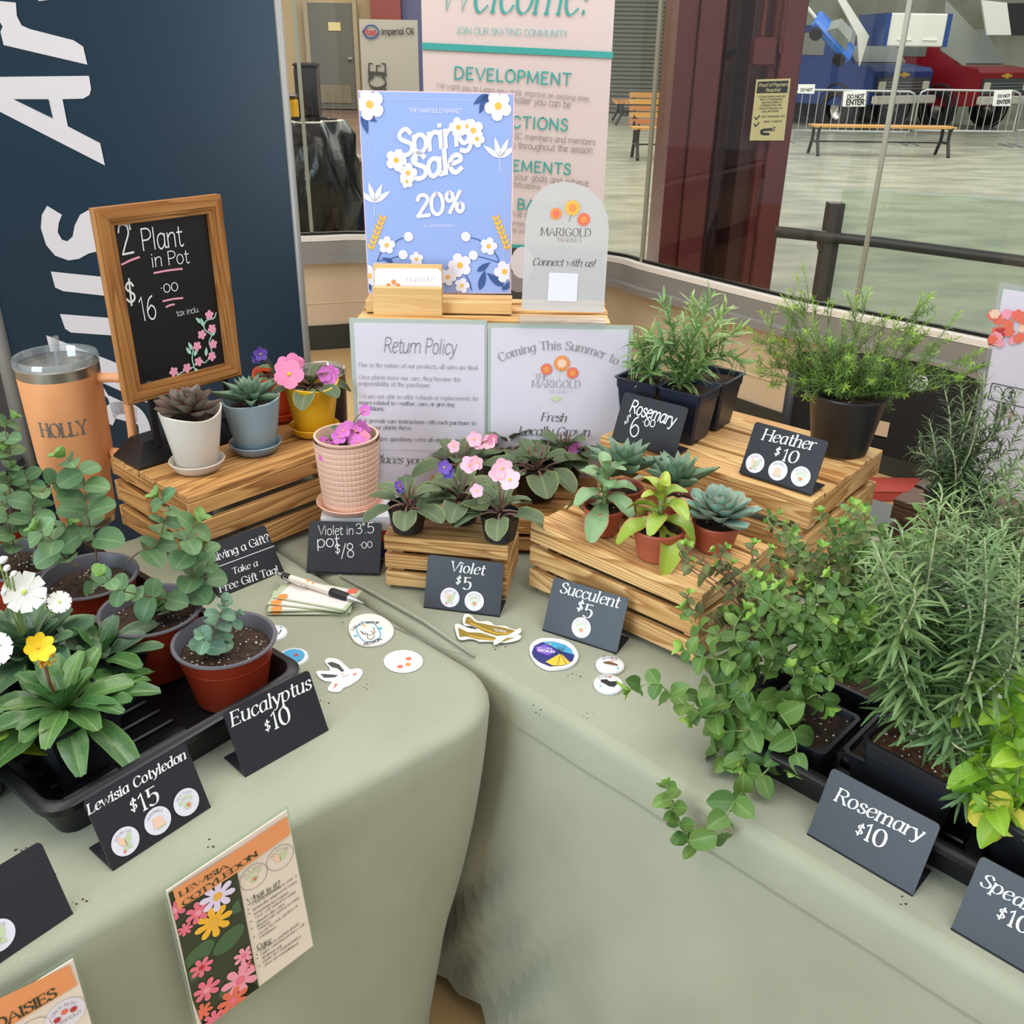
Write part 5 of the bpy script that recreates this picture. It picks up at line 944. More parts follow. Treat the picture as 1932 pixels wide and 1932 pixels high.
def leafm(key, m_, wf, ratio=0.8, droop=0.15, fold=0.12, wave=0.0, pet=0.0, petm=None, nu=7, nv=4, cup=0.0, notch=0.0, thick=0.0, pr=0.03, twist=0.0, curl=0.0):
    """blade of length 1 from the origin along +x; petiole runs back to x = -pet"""
    if key in LM: return LM[key]
    mb = MB()
    def fn(u, v, s=1):
        y = (v - 0.5) * 2; w = wf(u) * ratio * 0.5; x = u - notch * (abs(y) ** 1.0) * (0 if u > 0.3 else 1) * 0.0
        if notch and u < 0.25: x = u - notch * abs(y) * (1 - u / 0.25)
        z = -droop * u * u + fold * abs(y) * w + wave * math.sin(u * 14 + y * 2) * abs(y) + cup * (abs(y) ** 2) * w + curl * u ** 4
        yy = y * w; tw_ = twist * u; yy, z = yy * math.cos(tw_) - 0 * math.sin(tw_), z + yy * math.sin(tw_)
        if thick: z += s * thick * (1 - y * y) * (0.25 + math.sin(math.pi * min(1, u * 0.95 + 0.03)))
        return Vector((x, yy, z))
    if thick:
        mb.grid(lambda u, v: fn(u, v, 1), nu, nv, uv=True); mb.grid(lambda u, v: fn(u, 1 - v, -0.9), nu, nv, uv=True)
    else: mb.grid(fn, nu, nv, uv=True)
    mats = [m_]
    if pet: mats.append(petm or m_); mb.tube(catmull([(-pet, 0, -pet * 0.15), (-pet * 0.5, 0, 0.01), (0.02, 0, 0.0)], 3), pr, 5, mi=1)
    LM[key] = mb.mesh('leaf', mats, True); return LM[key]
w_round = lambda u: max(0.12, (1 - abs(2 * u - 1) ** 2.6)) ** 0.55
w_ovate = lambda u: (0.22 + 0.78 * math.sqrt(max(0, 1 - ((0.42 - u) / 0.42) ** 2))) if u < 0.42 else max(0.04, (1 - ((u - 0.42) / 0.58) ** 2.4)) ** 0.7
w_heart = lambda u: (0.55 + 0.45 * min(1, u / 0.22)) * (1.0 if u < 0.45 else max(0.22, math.sqrt(max(0.0, 1 - ((u - 0.45) / 0.55) ** 2.6)))) if u > 0 else 0.42
w_spoon = lambda u: 0.34 + 0.66 * math.sin(math.pi * min(1, max(0, (u - 0.25) / 0.75)) ** 1.15) if 0.25 < u < 0.999 else (0.30 if u <= 0.25 else 0.34)
w_strap = lambda u: (0.35 + 0.65 * min(1, u * 1.6)) * (1 - max(0, u - 0.72) ** 2 * 11) if u < 0.99 else 0.1
w_tongue = lambda u: (0.6 + 0.4 * math.sin(math.pi * u)) * (1 - max(0, u - 0.5) / 0.5 * 0.75) if u < 0.97 else 0.04
w_spade = lambda u: (0.45 + 0.75 * u) if u < 0.62 else 0.915 * math.sqrt(max(0, 1 - ((u - 0.62) / 0.38) ** 2)) + 0.02 * 0
def leaf(t, me, pos, d, up, L, name='leaf', sy=1.0, label=None):
    M = frameM(pos, d, up) @ Matrix.Diagonal((L, L * sy, L, 1)); return place(name, me, M, t, label)
def sph(az, el): return Vector((math.cos(el) * math.cos(az), math.cos(el) * math.sin(az), math.sin(el)))
# leaf materials
stem_g = mat('green_stem', (128, 148, 84), 0.6); stem_r = mat('reddish_stem', (128, 84, 70), 0.6); stem_b = mat('brown_stem', (120, 98, 70), 0.7); stem_w = mat('pale_woody_stem', (180, 184, 142), 0.7)
vl = leafmat('violet_leaf', (84, 100, 70), (132, 142, 98), (128, 142, 88), 0.6, rgb2=(104, 120, 86), rand=0.2); vunder = mat('violet_petiole', (128, 96, 82), 0.6)
el = leafmat('eucalyptus_leaf', (84, 120, 74), (140, 164, 116), None, 0.5, rgb2=(110, 144, 98), rand=0.22); elb = leafmat('eucalyptus_blue_leaf', (98, 136, 110), (150, 176, 144), None, 0.55, rgb2=(116, 152, 124), rand=0.18); ely = leafmat('eucalyptus_young_leaf', (116, 150, 76), (150, 176, 110), None, 0.5, rand=0.15)
lw = leafmat('lewisia_leaf', (66, 106, 56), (126, 158, 86), (96, 134, 68), 0.25, rgb2=(88, 128, 70), rand=0.2, tw=0.1); lwy = leafmat('lewisia_pale_leaf', (132, 160, 52), (160, 180, 80), None, 0.3, rand=0.15); lwb = leafmat('lewisia_grey_leaf', (74, 104, 76), (110, 136, 96), (120, 146, 96), 0.3, rgb2=(86, 116, 84), rand=0.18, tw=0.1)
og = leafmat('oregano_leaf', (78, 114, 50), (130, 156, 88), None, 0.5, rgb2=(100, 136, 62), rand=0.25); ogy = leafmat('oregano_young_leaf', (122, 160, 66), (170, 196, 100), None, 0.5, rand=0.15); ogp = leafmat('oregano_purple_leaf', (92, 112, 56), (130, 136, 86), None, 0.55, rgb2=(108, 104, 66), rand=0.25)
rm_ = leafmat('rosemary_leaf', (100, 132, 78), (140, 162, 108), None, 0.5, rgb2=(124, 154, 96), rand=0.2); rmd = leafmat('rosemary_dark_leaf', (84, 108, 68), (124, 146, 98), None, 0.5, rgb2=(104, 128, 84), rand=0.2); rml = leafmat('rosemary_seedling_leaf', (124, 158, 92), (158, 184, 122), None, 0.5, rgb2=(144, 176, 108), rand=0.15)
hm = leafmat('heather_leaf', (88, 118, 50), (110, 140, 64), None, 0.5, rgb2=(112, 142, 60), rand=0.2, tw=0.2); hmt = leafmat('heather_tip_leaf', (132, 172, 50), (146, 184, 64), None, 0.5, rand=0.1, tw=0.25)
mt_ = leafmat('mint_leaf', (122, 168, 42), (164, 194, 84), None, 0.45, rgb2=(142, 184, 54), rand=0.15, tw=0.2); mty = leafmat('mint_yellow_leaf', (196, 194, 62), (214, 208, 100), None, 0.5, rand=0.1, tw=0.2)
# ---------------------------------------------------------------- African violets
V_L = [leafm('v%d' % i, vl, w_heart, 0.84, 0.14 + 0.14 * i, 0.10, 0.012, 0.6, vunder, cup=0.25, notch=0.10, pr=0.04, nu=9) for i in range(3)]
V_S = leafm('vs', vl, w_ovate, 0.7, 0.1, 0.2, 0.0, 0.3, vunder, nu=5, cup=0.3)
FLM = {}
def petals(key, m_, cm, n, wf, ratio, cupz, k=1.0):
    if key in FLM: return FLM[key]
    mb = MB()
    for i in range(n):
        a = 2 * math.pi * i / n; Rz = Matrix.Rotation(a, 4, 'Z'); s = k if i in (0, 1) else 1.0; tm = MB()
        tm.grid(lambda u, v: Vector((u * s, (v - 0.5) * 2 * wf(u) * ratio * 0.5, cupz * u * u + 0.05 * math.sin(v * 9 + i) * u)), 5, 3, uv=True); mb.merge(tm, Rz @ Matrix.Translation((0.03, 0, 0)))
    FLM[key] = mb.mesh('flower', m_, True); c = MB(); c.lathe([(0.13, 0.0), (0.15, 0.05), (0.08, 0.13), (0, 0.14)], 8); FLM[key + 'c'] = c.mesh('flower_centre', cm, True); return FLM[key]
def petmat(n, c, c2): return mat(n, c, 0.6, rgb2=c2, scale=50, rand=0.08)
ycen = mat('flower_yellow_centre', (232, 190, 60), 0.6)
petals('vp', petmat('pale_pink_petal', (238, 166, 186), (246, 190, 204)), ycen, 5, w_round, 1.0, 0.15); petals('vm', petmat('magenta_petal', (196, 92, 176), (214, 120, 196)), ycen, 5, w_round, 1.0, 0.15)
petals('vb', petmat('violet_petal', (82, 60, 148), (96, 74, 168)), ycen, 5, w_round, 0.9, 0.25); petals('vk', petmat('rose_pink_petal', (220, 112, 158), (236, 146, 182)), ycen, 5, w_round, 1.05, 0.12)
petals('lw', petmat('white_petal', (238, 234, 222), (246, 244, 236)), mat('green_centre', (206, 214, 120), 0.6), 9, lambda u: (0.3 + 0.7 * u) if u < 0.85 else 0.8, 0.66, 0.10); petals('ly', petmat('yellow_petal', (244, 202, 26), (248, 214, 50)), ycen, 7, w_round, 0.75, 0.55)
def flower(t, key, pos, r, nrm, rot=0.0, base=None, name='flower', sm=None):
    z = Vector(nrm).normalized(); x = z.cross(Vector((0.3, 0.2, 1))).normalized(); M = frameM(pos, x, z) @ Matrix.Rotation(rot, 4, 'Z') @ Matrix.Diagonal((r, r, r, 1)); o = place(name, FLM[key], M, t); place('flower_centre', FLM[key + 'c'], M.copy(), o)
    if base is not None:
        mid = (pos + base) / 2 + Vector((0, 0, 0.01)); mb = MB(); mb.tube(catmull([base, mid, pos - z * 0.001], 4), [0.0011] * 8 + [0.0009], 5) if False else mb.tube(catmull([base, mid, pos - z * 0.001], 4), 0.001, 5); place('flower_stem', mb.mesh('flower_stem', sm or vunder, True), Matrix(), t)
TOCAM = lambda p: (EYE - p).normalized()
def violet(label, c, rt, h, seed, n=11, R_=0.062, flowers=(), stalks=0, m_=None, potfn=None, group='small potted African violets', name='potted_violet', elev=0.0, rb=0.78):
    r = random.Random(seed); t = thing(name, label, 'plant', c, 0, group)
    if potfn: zl = potfn(t)
    else: zl = pot_round(t, c, rt, rt * rb, h, m_ or blackpot, lip=0.001, bits=6, level=0.86, n=32)
    b = c + zv(zl + 0.002)
    for i in range(n):
        ring = 0 if i < n * 0.6 else 1; az = 2 * math.pi * (i / (n * 0.6 if ring == 0 else n * 0.4)) + r.uniform(-0.3, 0.3) + seed; el_ = rad(r.uniform(-14, 10) if ring == 0 else r.uniform(18, 44)) + elev
        L = R_ * (r.uniform(0.62, 0.76) if ring == 0 else r.uniform(0.40, 0.54)); d = sph(az, el_); up = Vector((0, 0, 1)) + sph(az, 0) * 0.15 + Vector((r.uniform(-.2, .2), r.uniform(-.2, .2), 0))
        leaf(t, V_L[r.randrange(3)], b + sph(az, 0) * L * (0.55 if ring == 0 else 0.35) + d * L * 0.15 + zv(0.008 + 0.012 * ring), d, up, L)
    for i in range(5):
        az = r.uniform(0, 6.28); leaf(t, V_S, b + sph(az, 0) * 0.006 + zv(0.012), sph(az, rad(r.uniform(45, 75))), sph(az, 0) * -1 + zv(0.5), R_ * r.uniform(0.2, 0.3))
    for i in range(stalks):
        az = r.uniform(0, 6.28); p1 = b + Vector((r.uniform(-.008, .008), r.uniform(-.008, .008), 0.0)); p2 = p1 + sph(az, rad(72)) * r.uniform(0.04, 0.055); mb = MB(); mb.tube(catmull([p1, (p1 + p2) / 2 + sph(az, 0) * 0.002, p2], 3), [0.0016] * 6 + [0.001], 5); place('flower_stalk', mb.mesh('flower_stalk', stem_r, True), Matrix(), t)
    for (k, px, py, rr, dy) in flowers:
        p = U(c, px, py, dy); nn = TOCAM(p) + Vector((r.uniform(-.5, .5), r.uniform(-.5, .2), r.uniform(0, .5))); flower(t, k, p, rr, nn, r.uniform(0, 6), b + zv(0.01))
    return t
V = lambda px, py, h: P(px, py, h)
violet('potted violet at the left end of the smallest crate with one dark purple bud', V(770, 1000, .098), .031, .043, 1, 12, 0.068, [('vb', 752, 916, 0.008, -0.01), ('vb', 755, 925, 0.006, -0.01)], 3)
violet('potted violet at the right front of the smallest crate with several pale pink flowers', V(943, 1016, .098), .031, .045, 2, 12, 0.066, [('vp', 948, 884, 0.016, -0.01), ('vp', 962, 905, 0.017, -0.02), ('vp', 938, 893, 0.013, -0.01), ('vp', 900, 926, 0.011, -0.02)], 1)
violet('violet between and behind the other two on the smallest crate, with purple flowers', V(872, 983, .098), .030, .041, 3, 13, 0.072, [('vb', 838, 882, 0.012, -0.01), ('vb', 846, 893, 0.010, -0.01), ('vp', 886, 877, 0.015, 0.0), ('vp', 898, 874, 0.012, 0.0)], 1, elev=0.15)
violet('largest back-row violet, flowerless with bare red stalks, in a black pot', V(1012, 935, .066), .042, .056, 4, 13, 0.085, [], 5, elev=0.2)
violet('back-row violet nearest the square seedling pots with two magenta flowers', V(1063, 900, .066), .037, .052, 5, 12, 0.07, [('vm', 1080, 850, 0.009, -0.02), ('vm', 1071, 865, 0.010, -0.02), ('vm', 1087, 840, 0.007, -0.01)], 3, elev=0.15)
violet('rearmost violet against the policy sheets, without open flowers', V(958, 890, .066), .036, .056, 6, 12, 0.078, [], 3, elev=0.2)
violet('violet behind the smallest crate with pink flowers on long reddish stems', V(868, 925, .066), .034, .05, 7, 12, 0.075, [('vp', 857, 842, 0.012, 0.0), ('vp', 895, 829, 0.014, 0.0), ('vp', 903, 838, 0.011, 0.0), ('vp', 922, 834, 0.013, 0.0), ('vk', 929, 828, 0.010, 0.0)], 0, elev=0.2)
# ribbed pink pot with saucer, on a small printed box
pc = V(662, 955, .078)
bt = thing('printed_box', 'small red, white and blue printed box under the ribbed pink pot', 'box', Vector((pc.x + 0.01, pc.y + 0.0, T)), rad(5)); Mb = WM[bt.name]
for nm, z0, z1, m_ in (('carton', 0, 0.03, mat('box_blue', (46, 60, 120), 0.4)), ('carton_band', 0.03, 0.052, mat('box_red', (190, 44, 50), 0.4)), ('carton_lid', 0.052, 0.0775, mat('box_white', (222, 220, 224), 0.4))):
    mb = MB(); mb.box((0, 0, (z0 + z1) / 2), (0.115, 0.085, z1 - z0)); place(nm, mb.mesh(nm, m_), Mb.copy(), bt)
pinkm = mat('pink_ceramic', (224, 182, 158), 0.55, rgb2=(230, 190, 168), scale=8)
def saucer(t, c, r, h, m_, wob=None, n=48):
    mb = MB(); mb.lathe([(0, 0.0005), (r * 0.78, 0.0005), (r * 0.84, 0.002), (r, h), (r - 0.0012, h + 0.0012), (r - 0.0035, h), (r * 0.78, 0.005), (0, 0.005)], n, wob=wob); place('saucer', mb.mesh('saucer', m_, 'auto'), Matrix.Translation(c), t)
def pinkpot(t):
    saucer(t, pc, 0.058, 0.014, pinkm); mb = MB(); R0, R1, H = 0.044, 0.053, 0.118; nz, na = 12, 44
    prof = [(0, 0.006), (R0, 0.006), (R0 + 0.001, 0.01)]; prof2 = [(R1, 0.012 + H), (R1 + 0.0008, H + 0.0155), (R1 - 0.003, H + 0.0155), (R1 - 0.006, H * 0.85)]
    mb.lathe(prof, 88); K = 3
    def fn(u, v):
        z = 0.01 + u * H; fz = (u * nz) % 1.0; fa = (v * na) % 1.0; g = 0 if (fz < 0.16 or fz > 0.9) else 1; q = 0 if (fa < 0.2 or fa > 0.86) else 1
        if u > 0.965: g = 1; q = 1
        r = R0 + 0.001 + (R1 - R0) * u + 0.0013 * (g * (0.4 + 0.6 * q)); a = 2 * math.pi * v; return Vector((r * math.cos(a), r * math.sin(a), z))
    mb.grid(fn, nz * 6, na * 5); mb.lathe(prof2, 88); place('pot', mb.mesh('pot', pinkm, 'auto'), Matrix.Translation(pc), t); soil_disc(t, pc + zv(0.012 + H * 0.86), 0.049, soil_m, 8); return 0.012 + H * 0.86
violet('violet with magenta flowers in a ribbed pink ceramic pot and saucer', pc, 0, 0, 8, 9, 0.044, [('vm', 648, 812, 0.012, -.02), ('vm', 640, 824, 0.013, -.02), ('vm', 671, 815, 0.012, -.01), ('vm', 686, 812, 0.012, 0), ('vm', 657, 806, 0.011, 0), ('vm', 676, 834, 0.013, -.03), ('vm', 665, 826, 0.011, -.02), ('vm', 612, 834, 0.010, -.01), ('vm', 627, 842, 0.009, -.02), ('vm', 613, 860, 0.011, -.03), ('vm', 689, 774, 0.010, 0.01), ('vm', 680, 803, 0.010, 0.01), ('vk', 688, 824, 0.010, -.02)], 0, potfn=pinkpot, group='violets in ceramic pots')
# glazed ceramic pots on the left crate
def cwob(k, ph):
    return lambda r, z, a: (r * (1 + 0.01 * math.sin(3 * a + ph)), z + (k * math.sin(2 * a + ph) + 0.5 * k * math.sin(3 * a) if z > 0.05 else 0))
def ceramic(c, rt, rb, h, m_, ph, rs=0.046):
    def f(t):
        saucer(t, c, rs, 0.016, m_); mb = MB(); mb.lathe([(0, 0.006), (rb * 0.92, 0.006), (rb, 0.009), (rb + (rt - rb) * 0.45, h * 0.5), (rt, h - 0.001), (rt + 0.0005, h + 0.002), (rt - 0.002, h + 0.003), (rt - 0.0045, h - 0.002), (rt - 0.009, h * 0.78)], 56, wob=cwob(0.004, ph)); place('pot', mb.mesh('pot', m_, 'auto'), Matrix.Translation(c), t); soil_disc(t, c + zv(h * 0.84), rt - 0.006, soil_m, 4); return h * 0.86
    return f
# rosettes
def rosette(t, b, me, n, R_, tilt=(12, 80), seed=1, rings=3.2, sy=1.0, axis=None, lab=None):
    r = random.Random(seed); A = axis or Vector((0, 0, 1)); Q = Vector((0, 0, 1)).rotation_difference(A).to_matrix().to_4x4()
    for i in range(n):
        u = i / (n - 1); az = i * 2.39996 + seed; e = rad(tilt[0] + (tilt[1] - tilt[0]) * u ** 1.1) + r.uniform(-.06, .06); L = R_ * (1.0 - 0.62 * u) * r.uniform(0.93, 1.05)
        d = Q @ sph(az, e); up = Q @ (Vector((0, 0, 1)) * math.cos(e) - sph(az, 0) * math.sin(e)); leaf(t, me, b + A * (0.003 + 0.012 * u) + (Q @ sph(az, 0)) * 0.004 * (1 - u), d, up, L, sy=sy)
sp = leafmat('purple_rosette_leaf', (112, 96, 88), (134, 112, 104), (150, 66, 84), 0.35, rgb2=(104, 110, 84), rand=0.12, tw=0); sb = leafmat('green_rosette_leaf', (92, 120, 96), (112, 138, 112), (120, 140, 104), 0.4, rgb2=(108, 136, 110), rand=0.12, tw=0)
se = leafmat('blue_rosette_leaf', (128, 162, 146), (150, 182, 168), (206, 150, 140), 0.5, rgb2=(112, 148, 128), rand=0.14, tw=0); sg = leafmat('green_succulent_leaf', (104, 140, 92), (124, 158, 108), (150, 120, 84), 0.4, rgb2=(124, 158, 112), rand=0.16, tw=0); sy_ = leafmat('yellow_green_succulent_leaf', (126, 158, 52), (150, 180, 80), (190, 110, 80), 0.35, rgb2=(160, 176, 62), rand=0.16, tw=0)
S_P = leafm('sp', sp, w_spade, 0.46, -0.10, 0.15, 0, thick=0.05, cup=0.3, curl=0.10, nu=8, nv=4); S_B = leafm('sb', sb, w_tongue, 0.34, -0.05, 0.3, 0, thick=0.06, cup=0.5, nu=7, nv=4); S_E = leafm('se', se, w_spade, 0.50, -0.06, 0.12, 0, thick=0.05, cup=0.35, curl=0.10, nu=8, nv=4)
w_paddle = lambda u: (0.28 + 0.9 * u) if u < 0.7 else max(0.35, 0.91 * math.sqrt(max(0, 1 - ((u - 0.7) / 0.3) ** 2.4)))
S_G = leafm('sg', sg, w_paddle, 0.60, 0.12, 0.3, 0.02, thick=0.025, cup=0.2, curl=-0.35, nu=9, nv=4); S_Y = leafm('sy', sy_, w_paddle, 0.66, 0.05, 0.45, 0.03, thick=0.022, cup=0.2, curl=-0.5, nu=9, nv=4, twist=0.4)
def succ(label, c, potf, build, group='potted succulents', name='potted_succulent'):
    t = thing(name, label, 'plant', c, 0, group); z = potf(t); build(t, c + zv(z)); return t
white_c = mat('white_ceramic', (218, 208, 194), 0.35, rgb2=(210, 200, 186), scale=6, spec=0.4); blue_c = mat('blue_grey_ceramic', (138, 156, 164), 0.3, rgb2=(128, 148, 158), scale=8); yell_c = mat('yellow_ceramic', (224, 170, 30), 0.25); oran_c = mat('orange_ceramic', (206, 76, 36), 0.3)
c = V(374, 882, .148); succ('purple-tinged rosette succulent in a white glazed pot with saucer', c, ceramic(c, .050, .034, .1, white_c, 0.4), lambda t, b: rosette(t, b + zv(0.008), S_P, 34, 0.060, (8, 78), 3))
c = V(484, 848, .148); succ('green pointed rosette succulent in a blue-grey glazed pot with saucer', c, ceramic(c, .049, .035, .094, blue_c, 2.0), lambda t, b: rosette(t, b + zv(0.004), S_B, 26, 0.066, (14, 80), 5))
c = V(594, 815, .148); violet('violet with large pink flowers in a yellow glazed pot with saucer', c, 0, 0, 11, 10, 0.062, [('vk', 545, 706, 0.026, -.03), ('vk', 553, 688, 0.02, -.01), ('vk', 538, 690, 0.018, -.01), ('vm', 612, 706, 0.014, -.01), ('vm', 624, 704, 0.015, 0), ('vm', 622, 718, 0.013, -.01)], 0, potfn=ceramic(c, .049, .034, .094, yell_c, 1.0), group='violets in ceramic pots')
c = V(528, 788, .148); violet('small violet with one blue-purple flower in an orange glazed pot', c, 0, 0, 12, 8, 0.045, [('vb', 492, 668, 0.013, -.01), ('vb', 484, 676, 0.010, -.01)], 0, potfn=ceramic(c, .042, .032, .088, oran_c, 2.0, 0.04), group='violets in ceramic pots')
# terracotta potted succulents
def tpot(c, r, h): return lambda t: pot_round(t, c, r, r * 0.76, h, terra, lip=0.0015, collar=h * 0.28, bits=4, level=0.84, n=36)
def paddle(t, b, me, n, R_, seed, H=0.05, spread=(5, 70)):
    r = random.Random(seed); mb = MB(); mb.tube([b - zv(0.004), b + zv(H)], [0.0045, 0.004], 8); place('stem', mb.mesh('stem', stem_g, True), Matrix(), t)
    for i in range(n):
        u = i / (n - 1); az = i * 2.4 + seed; e = rad(spread[0] + (spread[1] - spread[0]) * u) + r.uniform(-.12, .12); L = R_ * (1 - 0.5 * u) * r.uniform(.88, 1.1); d = sph(az, e); leaf(t, me, b + zv(H * (0.1 + 0.9 * u)), d, Vector((0, 0, 1)) - sph(az, 0) * 0.5 + Vector((r.uniform(-.3, .3), r.uniform(-.3, .3), 0)), L)
c = V(1137, 1003, .12); succ('leafy grey-green paddle succulent in a terracotta pot at left on its crate', c, tpot(c, .0305, .044), lambda t, b: paddle(t, b, S_G, 15, 0.066, 2, 0.062, (-15, 72)))
c = V(1238, 1049, .12); succ('curly yellow-green succulent in a terracotta pot in the middle of its crate', c, tpot(c, .038, .05), lambda t, b: paddle(t, b, S_Y, 15, 0.064, 5, 0.062, (-18, 75)))
c = V(1347, 1034, .12); succ('pale blue rosette succulent edged pink in a terracotta pot', c, tpot(c, .035, .045), lambda t, b: rosette(t, b + zv(0.010), S_E, 42, 0.066, (6, 76), 9))
c = V(1172, 965, .12); succ('pointed grey-green succulent behind the leftmost terracotta succulent', c, tpot(c, .031, .044), lambda t, b: rosette(t, b + zv(0.028), S_B, 26, 0.08, (18, 82), 4))
c = V(1270, 985, .12); succ('pointed blue-green succulent behind the curly one', c, tpot(c, .032, .044), lambda t, b: rosette(t, b + zv(0.022), S_B, 24, 0.078, (18, 82), 8))
# ================================================================ TRAYS
def tray(label, A, ang, L, W, H, cells, base=T, m_=None):
    t = thing('plant_tray', label, 'tray', (A.x, A.y, base), rad(ang), 'black plastic plant trays'); M = WM[t.name]; m_ = m_ or plastic; mb = MB()
    def ring(o, z, r): 
        pts = []
        for cx, cy, a0 in ((L - r - o, W - r - o, 0), (r + o, W - r - o, 90), (r + o, r + o, 180), (L - r - o, r + o, 270)):
            for k in range(5): a = rad(a0 + k * 22.5); pts.append((cx + r * math.cos(a), cy + r * math.sin(a), z))
        return pts
    rings = [ring(0.016, 0.0, 0.02), ring(0.005, H * 0.8, 0.025), ring(-0.005, H * 0.81, 0.03), ring(-0.005, H - 0.003, 0.03), ring(-0.001, H, 0.028), ring(0.007, H, 0.026), ring(0.012, H * 0.85, 0.024), ring(0.020, 0.004, 0.02)]
    vs = [p for r_ in rings for p in r_]; n = 20
    mb.add(vs, [(i * n + j, i * n + (j + 1) % n, (i + 1) * n + (j + 1) % n, (i + 1) * n + j) for i in range(len(rings) - 1) for j in range(n)]); mb.add(rings[0], [tuple(range(n - 1, -1, -1))]); mb.add(rings[-1], [tuple(range(n))])
    place('shell', mb.mesh('shell', m_, 'auto'), M.copy(), t)
    rb = MB(); rb.box((0, 0, 0), (0.07, 0.012, 0.006), bev=0.002); me = rb.mesh('floor_rib', m_)
    for i in range(int((W - 0.06) / 0.03)):
        for j in range(int((L - 0.06) / 0.095)): place('floor_rib', me, M @ Matrix.Translation((0.075 + j * 0.095, 0.04 + i * 0.03, 0.0075)), t)
    return t
def tpt(t, x, y, z): return WM[t.name] @ Vector((x, y, z))
A = P(95, 1540, .055); tL = tray('black plant tray at left holding eucalyptus and lewisia pots', A, 51.7, 0.345, 0.62, 0.058, 0)
A = P(1338, 1352, .05); tR = tray('long black plant tray at right holding oregano and rosemary pots', A, -43.7, 0.46, 0.30, 0.05, 0, base=T - 0.003)
# ================================================================ EUCALYPTUS
E_R = [leafm('er%d' % i, el, w_round, 0.95, 0.05 + 0.12 * i, 0.08, 0, 0.12, stem_g, cup=0.2, pr=0.02, nu=9) for i in range(3)]; E_O = leafm('eo', el, w_ovate, 0.52, 0.15, 0.15, 0, 0.1, stem_g, cup=0.2, pr=0.02)
E_B = leafm('eb', elb, w_round, 0.9, 0.08, 0.1, 0, 0.12, stem_g, cup=0.25, pr=0.02); E_Y = leafm('ey', ely, w_round, 0.8, 0.0, 0.2, 0, 0.06, stem_g, cup=0.3, pr=0.02)
def along(pts, k=6): return catmull(pts, k)
def leafy(t, path, pairs, Lf, r, mes, tip=None, stem=stem_b, sr=0.0016, droop=-0.1, spread=70, start=0.15, whorl=2, size=lambda u: 1.0, tipn=4, tipk=0.5, tipme=None, face=0.5):
    pp = along(path); D = [0]
    for i in range(1, len(pp)): D.append(D[-1] + (pp[i] - pp[i - 1]).length)
    mb = MB(); mb.tube(pp, [sr * (1 - 0.55 * i / (len(pp) - 1)) for i in range(len(pp))], 5); place('stem', mb.mesh('stem', stem, True), Matrix(), t)
    for k in range(pairs):
        u = start + (1 - start) * (k + 0.5) / pairs; d = u * D[-1]; i = max(j for j in range(len(D)) if D[j] <= d); i = min(i, len(pp) - 2); q = pp[i] + (pp[i + 1] - pp[i]) * ((d - D[i]) / max(1e-6, D[i + 1] - D[i])); ax = (pp[i + 1] - pp[i]).normalized()
        s1 = ax.cross(Vector((0, 0, 1))); s1 = s1.normalized() if s1.length > 0.1 else Vector((1, 0, 0)); s2 = ax.cross(s1); ph = (k % 2) * math.pi / 2 + r.uniform(-0.4, 0.4)
        for w_ in range(whorl):
            a = ph + 2 * math.pi * w_ / whorl; o = s1 * math.cos(a) + s2 * math.sin(a); sp = rad(spread + r.uniform(-15, 15)); dd = ax * math.cos(sp) + o * math.sin(sp) + Vector((0, 0, droop)); leaf(t, mes[r.randrange(len(mes))], q, dd, ax * 0.5 + TOCAM(q) * face + Vector((r.uniform(-.35, .35), r.uniform(-.35, .35), 0.5)), Lf * size(u) * r.uniform(0.85, 1.12))
    if tip is not None:
        ax = (pp[-1] - pp[-2]).normalized()
        for k in range(tipn): a = k * 1.7; s1 = ax.cross(Vector((0.2, 0.1, 1))).normalized(); s2 = ax.cross(s1); dd = ax * 0.7 + (s1 * math.cos(a) + s2 * math.sin(a)) * 0.7; leaf(t, tip, pp[-1], dd, ax, Lf * tipk * r.uniform(.7, 1.1))
def euc(label, c, rt, h, seed, stems, level=0.8, bits=34):
    r = random.Random(seed); t = thing('potted_eucalyptus', label, 'plant', c, 0, 'eucalyptus in red-brown pots'); z = pot_round(t, c, rt, rt * 0.74, h, redpot, lip=0.0035, collar=0.004, soil=soil_m, rim_m=greyrim, level=level, bits=bits, n=48)
    mb = MB(); mb.lathe([(rt * 0.925, h * 0.72), (rt * 0.94, h * 0.725), (rt * 0.93, h * 0.735)], 48); place('band', mb.mesh('band', redpot, True), Matrix.Translation(c), t)
    for (base, pts, pairs, Lf, blue) in stems:
        b = U(c, *base[:2], base[2] if len(base) > 2 else 0); path = [b] + [U(c, p[0], p[1], p[2] if len(p) > 2 else 0) for p in pts]
        leafy(t, path, max(2, round(pairs * 0.8)), Lf * 0.98, r, [E_B] if blue else (E_R * 2 + [E_O]), tip=E_B if blue else E_Y, size=lambda u: 1.1 - 0.45 * u, spread=75, droop=-0.05, face=0.9)
    return t
Z0 = 0.006
c1 = V(438, 1308, Z0); euc('front eucalyptus in a red-brown pot with a small blue-green sprig', c1, .063, .088, 1, [((404, 1232), [(400, 1205, -.01), (412, 1170), (425, 1135)], 6, 0.026, True), ((398, 1228), [(388, 1215, -.02), (382, 1200, -.03)], 2, 0.030, True), ((404, 1230), [(430, 1180, .01), (450, 1160, .01)], 3, 0.022, True)], bits=70)
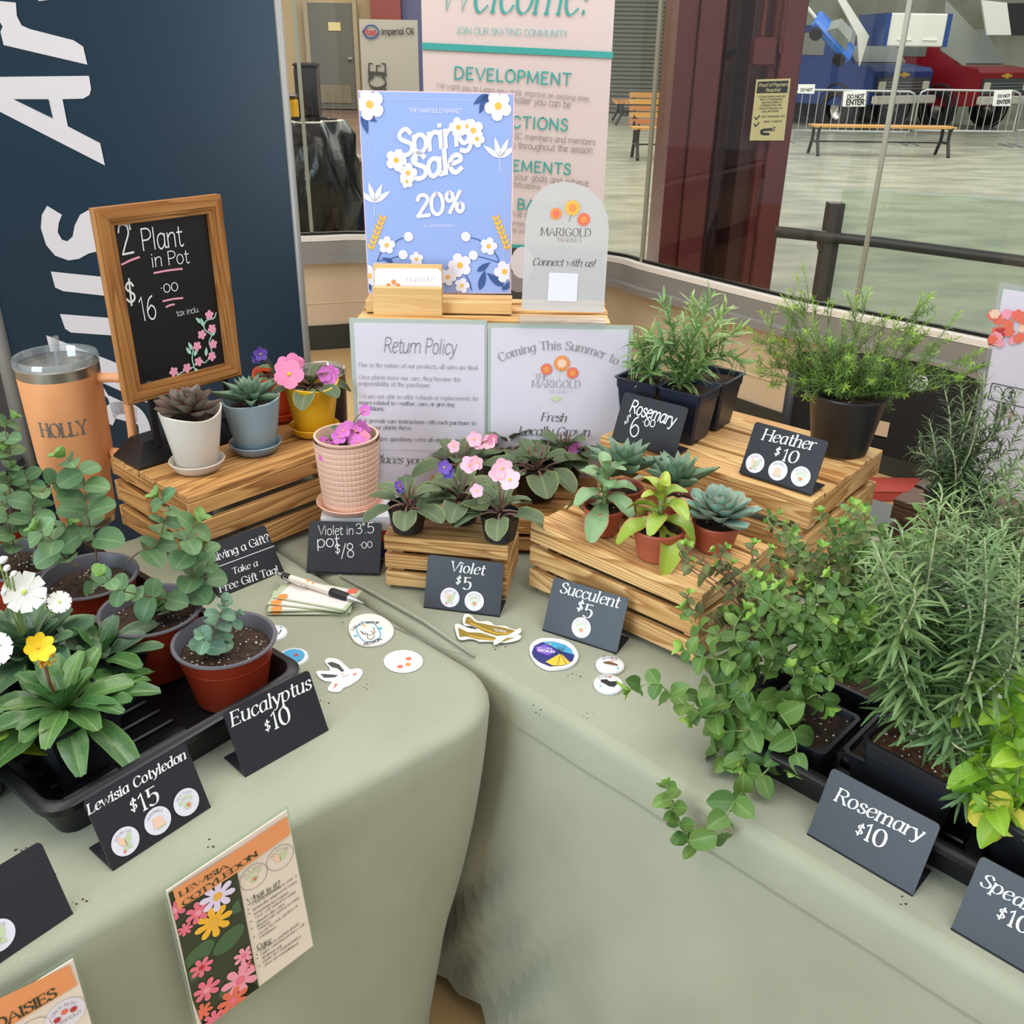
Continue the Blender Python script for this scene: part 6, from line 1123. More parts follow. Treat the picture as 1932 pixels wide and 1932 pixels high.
c2 = V(303, 1258, Z0); euc('eucalyptus second from the front with a tall leafy stem beside the gift sign', c2, .064, .095, 2, [((362, 1150), [(366, 1100), (358, 1060), (352, 1020), (372, 985)], 8, 0.042, False), ((350, 1150), [(330, 1135), (280, 1125, -.02), (222, 1112, -.04), (196, 1085, -.05)], 6, 0.034, False), ((365, 1150), [(385, 1110), (392, 1060), (382, 1030)], 5, 0.034, False), ((320, 1160), [(310, 1145), (300, 1135)], 2, 0.03, False)])
c3 = V(190, 1190, Z0); euc('eucalyptus in the middle of the tray with a stem reaching in front of the tumbler', c3, .064, .095, 3, [((182, 1060), [(178, 1020), (165, 975), (160, 925), (152, 890), (122, 862)], 9, 0.043, False), ((240, 1060), [(265, 1040), (295, 1030), (310, 985), (320, 960), (298, 938)], 7, 0.036, False), ((150, 1070), [(120, 1050), (100, 1020), (70, 1000)], 5, 0.040, False), ((160, 1080), [(190, 1110), (205, 1130)], 3, 0.036, False)])
c4 = V(62, 1150, Z0); euc('eucalyptus at the left edge of the tray behind the white flowers', c4, .062, .09, 4, [((60, 1060), [(70, 1010), (60, 960), (80, 925), (110, 905)], 8, 0.040, False), ((40, 1060), [(20, 1010), (10, 960), (-10, 920)], 6, 0.036, False), ((80, 1060), [(110, 1020), (130, 990)], 5, 0.036, False), ((70, 1070), [(90, 1090), (95, 1110)], 3, 0.04, False)])
c5 = V(5, 1060, Z0); euc('rearmost eucalyptus at the left edge rising beside the banner stand', c5, .062, .09, 5, [((20, 980), [(18, 920), (20, 860), (10, 810), (22, 790)], 8, 0.036, False), ((40, 980), [(60, 940), (50, 900), (30, 880)], 6, 0.034, False), ((-10, 980), [(-10, 900), (5, 850)], 5, 0.034, False)])
# ================================================================ LEWISIA
L_S = [leafm('ls%d' % i, lw, w_spoon, 0.36, 0.10 + 0.22 * i, 0.25, 0.02, thick=0.012, nu=10, nv=4, cup=0.2) for i in range(3)]; L_G = [leafm('lg%d' % i, lwb, w_spoon, 0.46, 0.02 + 0.16 * i, 0.2, 0.01, thick=0.016, nu=9, nv=4, cup=0.2) for i in range(2)]; L_Y = leafm('ly', lwy, w_spoon, 0.5, 0.25, 0.2, 0.01, thick=0.014, nu=9, nv=4)
def squarepot(t, c, s, h, m_, rz, level=0.84, soil=soil_m, bits=10, base=0.76, fl=0.003):
    M = Matrix.Translation(c) @ Matrix.Rotation(rz, 4, 'Z'); mb = MB()
    def sq(s_, z, r=0.12):
        q = s_ / 2; k = q * r; return [(x, y, z) for x, y in ((q - k, q), (-q + k, q), (-q, q - k), (-q, -q + k), (-q + k, -q), (q - k, -q), (q, -q + k), (q, q - k))]
    R_ = [sq(s * base, 0.0), sq(s * (base + (1 - base) * .8), h * 0.8), sq(s * (base + (1 - base) * .8) + 0.003, h * 0.805), sq(s, h - 0.002), sq(s + fl * 2, h - 0.0015), sq(s + fl * 2, h), sq(s - 0.004, h), sq(s * (base + (1 - base) * level) - 0.006, h * level - 0.004)]; n = 8
    mb.add([p for r_ in R_ for p in r_], [(i * n + (j + 1) % n, i * n + j, (i + 1) * n + j, (i + 1) * n + (j + 1) % n) for i in range(len(R_) - 1) for j in range(n)]); mb.add(R_[0], [tuple(range(n))]); place('pot', mb.mesh('pot', m_, 'auto'), M, t)
    soil_disc(t, c + zv(h * level), 0, soil, bits, sq=s * (base + (1 - base) * level) / 2 - 0.0025, rz=rz); return h * level
def lewisia(label, c, seed, mes, n, R_, flowers=(), lm=None, h=0.085, s=0.095, ym=0):
    r = random.Random(seed); t = thing('potted_lewisia', label, 'plant', c, 0, 'lewisias in black pots'); z = squarepot(t, c, s, h, blackpot, rad(51.7)); b = c + zv(z + 0.006)
    for i in range(n):
        u = i / n; az = i * 2.39996 + seed; e = rad(4 + 66 * u ** 1.2) + r.uniform(-.1, .1); L = R_ * (1 - 0.45 * u) * r.uniform(0.82, 1.12); me = L_Y if i < ym else mes[r.randrange(len(mes))]
        leaf(t, me, b + sph(az, 0) * 0.006 * (1 - u) + zv(0.006 * u), sph(az, e), Vector((0, 0, 1)) - sph(az, 0) * 0.6 + Vector((r.uniform(-.25, .25), r.uniform(-.25, .25), 0)), L, sy=r.uniform(0.85, 1.15))
    for (k, px, py, rr, dy) in flowers:
        p = U(c, px, py, dy); nn = TOCAM(p) + Vector((r.uniform(-.5, .5), r.uniform(-.4, .1), r.uniform(0, .4)))
        if k == 'bud':
            mb = MB(); mb.lathe([(0, 0), (rr * 0.35, rr * 0.4), (rr * 0.4, rr), (rr * 0.2, rr * 1.8), (0, rr * 2)], 8, ax=Vector((0, 0, 1)).rotation_difference(nn.normalized() + Vector((.6, 0, .5))).to_matrix()); place('flower_bud', mb.mesh('flower_bud', MATS['white_petal'], True), Matrix.Translation(p), t); mb = MB(); mb.tube(catmull([b, (b + p) / 2 + zv(.01), p], 4), 0.0012, 5); place('flower_stem', mb.mesh('flower_stem', stem_g, True), Matrix(), t)
        else: flower(t, k, p, rr, nn, r.uniform(0, 6), b, sm=stem_g)
    return t, b
cl = V(148, 1440, Z0); t, b = lewisia('lewisia with strappy green leaves and a yellow flower, front of the left tray', cl, 1, L_S, 34, 0.105, [('ly', 72, 1222, 0.0165, 0.0)]); q = U(cl, 80, 1240)
mb = MB(); r = random.Random(3)
for i in range(34):
    d = sph(r.uniform(0, 6.28), r.uniform(-.9, .9)); p = q + d * r.uniform(0.006, 0.011) + Vector((0.004, 0, -0.002)); mb.lathe([(0, -0.0022), (0.0018, 0), (0, 0.0026)], 5, c=p)
place('bud_cluster', mb.mesh('bud_cluster', mat('orange_bud', (226, 150, 34), 0.5, rgb2=(190, 170, 50), scale=150), True), Matrix(), t, stuff=True)
mb = MB(); mb.tube(catmull([b, b + (q - b) * 0.5 + Vector((-0.004, 0, 0)), q], 5), [0.0022] * 10 + [0.0018], 6); place('flower_stem', mb.mesh('flower_stem', stem_r, True), Matrix(), t)
lewisia('lewisia with grey-green spoon leaves and white flowers behind the yellow-flowered one', V(78, 1330, Z0), 2, L_G, 36, 0.10, [('lw', 45, 1117, 0.025, 0.0), ('lw', 112, 1136, 0.014, 0.0), ('lw', -6, 1225, 0.020, -.04), ('bud', 10, 1075, 0.010, 0), ('bud', 22, 1085, 0.009, 0), ('bud', -2, 1060, 0.012, 0), ('bud', 4, 1120, 0.008, 0), ('bud', 84, 1137, 0.008, 0)], ym=3)
lewisia('lewisia with glossy dark leaves between the strappy one and the red-brown pots', V(205, 1330, Z0), 3, L_S[:2] + L_G, 22, 0.09, (), h=0.075, s=0.085)
lewisia('plant with large yellow-green leaves cut off at the left edge below the tray plants', V(-75, 1500, Z0), 4, [L_Y] + L_S, 30, 0.105, (), ym=8)
# ================================================================ ROSEMARY, HEATHER
def needle(key, m_, wd, droop): return leafm(key, m_, lambda u: (1 - (2 * u - 1) ** 4) * 0.9 + 0.08 if u < .99 else .1, wd, droop, 0.35, nu=5, nv=2)
N_ = {'b': [needle('nb%d' % i, rm_, 0.12, 0.15 + 0.28 * i) for i in range(3)], 'd': [needle('nd%d' % i, rmd, 0.11, 0.1 + 0.25 * i) for i in range(3)], 'l': [needle('nl%d' % i, rml, 0.17, 0.15 + 0.3 * i) for i in range(3)]}
def needle_mb(wd, droop, nu=4):
    mb = MB(); mb.grid(lambda u, v: Vector((u, (v - 0.5) * wd * math.sin(math.pi * min(1, 0.12 + u * 0.86)) ** 0.5, -droop * u * u + 0.02 * abs(v - 0.5))), nu, 2, uv=True); return mb
NMB = [needle_mb(0.13, d) for d in (0.05, 0.25, 0.5)]
def sprigs(t, stems, Lf, dens, r, mes, lm, stem_m, budget=[0], parts=True, sr=0.002, start=0.1, tipme=None, spread=60, whorl=2, wd=1.0, size=lambda u: 1 - 0.45 * u ** 3, tip_m=None, tip_from=0.85):
    for path in stems:
        pp = along(path, 6); D = [0]
        for i in range(1, len(pp)): D.append(D[-1] + (pp[i] - pp[i - 1]).length)
        smb = MB(); smb.tube(pp, [sr * (1 - 0.6 * i / (len(pp) - 1)) for i in range(len(pp))], 5); bulk = MB(); n = max(3, int(D[-1] * (1 - start) / dens))
        for k in range(n):
            u = start + (1 - start) * (k + 0.5) / n; d = u * D[-1]; i = 0
            while i < len(D) - 2 and D[i + 1] < d: i += 1
            q = pp[i] + (pp[i + 1] - pp[i]) * ((d - D[i]) / max(1e-6, D[i + 1] - D[i])); ax = (pp[i + 1] - pp[i]).normalized(); s1 = ax.cross(Vector((0.1, 0.2, 1))); s1 = s1.normalized() if s1.length > .05 else Vector((1, 0, 0)); s2 = ax.cross(s1)
            for w_ in range(whorl):
                a = k * 1.57 + 2 * math.pi * w_ / whorl + r.uniform(-.3, .3); o = s1 * math.cos(a) + s2 * math.sin(a); sp = rad(spread * (1 - 0.45 * u ** 4) + r.uniform(-12, 12)); dd = ax * math.cos(sp) + o * math.sin(sp); L = Lf * size(u) * r.uniform(0.75, 1.15); M = frameM(q, dd, ax + Vector((0, 0, 0.5))) @ Matrix.Diagonal((L, L * wd, L, 1))
                if parts and budget[0] > 0: budget[0] -= 1; place('leaf', mes[r.randrange(3)], M, t)
                else: tm = NMB[r.randrange(3)]; bulk.mi = 1 if tip_m and u > tip_from else 0; b0 = len(bulk.v); tm.m = [bulk.mi] * len(tm.f); bulk.merge(tm, M)
        place('stem', smb.mesh('stem', stem_m, True), Matrix(), t)
        if bulk.v: place('sprig_leaves', bulk.mesh('sprig_leaves', [lm, tip_m] if tip_m else lm, True), Matrix(), t, stuff=True)
def rosemary(label, c, potf, seed, bases, tips, Lf, dens, kind='b', budget=0, sr=0.0022, stem_m=None, group='potted rosemary plants', name='potted_rosemary', **kw):
    r = random.Random(seed); t = thing(name, label, 'plant', c, 0, group)
    if potf: potf(t)
    st = []
    for i, tp in enumerate(tips):
        b = bases[i % len(bases)]; b3 = U(c, *b); path = [b3] + [U(c, *p) for p in tp]; path = [path[0]] + [p + Vector((r.uniform(-.002, .002), r.uniform(-.006, .006), 0)) for p in path[1:]]; st.append(path)
    if budget: r2 = st[:]; 
    sprigs(t, st, Lf, dens, r, N_[kind], {'b': rm_, 'd': rmd, 'l': rml}[kind], stem_m or stem_w, [budget], budget > 0, sr, **kw); return t
A = P(1628, 1392, .105); B = P(1806, 1488, .105); d = B - A; ang = math.atan2(d.y, d.x); s = d.length; cR = A + d * 0.5 + Vector((-d.y, d.x, 0)).normalized() * s * 0.5; cR.z = T + 0.004
rosemary('large rosemary in a black square pot before the Rosemary $10 sign', cR, lambda t: squarepot(t, cR, s, 0.101, blackpot, ang, soil=soil_b, bits=46, level=0.93, base=0.8, fl=0.002), 1,
    [(1735, 1385, 0), (1750, 1380, 0.01), (1765, 1375, -.01), (1720, 1385, 0)],
    [[(1722, 1290, 0), (1700, 1160, -.01), (1655, 1040, -.02)], [(1742, 1270, .01), (1745, 1130, .01), (1775, 930, .02)], [(1800, 1330, -.02), (1850, 1220, -.03), (1868, 1110, -.03), (1850, 1010, -.03)], [(1690, 1330, 0), (1668, 1270, 0), (1660, 1190, 0), (1670, 1130, 0)], [(1735, 1290, -.01), (1730, 1190, 0), (1715, 1090, .02), (1700, 990, .03)], [(1780, 1300, .02), (1800, 1180, .03), (1790, 1060, .04), (1800, 960, .05)], [(1820, 1340, -.02), (1900, 1260, -.02), (1920, 1150, -.02), (1925, 1040, -.02)], [(1700, 1300, .03), (1660, 1200, .04), (1640, 1120, .05), (1630, 1060, .06)],
     [(1760, 1290, .03), (1770, 1180, .05), (1740, 1060, .06)], [(1790, 1260, .05), (1850, 1120, .06), (1895, 980, .07)], [(1800, 1370, -.03), (1826, 1420, -.05), (1832, 1470, -.06), (1812, 1525, -.06)], [(1780, 1390, -.03), (1800, 1405, -.05), (1850, 1440, -.06)], [(1710, 1280, -.02), (1690, 1220, -.03), (1720, 1120, -.04), (1690, 1080, -.04)], [(1810, 1290, 0), (1830, 1180, 0), (1815, 1090, 0)]] + [[(R.uniform(1700, 1830), 1290, .02), (x - 5, y + 110, .03), (x, y, .04)] for x, y in ((1660, 1080), (1680, 1010), (1720, 1040), (1750, 1000), (1770, 1090), (1800, 1030), (1830, 1000), (1860, 1060), (1890, 1040), (1910, 1100), (1760, 1160), (1800, 1130), (1700, 1200), (1850, 1150), (1880, 1180), (1740, 1230))], 0.040, 0.0056, 'b', 300, whorl=3, spread=72)
cB = Vector((0.62, 1.0, T)); 
rosemary('rosemary at the right edge behind the large one', V(1890, 1250, .0), lambda t: squarepot(t, V(1890, 1250, .0), .1, .09, blackpot, rad(-43), bits=0), 2, [(1880, 1130, 0), (1900, 1130, .02)], [[(1880, 1040, 0), (1860, 960, 0), (1840, 900, 0)], [(1900, 1040, 0), (1905, 950, 0), (1890, 880, 0)], [(1920, 1040, 0), (1940, 960, 0), (1930, 880, 0)], [(1860, 1060, .02), (1820, 1000, .03), (1790, 950, .03)], [(1890, 1060, .03), (1870, 980, .04), (1900, 900, .05)], [(1850, 1080, -.02), (1810, 1040, -.02), (1800, 990, -.02)]] + [[(1890 + (x - 1890) * .5, (y + 1120) / 2, .0), (x - 3, y + 30, .0), (x, y, .01)] for x, y in ((1820, 930), (1850, 1000), (1870, 1010), (1900, 980), (1925, 960), (1780, 1000), (1830, 1050), (1880, 1070), (1915, 1060), (1760, 960))], 0.036, 0.0060, 'b', 0, whorl=3)
cT = V(1800, 985, .10); rosemary('dark green rosemary on the dark brown crate before the payment sign', cT, lambda t: squarepot(t, cT, .085, .05, blackpot, rad(12), bits=0), 3, [(1785, 960, 0), (1800, 955, 0), (1775, 960, 0)],
    [[(1770, 900, 0), (1745, 860, 0), (1715, 850, 0)], [(1775, 880, 0), (1760, 820, 0), (1750, 790, 0)], [(1790, 860, 0), (1790, 790, 0), (1783, 730, 0)], [(1800, 860, .01), (1815, 790, .01), (1812, 730, .01)], [(1815, 870, 0), (1850, 800, 0), (1858, 710, 0)], [(1825, 880, 0), (1880, 810, 0), (1895, 740, 0)], [(1835, 890, 0), (1900, 850, 0), (1930, 790, 0)], [(1805, 900, -.02), (1830, 850, -.02), (1845, 800, -.02)], [(1780, 910, -.02), (1755, 890, -.02), (1735, 900, -.02)], [(1800, 910, -.02), (1800, 860, -.03), (1780, 830, -.03)], [(1840, 930, -.01), (1890, 900, -.01), (1935, 850, -.01)], [(1810, 900, .03), (1860, 840, .03), (1920, 740, .03)]] + [[(1790 + (x - 1790) * .4, (y + 940) / 2, .0), (x - 4, y + 25, .01), (x, y, .02)] for x, y in ((1735, 820), (1770, 850), (1800, 800), (1830, 780), (1860, 790), (1885, 830), (1905, 870), (1925, 900), (1850, 880), (1820, 850), (1880, 900), (1765, 900), (1910, 770), (1840, 740))], 0.030, 0.0058, 'd', 0, whorl=3)
# square seedling pots on the big crate
rims = [('square seedling pot of rosemary nearest the heather, rim nearest the camera', P(1298, 728, .295), 2), ('square seedling pot of rosemary at left behind the hand-lettered sign', P(1218, 706, .295), 1), ('square seedling pot half hidden at the back right of the other two', P(1352, 700, .295), 3)]
rz = rad(-37)
cA = Vector((0.243, 1.535, 0)) + Matrix.Rotation(rz, 3, 'Z') @ Vector((0.041, 0.041, 0)); ex = Matrix.Rotation(rz, 3, 'Z') @ Vector((1, 0, 0)); ey = Matrix.Rotation(rz, 3, 'Z') @ Vector((0, 1, 0))
def seedling(label, c, seed, b, tips): 
    c = c.copy(); c.z = T - 0.003 + 0.19; rosemary(label, c, lambda t: squarepot(t, c, .080, .092, navypot, rz, bits=4, level=0.9, base=0.74), seed, b, tips, 0.034, 0.0062, 'l', 0, sr=0.0018, whorl=3, stem_m=stem_g, group='square pots of rosemary seedlings', name='rosemary_seedling', spread=55, size=lambda u: 0.8 + 0.35 * math.sin(math.pi * u), wd=1.3)
seedling('rosemary seedling in the square pot nearest the heather', cA, 5, [(1285, 740, 0), (1278, 735, .01)], [[(1282, 700, 0), (1275, 650, 0), (1262, 600, 0), (1255, 570, 0)], [(1290, 700, 0), (1305, 640, 0), (1325, 590, 0), (1340, 560, 0)], [(1275, 700, 0), (1262, 660, 0), (1245, 640, -.01)], [(1290, 710, 0), (1320, 680, 0), (1340, 640, 0), (1360, 610, 0)], [(1288, 710, .02), (1300, 660, .02), (1290, 610, .02)], [(1295, 720, 0), (1315, 700, 0), (1330, 690, 0)]])
seedling('rosemary seedling in the square pot at left behind the hand-lettered sign', cA - ex * 0.085, 6, [(1225, 715, 0)], [[(1222, 690, 0), (1210, 660, 0), (1195, 650, 0)], [(1228, 690, 0), (1235, 655, 0), (1228, 630, 0)], [(1232, 700, 0), (1250, 670, 0), (1262, 655, 0)], [(1224, 700, -.02), (1205, 685, -.02), (1190, 690, -.02)], [(1228, 700, .01), (1240, 670, .01), (1215, 640, .01)]])
seedling('rosemary seedling in the rear square pot', cA + ey * 0.086 + ex * 0.002, 7, [(1330, 700, 0)], [[(1330, 670, 0), (1345, 620, 0), (1370, 580, 0)], [(1335, 670, 0), (1370, 640, 0), (1395, 620, 0)], [(1325, 670, 0), (1320, 620, 0), (1305, 570, 0)], [(1340, 680, 0), (1375, 670, 0), (1400, 690, 0)]])
# heather
cH = V(1582, 848, .187); tH = thing('potted_heather', 'feathery heather in a round black pot on the big crate', 'plant', cH, 0); zH = pot_round(tH, cH, .0625, .046, .103, blackpot, lip=0.002, bits=6, level=0.92, n=48); r = random.Random(9)
tipsH = [(1515, 500), (1505, 520), (1480, 560), (1440, 590), (1415, 620), (1425, 660), (1420, 700), (1460, 690), (1480, 640), (1530, 600), (1560, 570), (1590, 600), (1620, 560), (1640, 545), (1650, 600), (1680, 590), (1700, 600), (1740, 555), (1758, 552), (1700, 640), (1740, 640), (1770, 655), (1812, 590), (1760, 600), (1780, 690), (1855, 660), (1850, 690), (1740, 700), (1700, 740), (1660, 760), (1450, 730), (1500, 740), (1540, 640), (1600, 650), (1660, 660), (1580, 690), (1620, 700), (1500, 690), (1550, 720), (1460, 640), (1490, 600), (1570, 640), (1630, 620), (1690, 690), (1720, 670), (1650, 720), (1530, 560), (1600, 730)]
b0 = cH + zv(zH); sts = []
for i, (x, y) in enumerate(tipsH):
    dy = r.uniform(-0.07, 0.07) * (1 if i < 30 else 0.8); tip = U(cH, x + r.uniform(-4, 4), y, dy); bb = b0 + Vector((r.uniform(-.014, .014), r.uniform(-.014, .014), 0)); mid = bb + Vector(((tip.x - bb.x) * 0.62, (tip.y - bb.y) * 0.62, (tip.z - bb.z) * 0.38 + (0.018 if tip.z < b0.z + 0.05 else 0))) + Vector((r.uniform(-.01, .01), r.uniform(-.01, .01), 0)); p = [bb, mid, mid.lerp(tip, 0.6) + Vector((r.uniform(-.006, .006), r.uniform(-.006, .006), 0.004)), tip]; sts.append(p)
    for k in range(5):
        q = mid.lerp(tip, r.uniform(0.0, 0.8)) if k < 3 else bb.lerp(mid, r.uniform(0.4, 0.95)); e2 = q + (tip - mid).normalized() * r.uniform(.015, .03) + Vector((r.uniform(-.03, .03), r.uniform(-.03, .03), r.uniform(-0.01, .02))); sts.append([q, (q + e2) / 2 + Vector((0, 0, .002)), e2])
for i in range(0, len(sts), 6): sprigs(tH, sts[i:i + 6], 0.0095, 0.0026, r, None, hm, stem_g, [0], False, 0.0010, start=0.12, whorl=3, spread=74, wd=1.1, size=lambda u: 1.0, tip_m=hmt, tip_from=0.86)
# ================================================================ OREGANO
O_L = [leafm('ol%d' % i, og, w_ovate, 0.78, 0.08 + 0.14 * i, 0.2, 0.01, 0.2, stem_g, cup=0.2, pr=0.02, nu=6) for i in range(3)]; O_P = [leafm('op%d' % i, ogp, w_ovate, 0.74, 0.1 + 0.15 * i, 0.2, 0.01, 0.2, stem_r, cup=0.2, pr=0.02, nu=5) for i in range(2)]; O_Y = leafm('oy', ogy, w_ovate, 0.7, 0.05, 0.25, 0, 0.1, stem_g, nu=5, cup=0.2)
def oregano(label, c, seed, stems, Lf, mes, pot=True, group='trailing oregano plants', sr=0.0016):
    r = random.Random(seed); t = thing('potted_oregano', label, 'plant', c, 0, group)
    if pot: squarepot(t, c, .095, .055, blackpot, rad(-43.7), bits=18, level=0.85)
    for i, (b, pts, n, k) in enumerate(stems):
        path = [U(c, *b)] + [U(c, *p) for p in pts]; leafy(t, path, n, Lf * k, r, mes, tip=O_Y, stem=stem_r if mes is O_P else stem_g, sr=sr, spread=68, droop=-0.12, start=0.12, size=lambda u: 1.08 - 0.45 * u, tipk=0.55)
    return t
co1 = tpt(tR, 0.09, 0.075, 0.006)
oregano('oregano at the tray corner with stems trailing over the cloth edge', co1, 1, [((1430, 1290, 0), [(1380, 1250, -.02), (1330, 1240, -.03), (1290, 1225, -.04)], 6, 1.0), ((1425, 1295, 0), [(1400, 1300, -.03), (1350, 1350, -.05), (1290, 1330, -.07), (1240, 1290, -.08), (1190, 1300, -.09)], 8, 1.15), ((1435, 1300, 0), [(1440, 1350, -.04), (1420, 1400, -.06), (1400, 1440, -.07)], 6, 1.3), ((1430, 1290, 0), [(1400, 1230, 0), (1385, 1190, 0), (1405, 1150, .01)], 6, 0.9), ((1440, 1290, 0), [(1460, 1240, 0), (1450, 1200, 0), (1420, 1170, 0)], 5, 0.9), ((1450, 1300, 0), [(1500, 1330, -.03), (1540, 1310, -.03), (1560, 1330, -.03)], 4, 1.2), ((1435, 1300, 0), [(1390, 1330, -.02), (1340, 1400, -.05), (1380, 1440, -.07)], 5, 1.2), ((1425, 1280, 0), [(1370, 1210, .01), (1310, 1180, 0), (1290, 1150, 0)], 5, 0.85), ((1440, 1300, 0), [(1460, 1330, -.03), (1500, 1390, -.06), (1500, 1440, -.07)], 4, 1.25), ((1420, 1290, 0), [(1360, 1290, -.03), (1320, 1310, -.04), (1300, 1350, -.05)], 5, 1.1), ((1430, 1300, 0), [(1420, 1370, -.05), (1370, 1380, -.06)], 4, 1.3)], 0.030, O_L)
def SK(px, py, off=0.02):                  # point just in front of the hanging cloth of the right table
    d = ray(px, py); o = O_ - n_ * off; return EYE + d * ((o - EYE).dot(n_) / d.dot(n_))
tr_ = bpy.data.objects['potted_oregano']; rO = random.Random(4)
leafy(tr_, [co1 + zv(.05), P(1460, 1350, .07), P(1478, 1400, .05), P(1450, 1450, .03), P(1405, 1490, .012), SK(1372, 1535, .03), SK(1345, 1590, .03)], 7, 0.031, rO, O_L, tip=None, stem=stem_g, sr=0.0018, spread=60, start=0.15, face=0.9)
to_ = thing('oregano_sprig', 'leafy oregano sprig tip hanging against the cloth of the right table', 'sprig', SK(1262, 1490, .03))
leafy(to_, [SK(1340, 1600, .025), SK(1310, 1600, .03), SK(1285, 1560, .035), SK(1270, 1520, .035), SK(1258, 1480, .03)], 8, 0.021, random.Random(4), O_L, tip=O_Y, stem=stem_g, sr=0.0012, face=0.9)
r = random.Random(21)
def canopy(label, c, seed, x0, x1, y0, y1, n, Lf, mes, b, dz=(-.05, .05), nl=8):
    r = random.Random(seed); st = []
    for i in range(n):
        x, y = r.uniform(x0, x1), r.uniform(y0, y1); dy = r.uniform(*dz); mx = (b[0] + x) / 2 + r.uniform(-25, 25); my = (b[1] + y) / 2 + r.uniform(-25, 10); st.append(((b[0] + r.uniform(-12, 12), b[1], r.uniform(-.02, .02)), [(mx, my, dy * .5), (x + r.uniform(-20, 20), y + r.uniform(8, 30), dy * .9), (x, y, dy)], nl, 1.0))
    return oregano(label, c, seed, st, Lf, mes)
canopy('purple-tinged oregano trailing beside the succulent crate', tpt(tR, 0.09, 0.215, 0.006), 31, 1290, 1480, 1010, 1190, 20, 0.021, O_P, (1470, 1230))
canopy('dense oregano in the middle of the right tray behind the tray corner plant', tpt(tR, 0.20, 0.10, 0.006), 32, 1420, 1640, 1080, 1250, 20, 0.022, O_L, (1560, 1290))
canopy('oregano behind, below the big crate, with purple-tinged leaves', tpt(tR, 0.20, 0.215, 0.006), 33, 1440, 1660, 960, 1120, 22, 0.020, O_P + O_L[:1], (1590, 1170))
canopy('oregano farthest back at right, reaching up before the dark brown crate', tpt(tR, 0.31, 0.24, 0.006), 34, 1560, 1760, 900, 1080, 20, 0.021, O_L, (1690, 1150))
canopy('oregano low behind the large rosemary pot', tpt(tR, 0.31, 0.11, 0.006), 35, 1480, 1680, 1100, 1290, 16, 0.022, O_L, (1660, 1270))
# ================================================================ SPEARMINT
cM = V(1945, 1640, .0); tM = thing('potted_spearmint', 'bright yellow-green spearmint in a round black pot at the right edge', 'plant', cM, 0); zM = pot_round(tM, cM, .066, .05, .095, blackpot, lip=0.004, collar=0.015, bits=20, level=0.88, n=48, soil=soil_b)
M_L = [leafm('ml%d' % i, mt_, w_ovate, 0.62, 0.12 + 0.15 * i, 0.25, 0.02, 0.12, stem_g, cup=0.2, pr=0.02, nu=8) for i in range(3)]; M_Y = leafm('my', mty, w_round, 0.8, 0.15, 0.2, 0.01, 0.12, stem_g, pr=0.02); rM = random.Random(5)
for b, pts, n in (((1900, 1540, 0), [(1880, 1480), (1870, 1420), (1860, 1370), (1840, 1350)], 7), ((1925, 1540, 0), [(1915, 1460), (1910, 1380), (1900, 1310), (1890, 1290)], 8), ((1900, 1545, -.02), [(1885, 1500, -.03), (1865, 1460, -.04), (1850, 1440, -.04)], 5), ((1940, 1540, 0), [(1945, 1440), (1950, 1350), (1940, 1290)], 7), ((1910, 1550, -.03), [(1890, 1530, -.05), (1865, 1520, -.06)], 3), ((1920, 1545, -.03), [(1920, 1480, -.04), (1925, 1420, -.04)], 5)):
    leafy(tM, [U(cM, *b)] + [U(cM, *p) for p in pts], n, 0.040, rM, M_L, tip=M_L[0], stem=stem_g, sr=0.002, spread=65, start=0.1)
for px, py in ((1890, 1545), (1862, 1508), (1905, 1500), (1930, 1530), (1880, 1525)): q = U(cM, px, py, -.045); leaf(tM, M_Y, q, TOCAM(q) * 0.3 + Vector((R.uniform(-.6, .2), 0, -0.5)), TOCAM(q), 0.03)
A = P(1818, 1610, .045); tS = tray('black tray at the lower right corner under the spearmint pot', A, -43.7, 0.4, 0.25, 0.045, 0, base=T - 0.003)
# ================================================================ STANDING SHEETS, POSTERS, BANNERS
acry = bpy.data.materials.new('clear_acrylic'); acry.use_nodes = True; nt = acry.node_tree; nt.nodes.clear()
def mixglass(mname, tcol, dcol, f, rough, gf):
    m = bpy.data.materials.new(mname) if mname not in bpy.data.materials else bpy.data.materials[mname]; m.use_nodes = True; nt = m.node_tree; nt.nodes.clear(); o = nt.nodes.new('ShaderNodeOutputMaterial'); a = nt.nodes.new('ShaderNodeMixShader'); b = nt.nodes.new('ShaderNodeMixShader'); tr = nt.nodes.new('ShaderNodeBsdfTransparent'); di = nt.nodes.new('ShaderNodeBsdfDiffuse'); gl = nt.nodes.new('ShaderNodeBsdfGlossy')
    tr.inputs[0].default_value = (*tcol, 1); di.inputs[0].default_value = (*dcol, 1); gl.inputs['Roughness'].default_value = rough; a.inputs[0].default_value = f; b.inputs[0].default_value = gf
    nt.links.new(tr.outputs[0], a.inputs[1]); nt.links.new(di.outputs[0], a.inputs[2]); nt.links.new(a.outputs[0], b.inputs[1]); nt.links.new(gl.outputs[0], b.inputs[2]); nt.links.new(b.outputs[0], o.inputs[0]); MATS[mname] = m; return m
clear = mixglass('clear_acrylic', (0.92, 0.94, 0.94), (0.75, 0.8, 0.8), 0.14, 0.06, 0.12); frost = mixglass('frosted_acrylic', (0.9, 0.88, 0.86), (0.72, 0.70, 0.68), 0.62, 0.2, 0.05)
paperw = mat('glossy_sheet', (222, 216, 226), 0.25, rgb2=(214, 206, 214), scale=3, spec=0.5)
SY = 1.636; pl = Plane((0, SY, T), (1, 0, 0), (0, 0.05, 1))
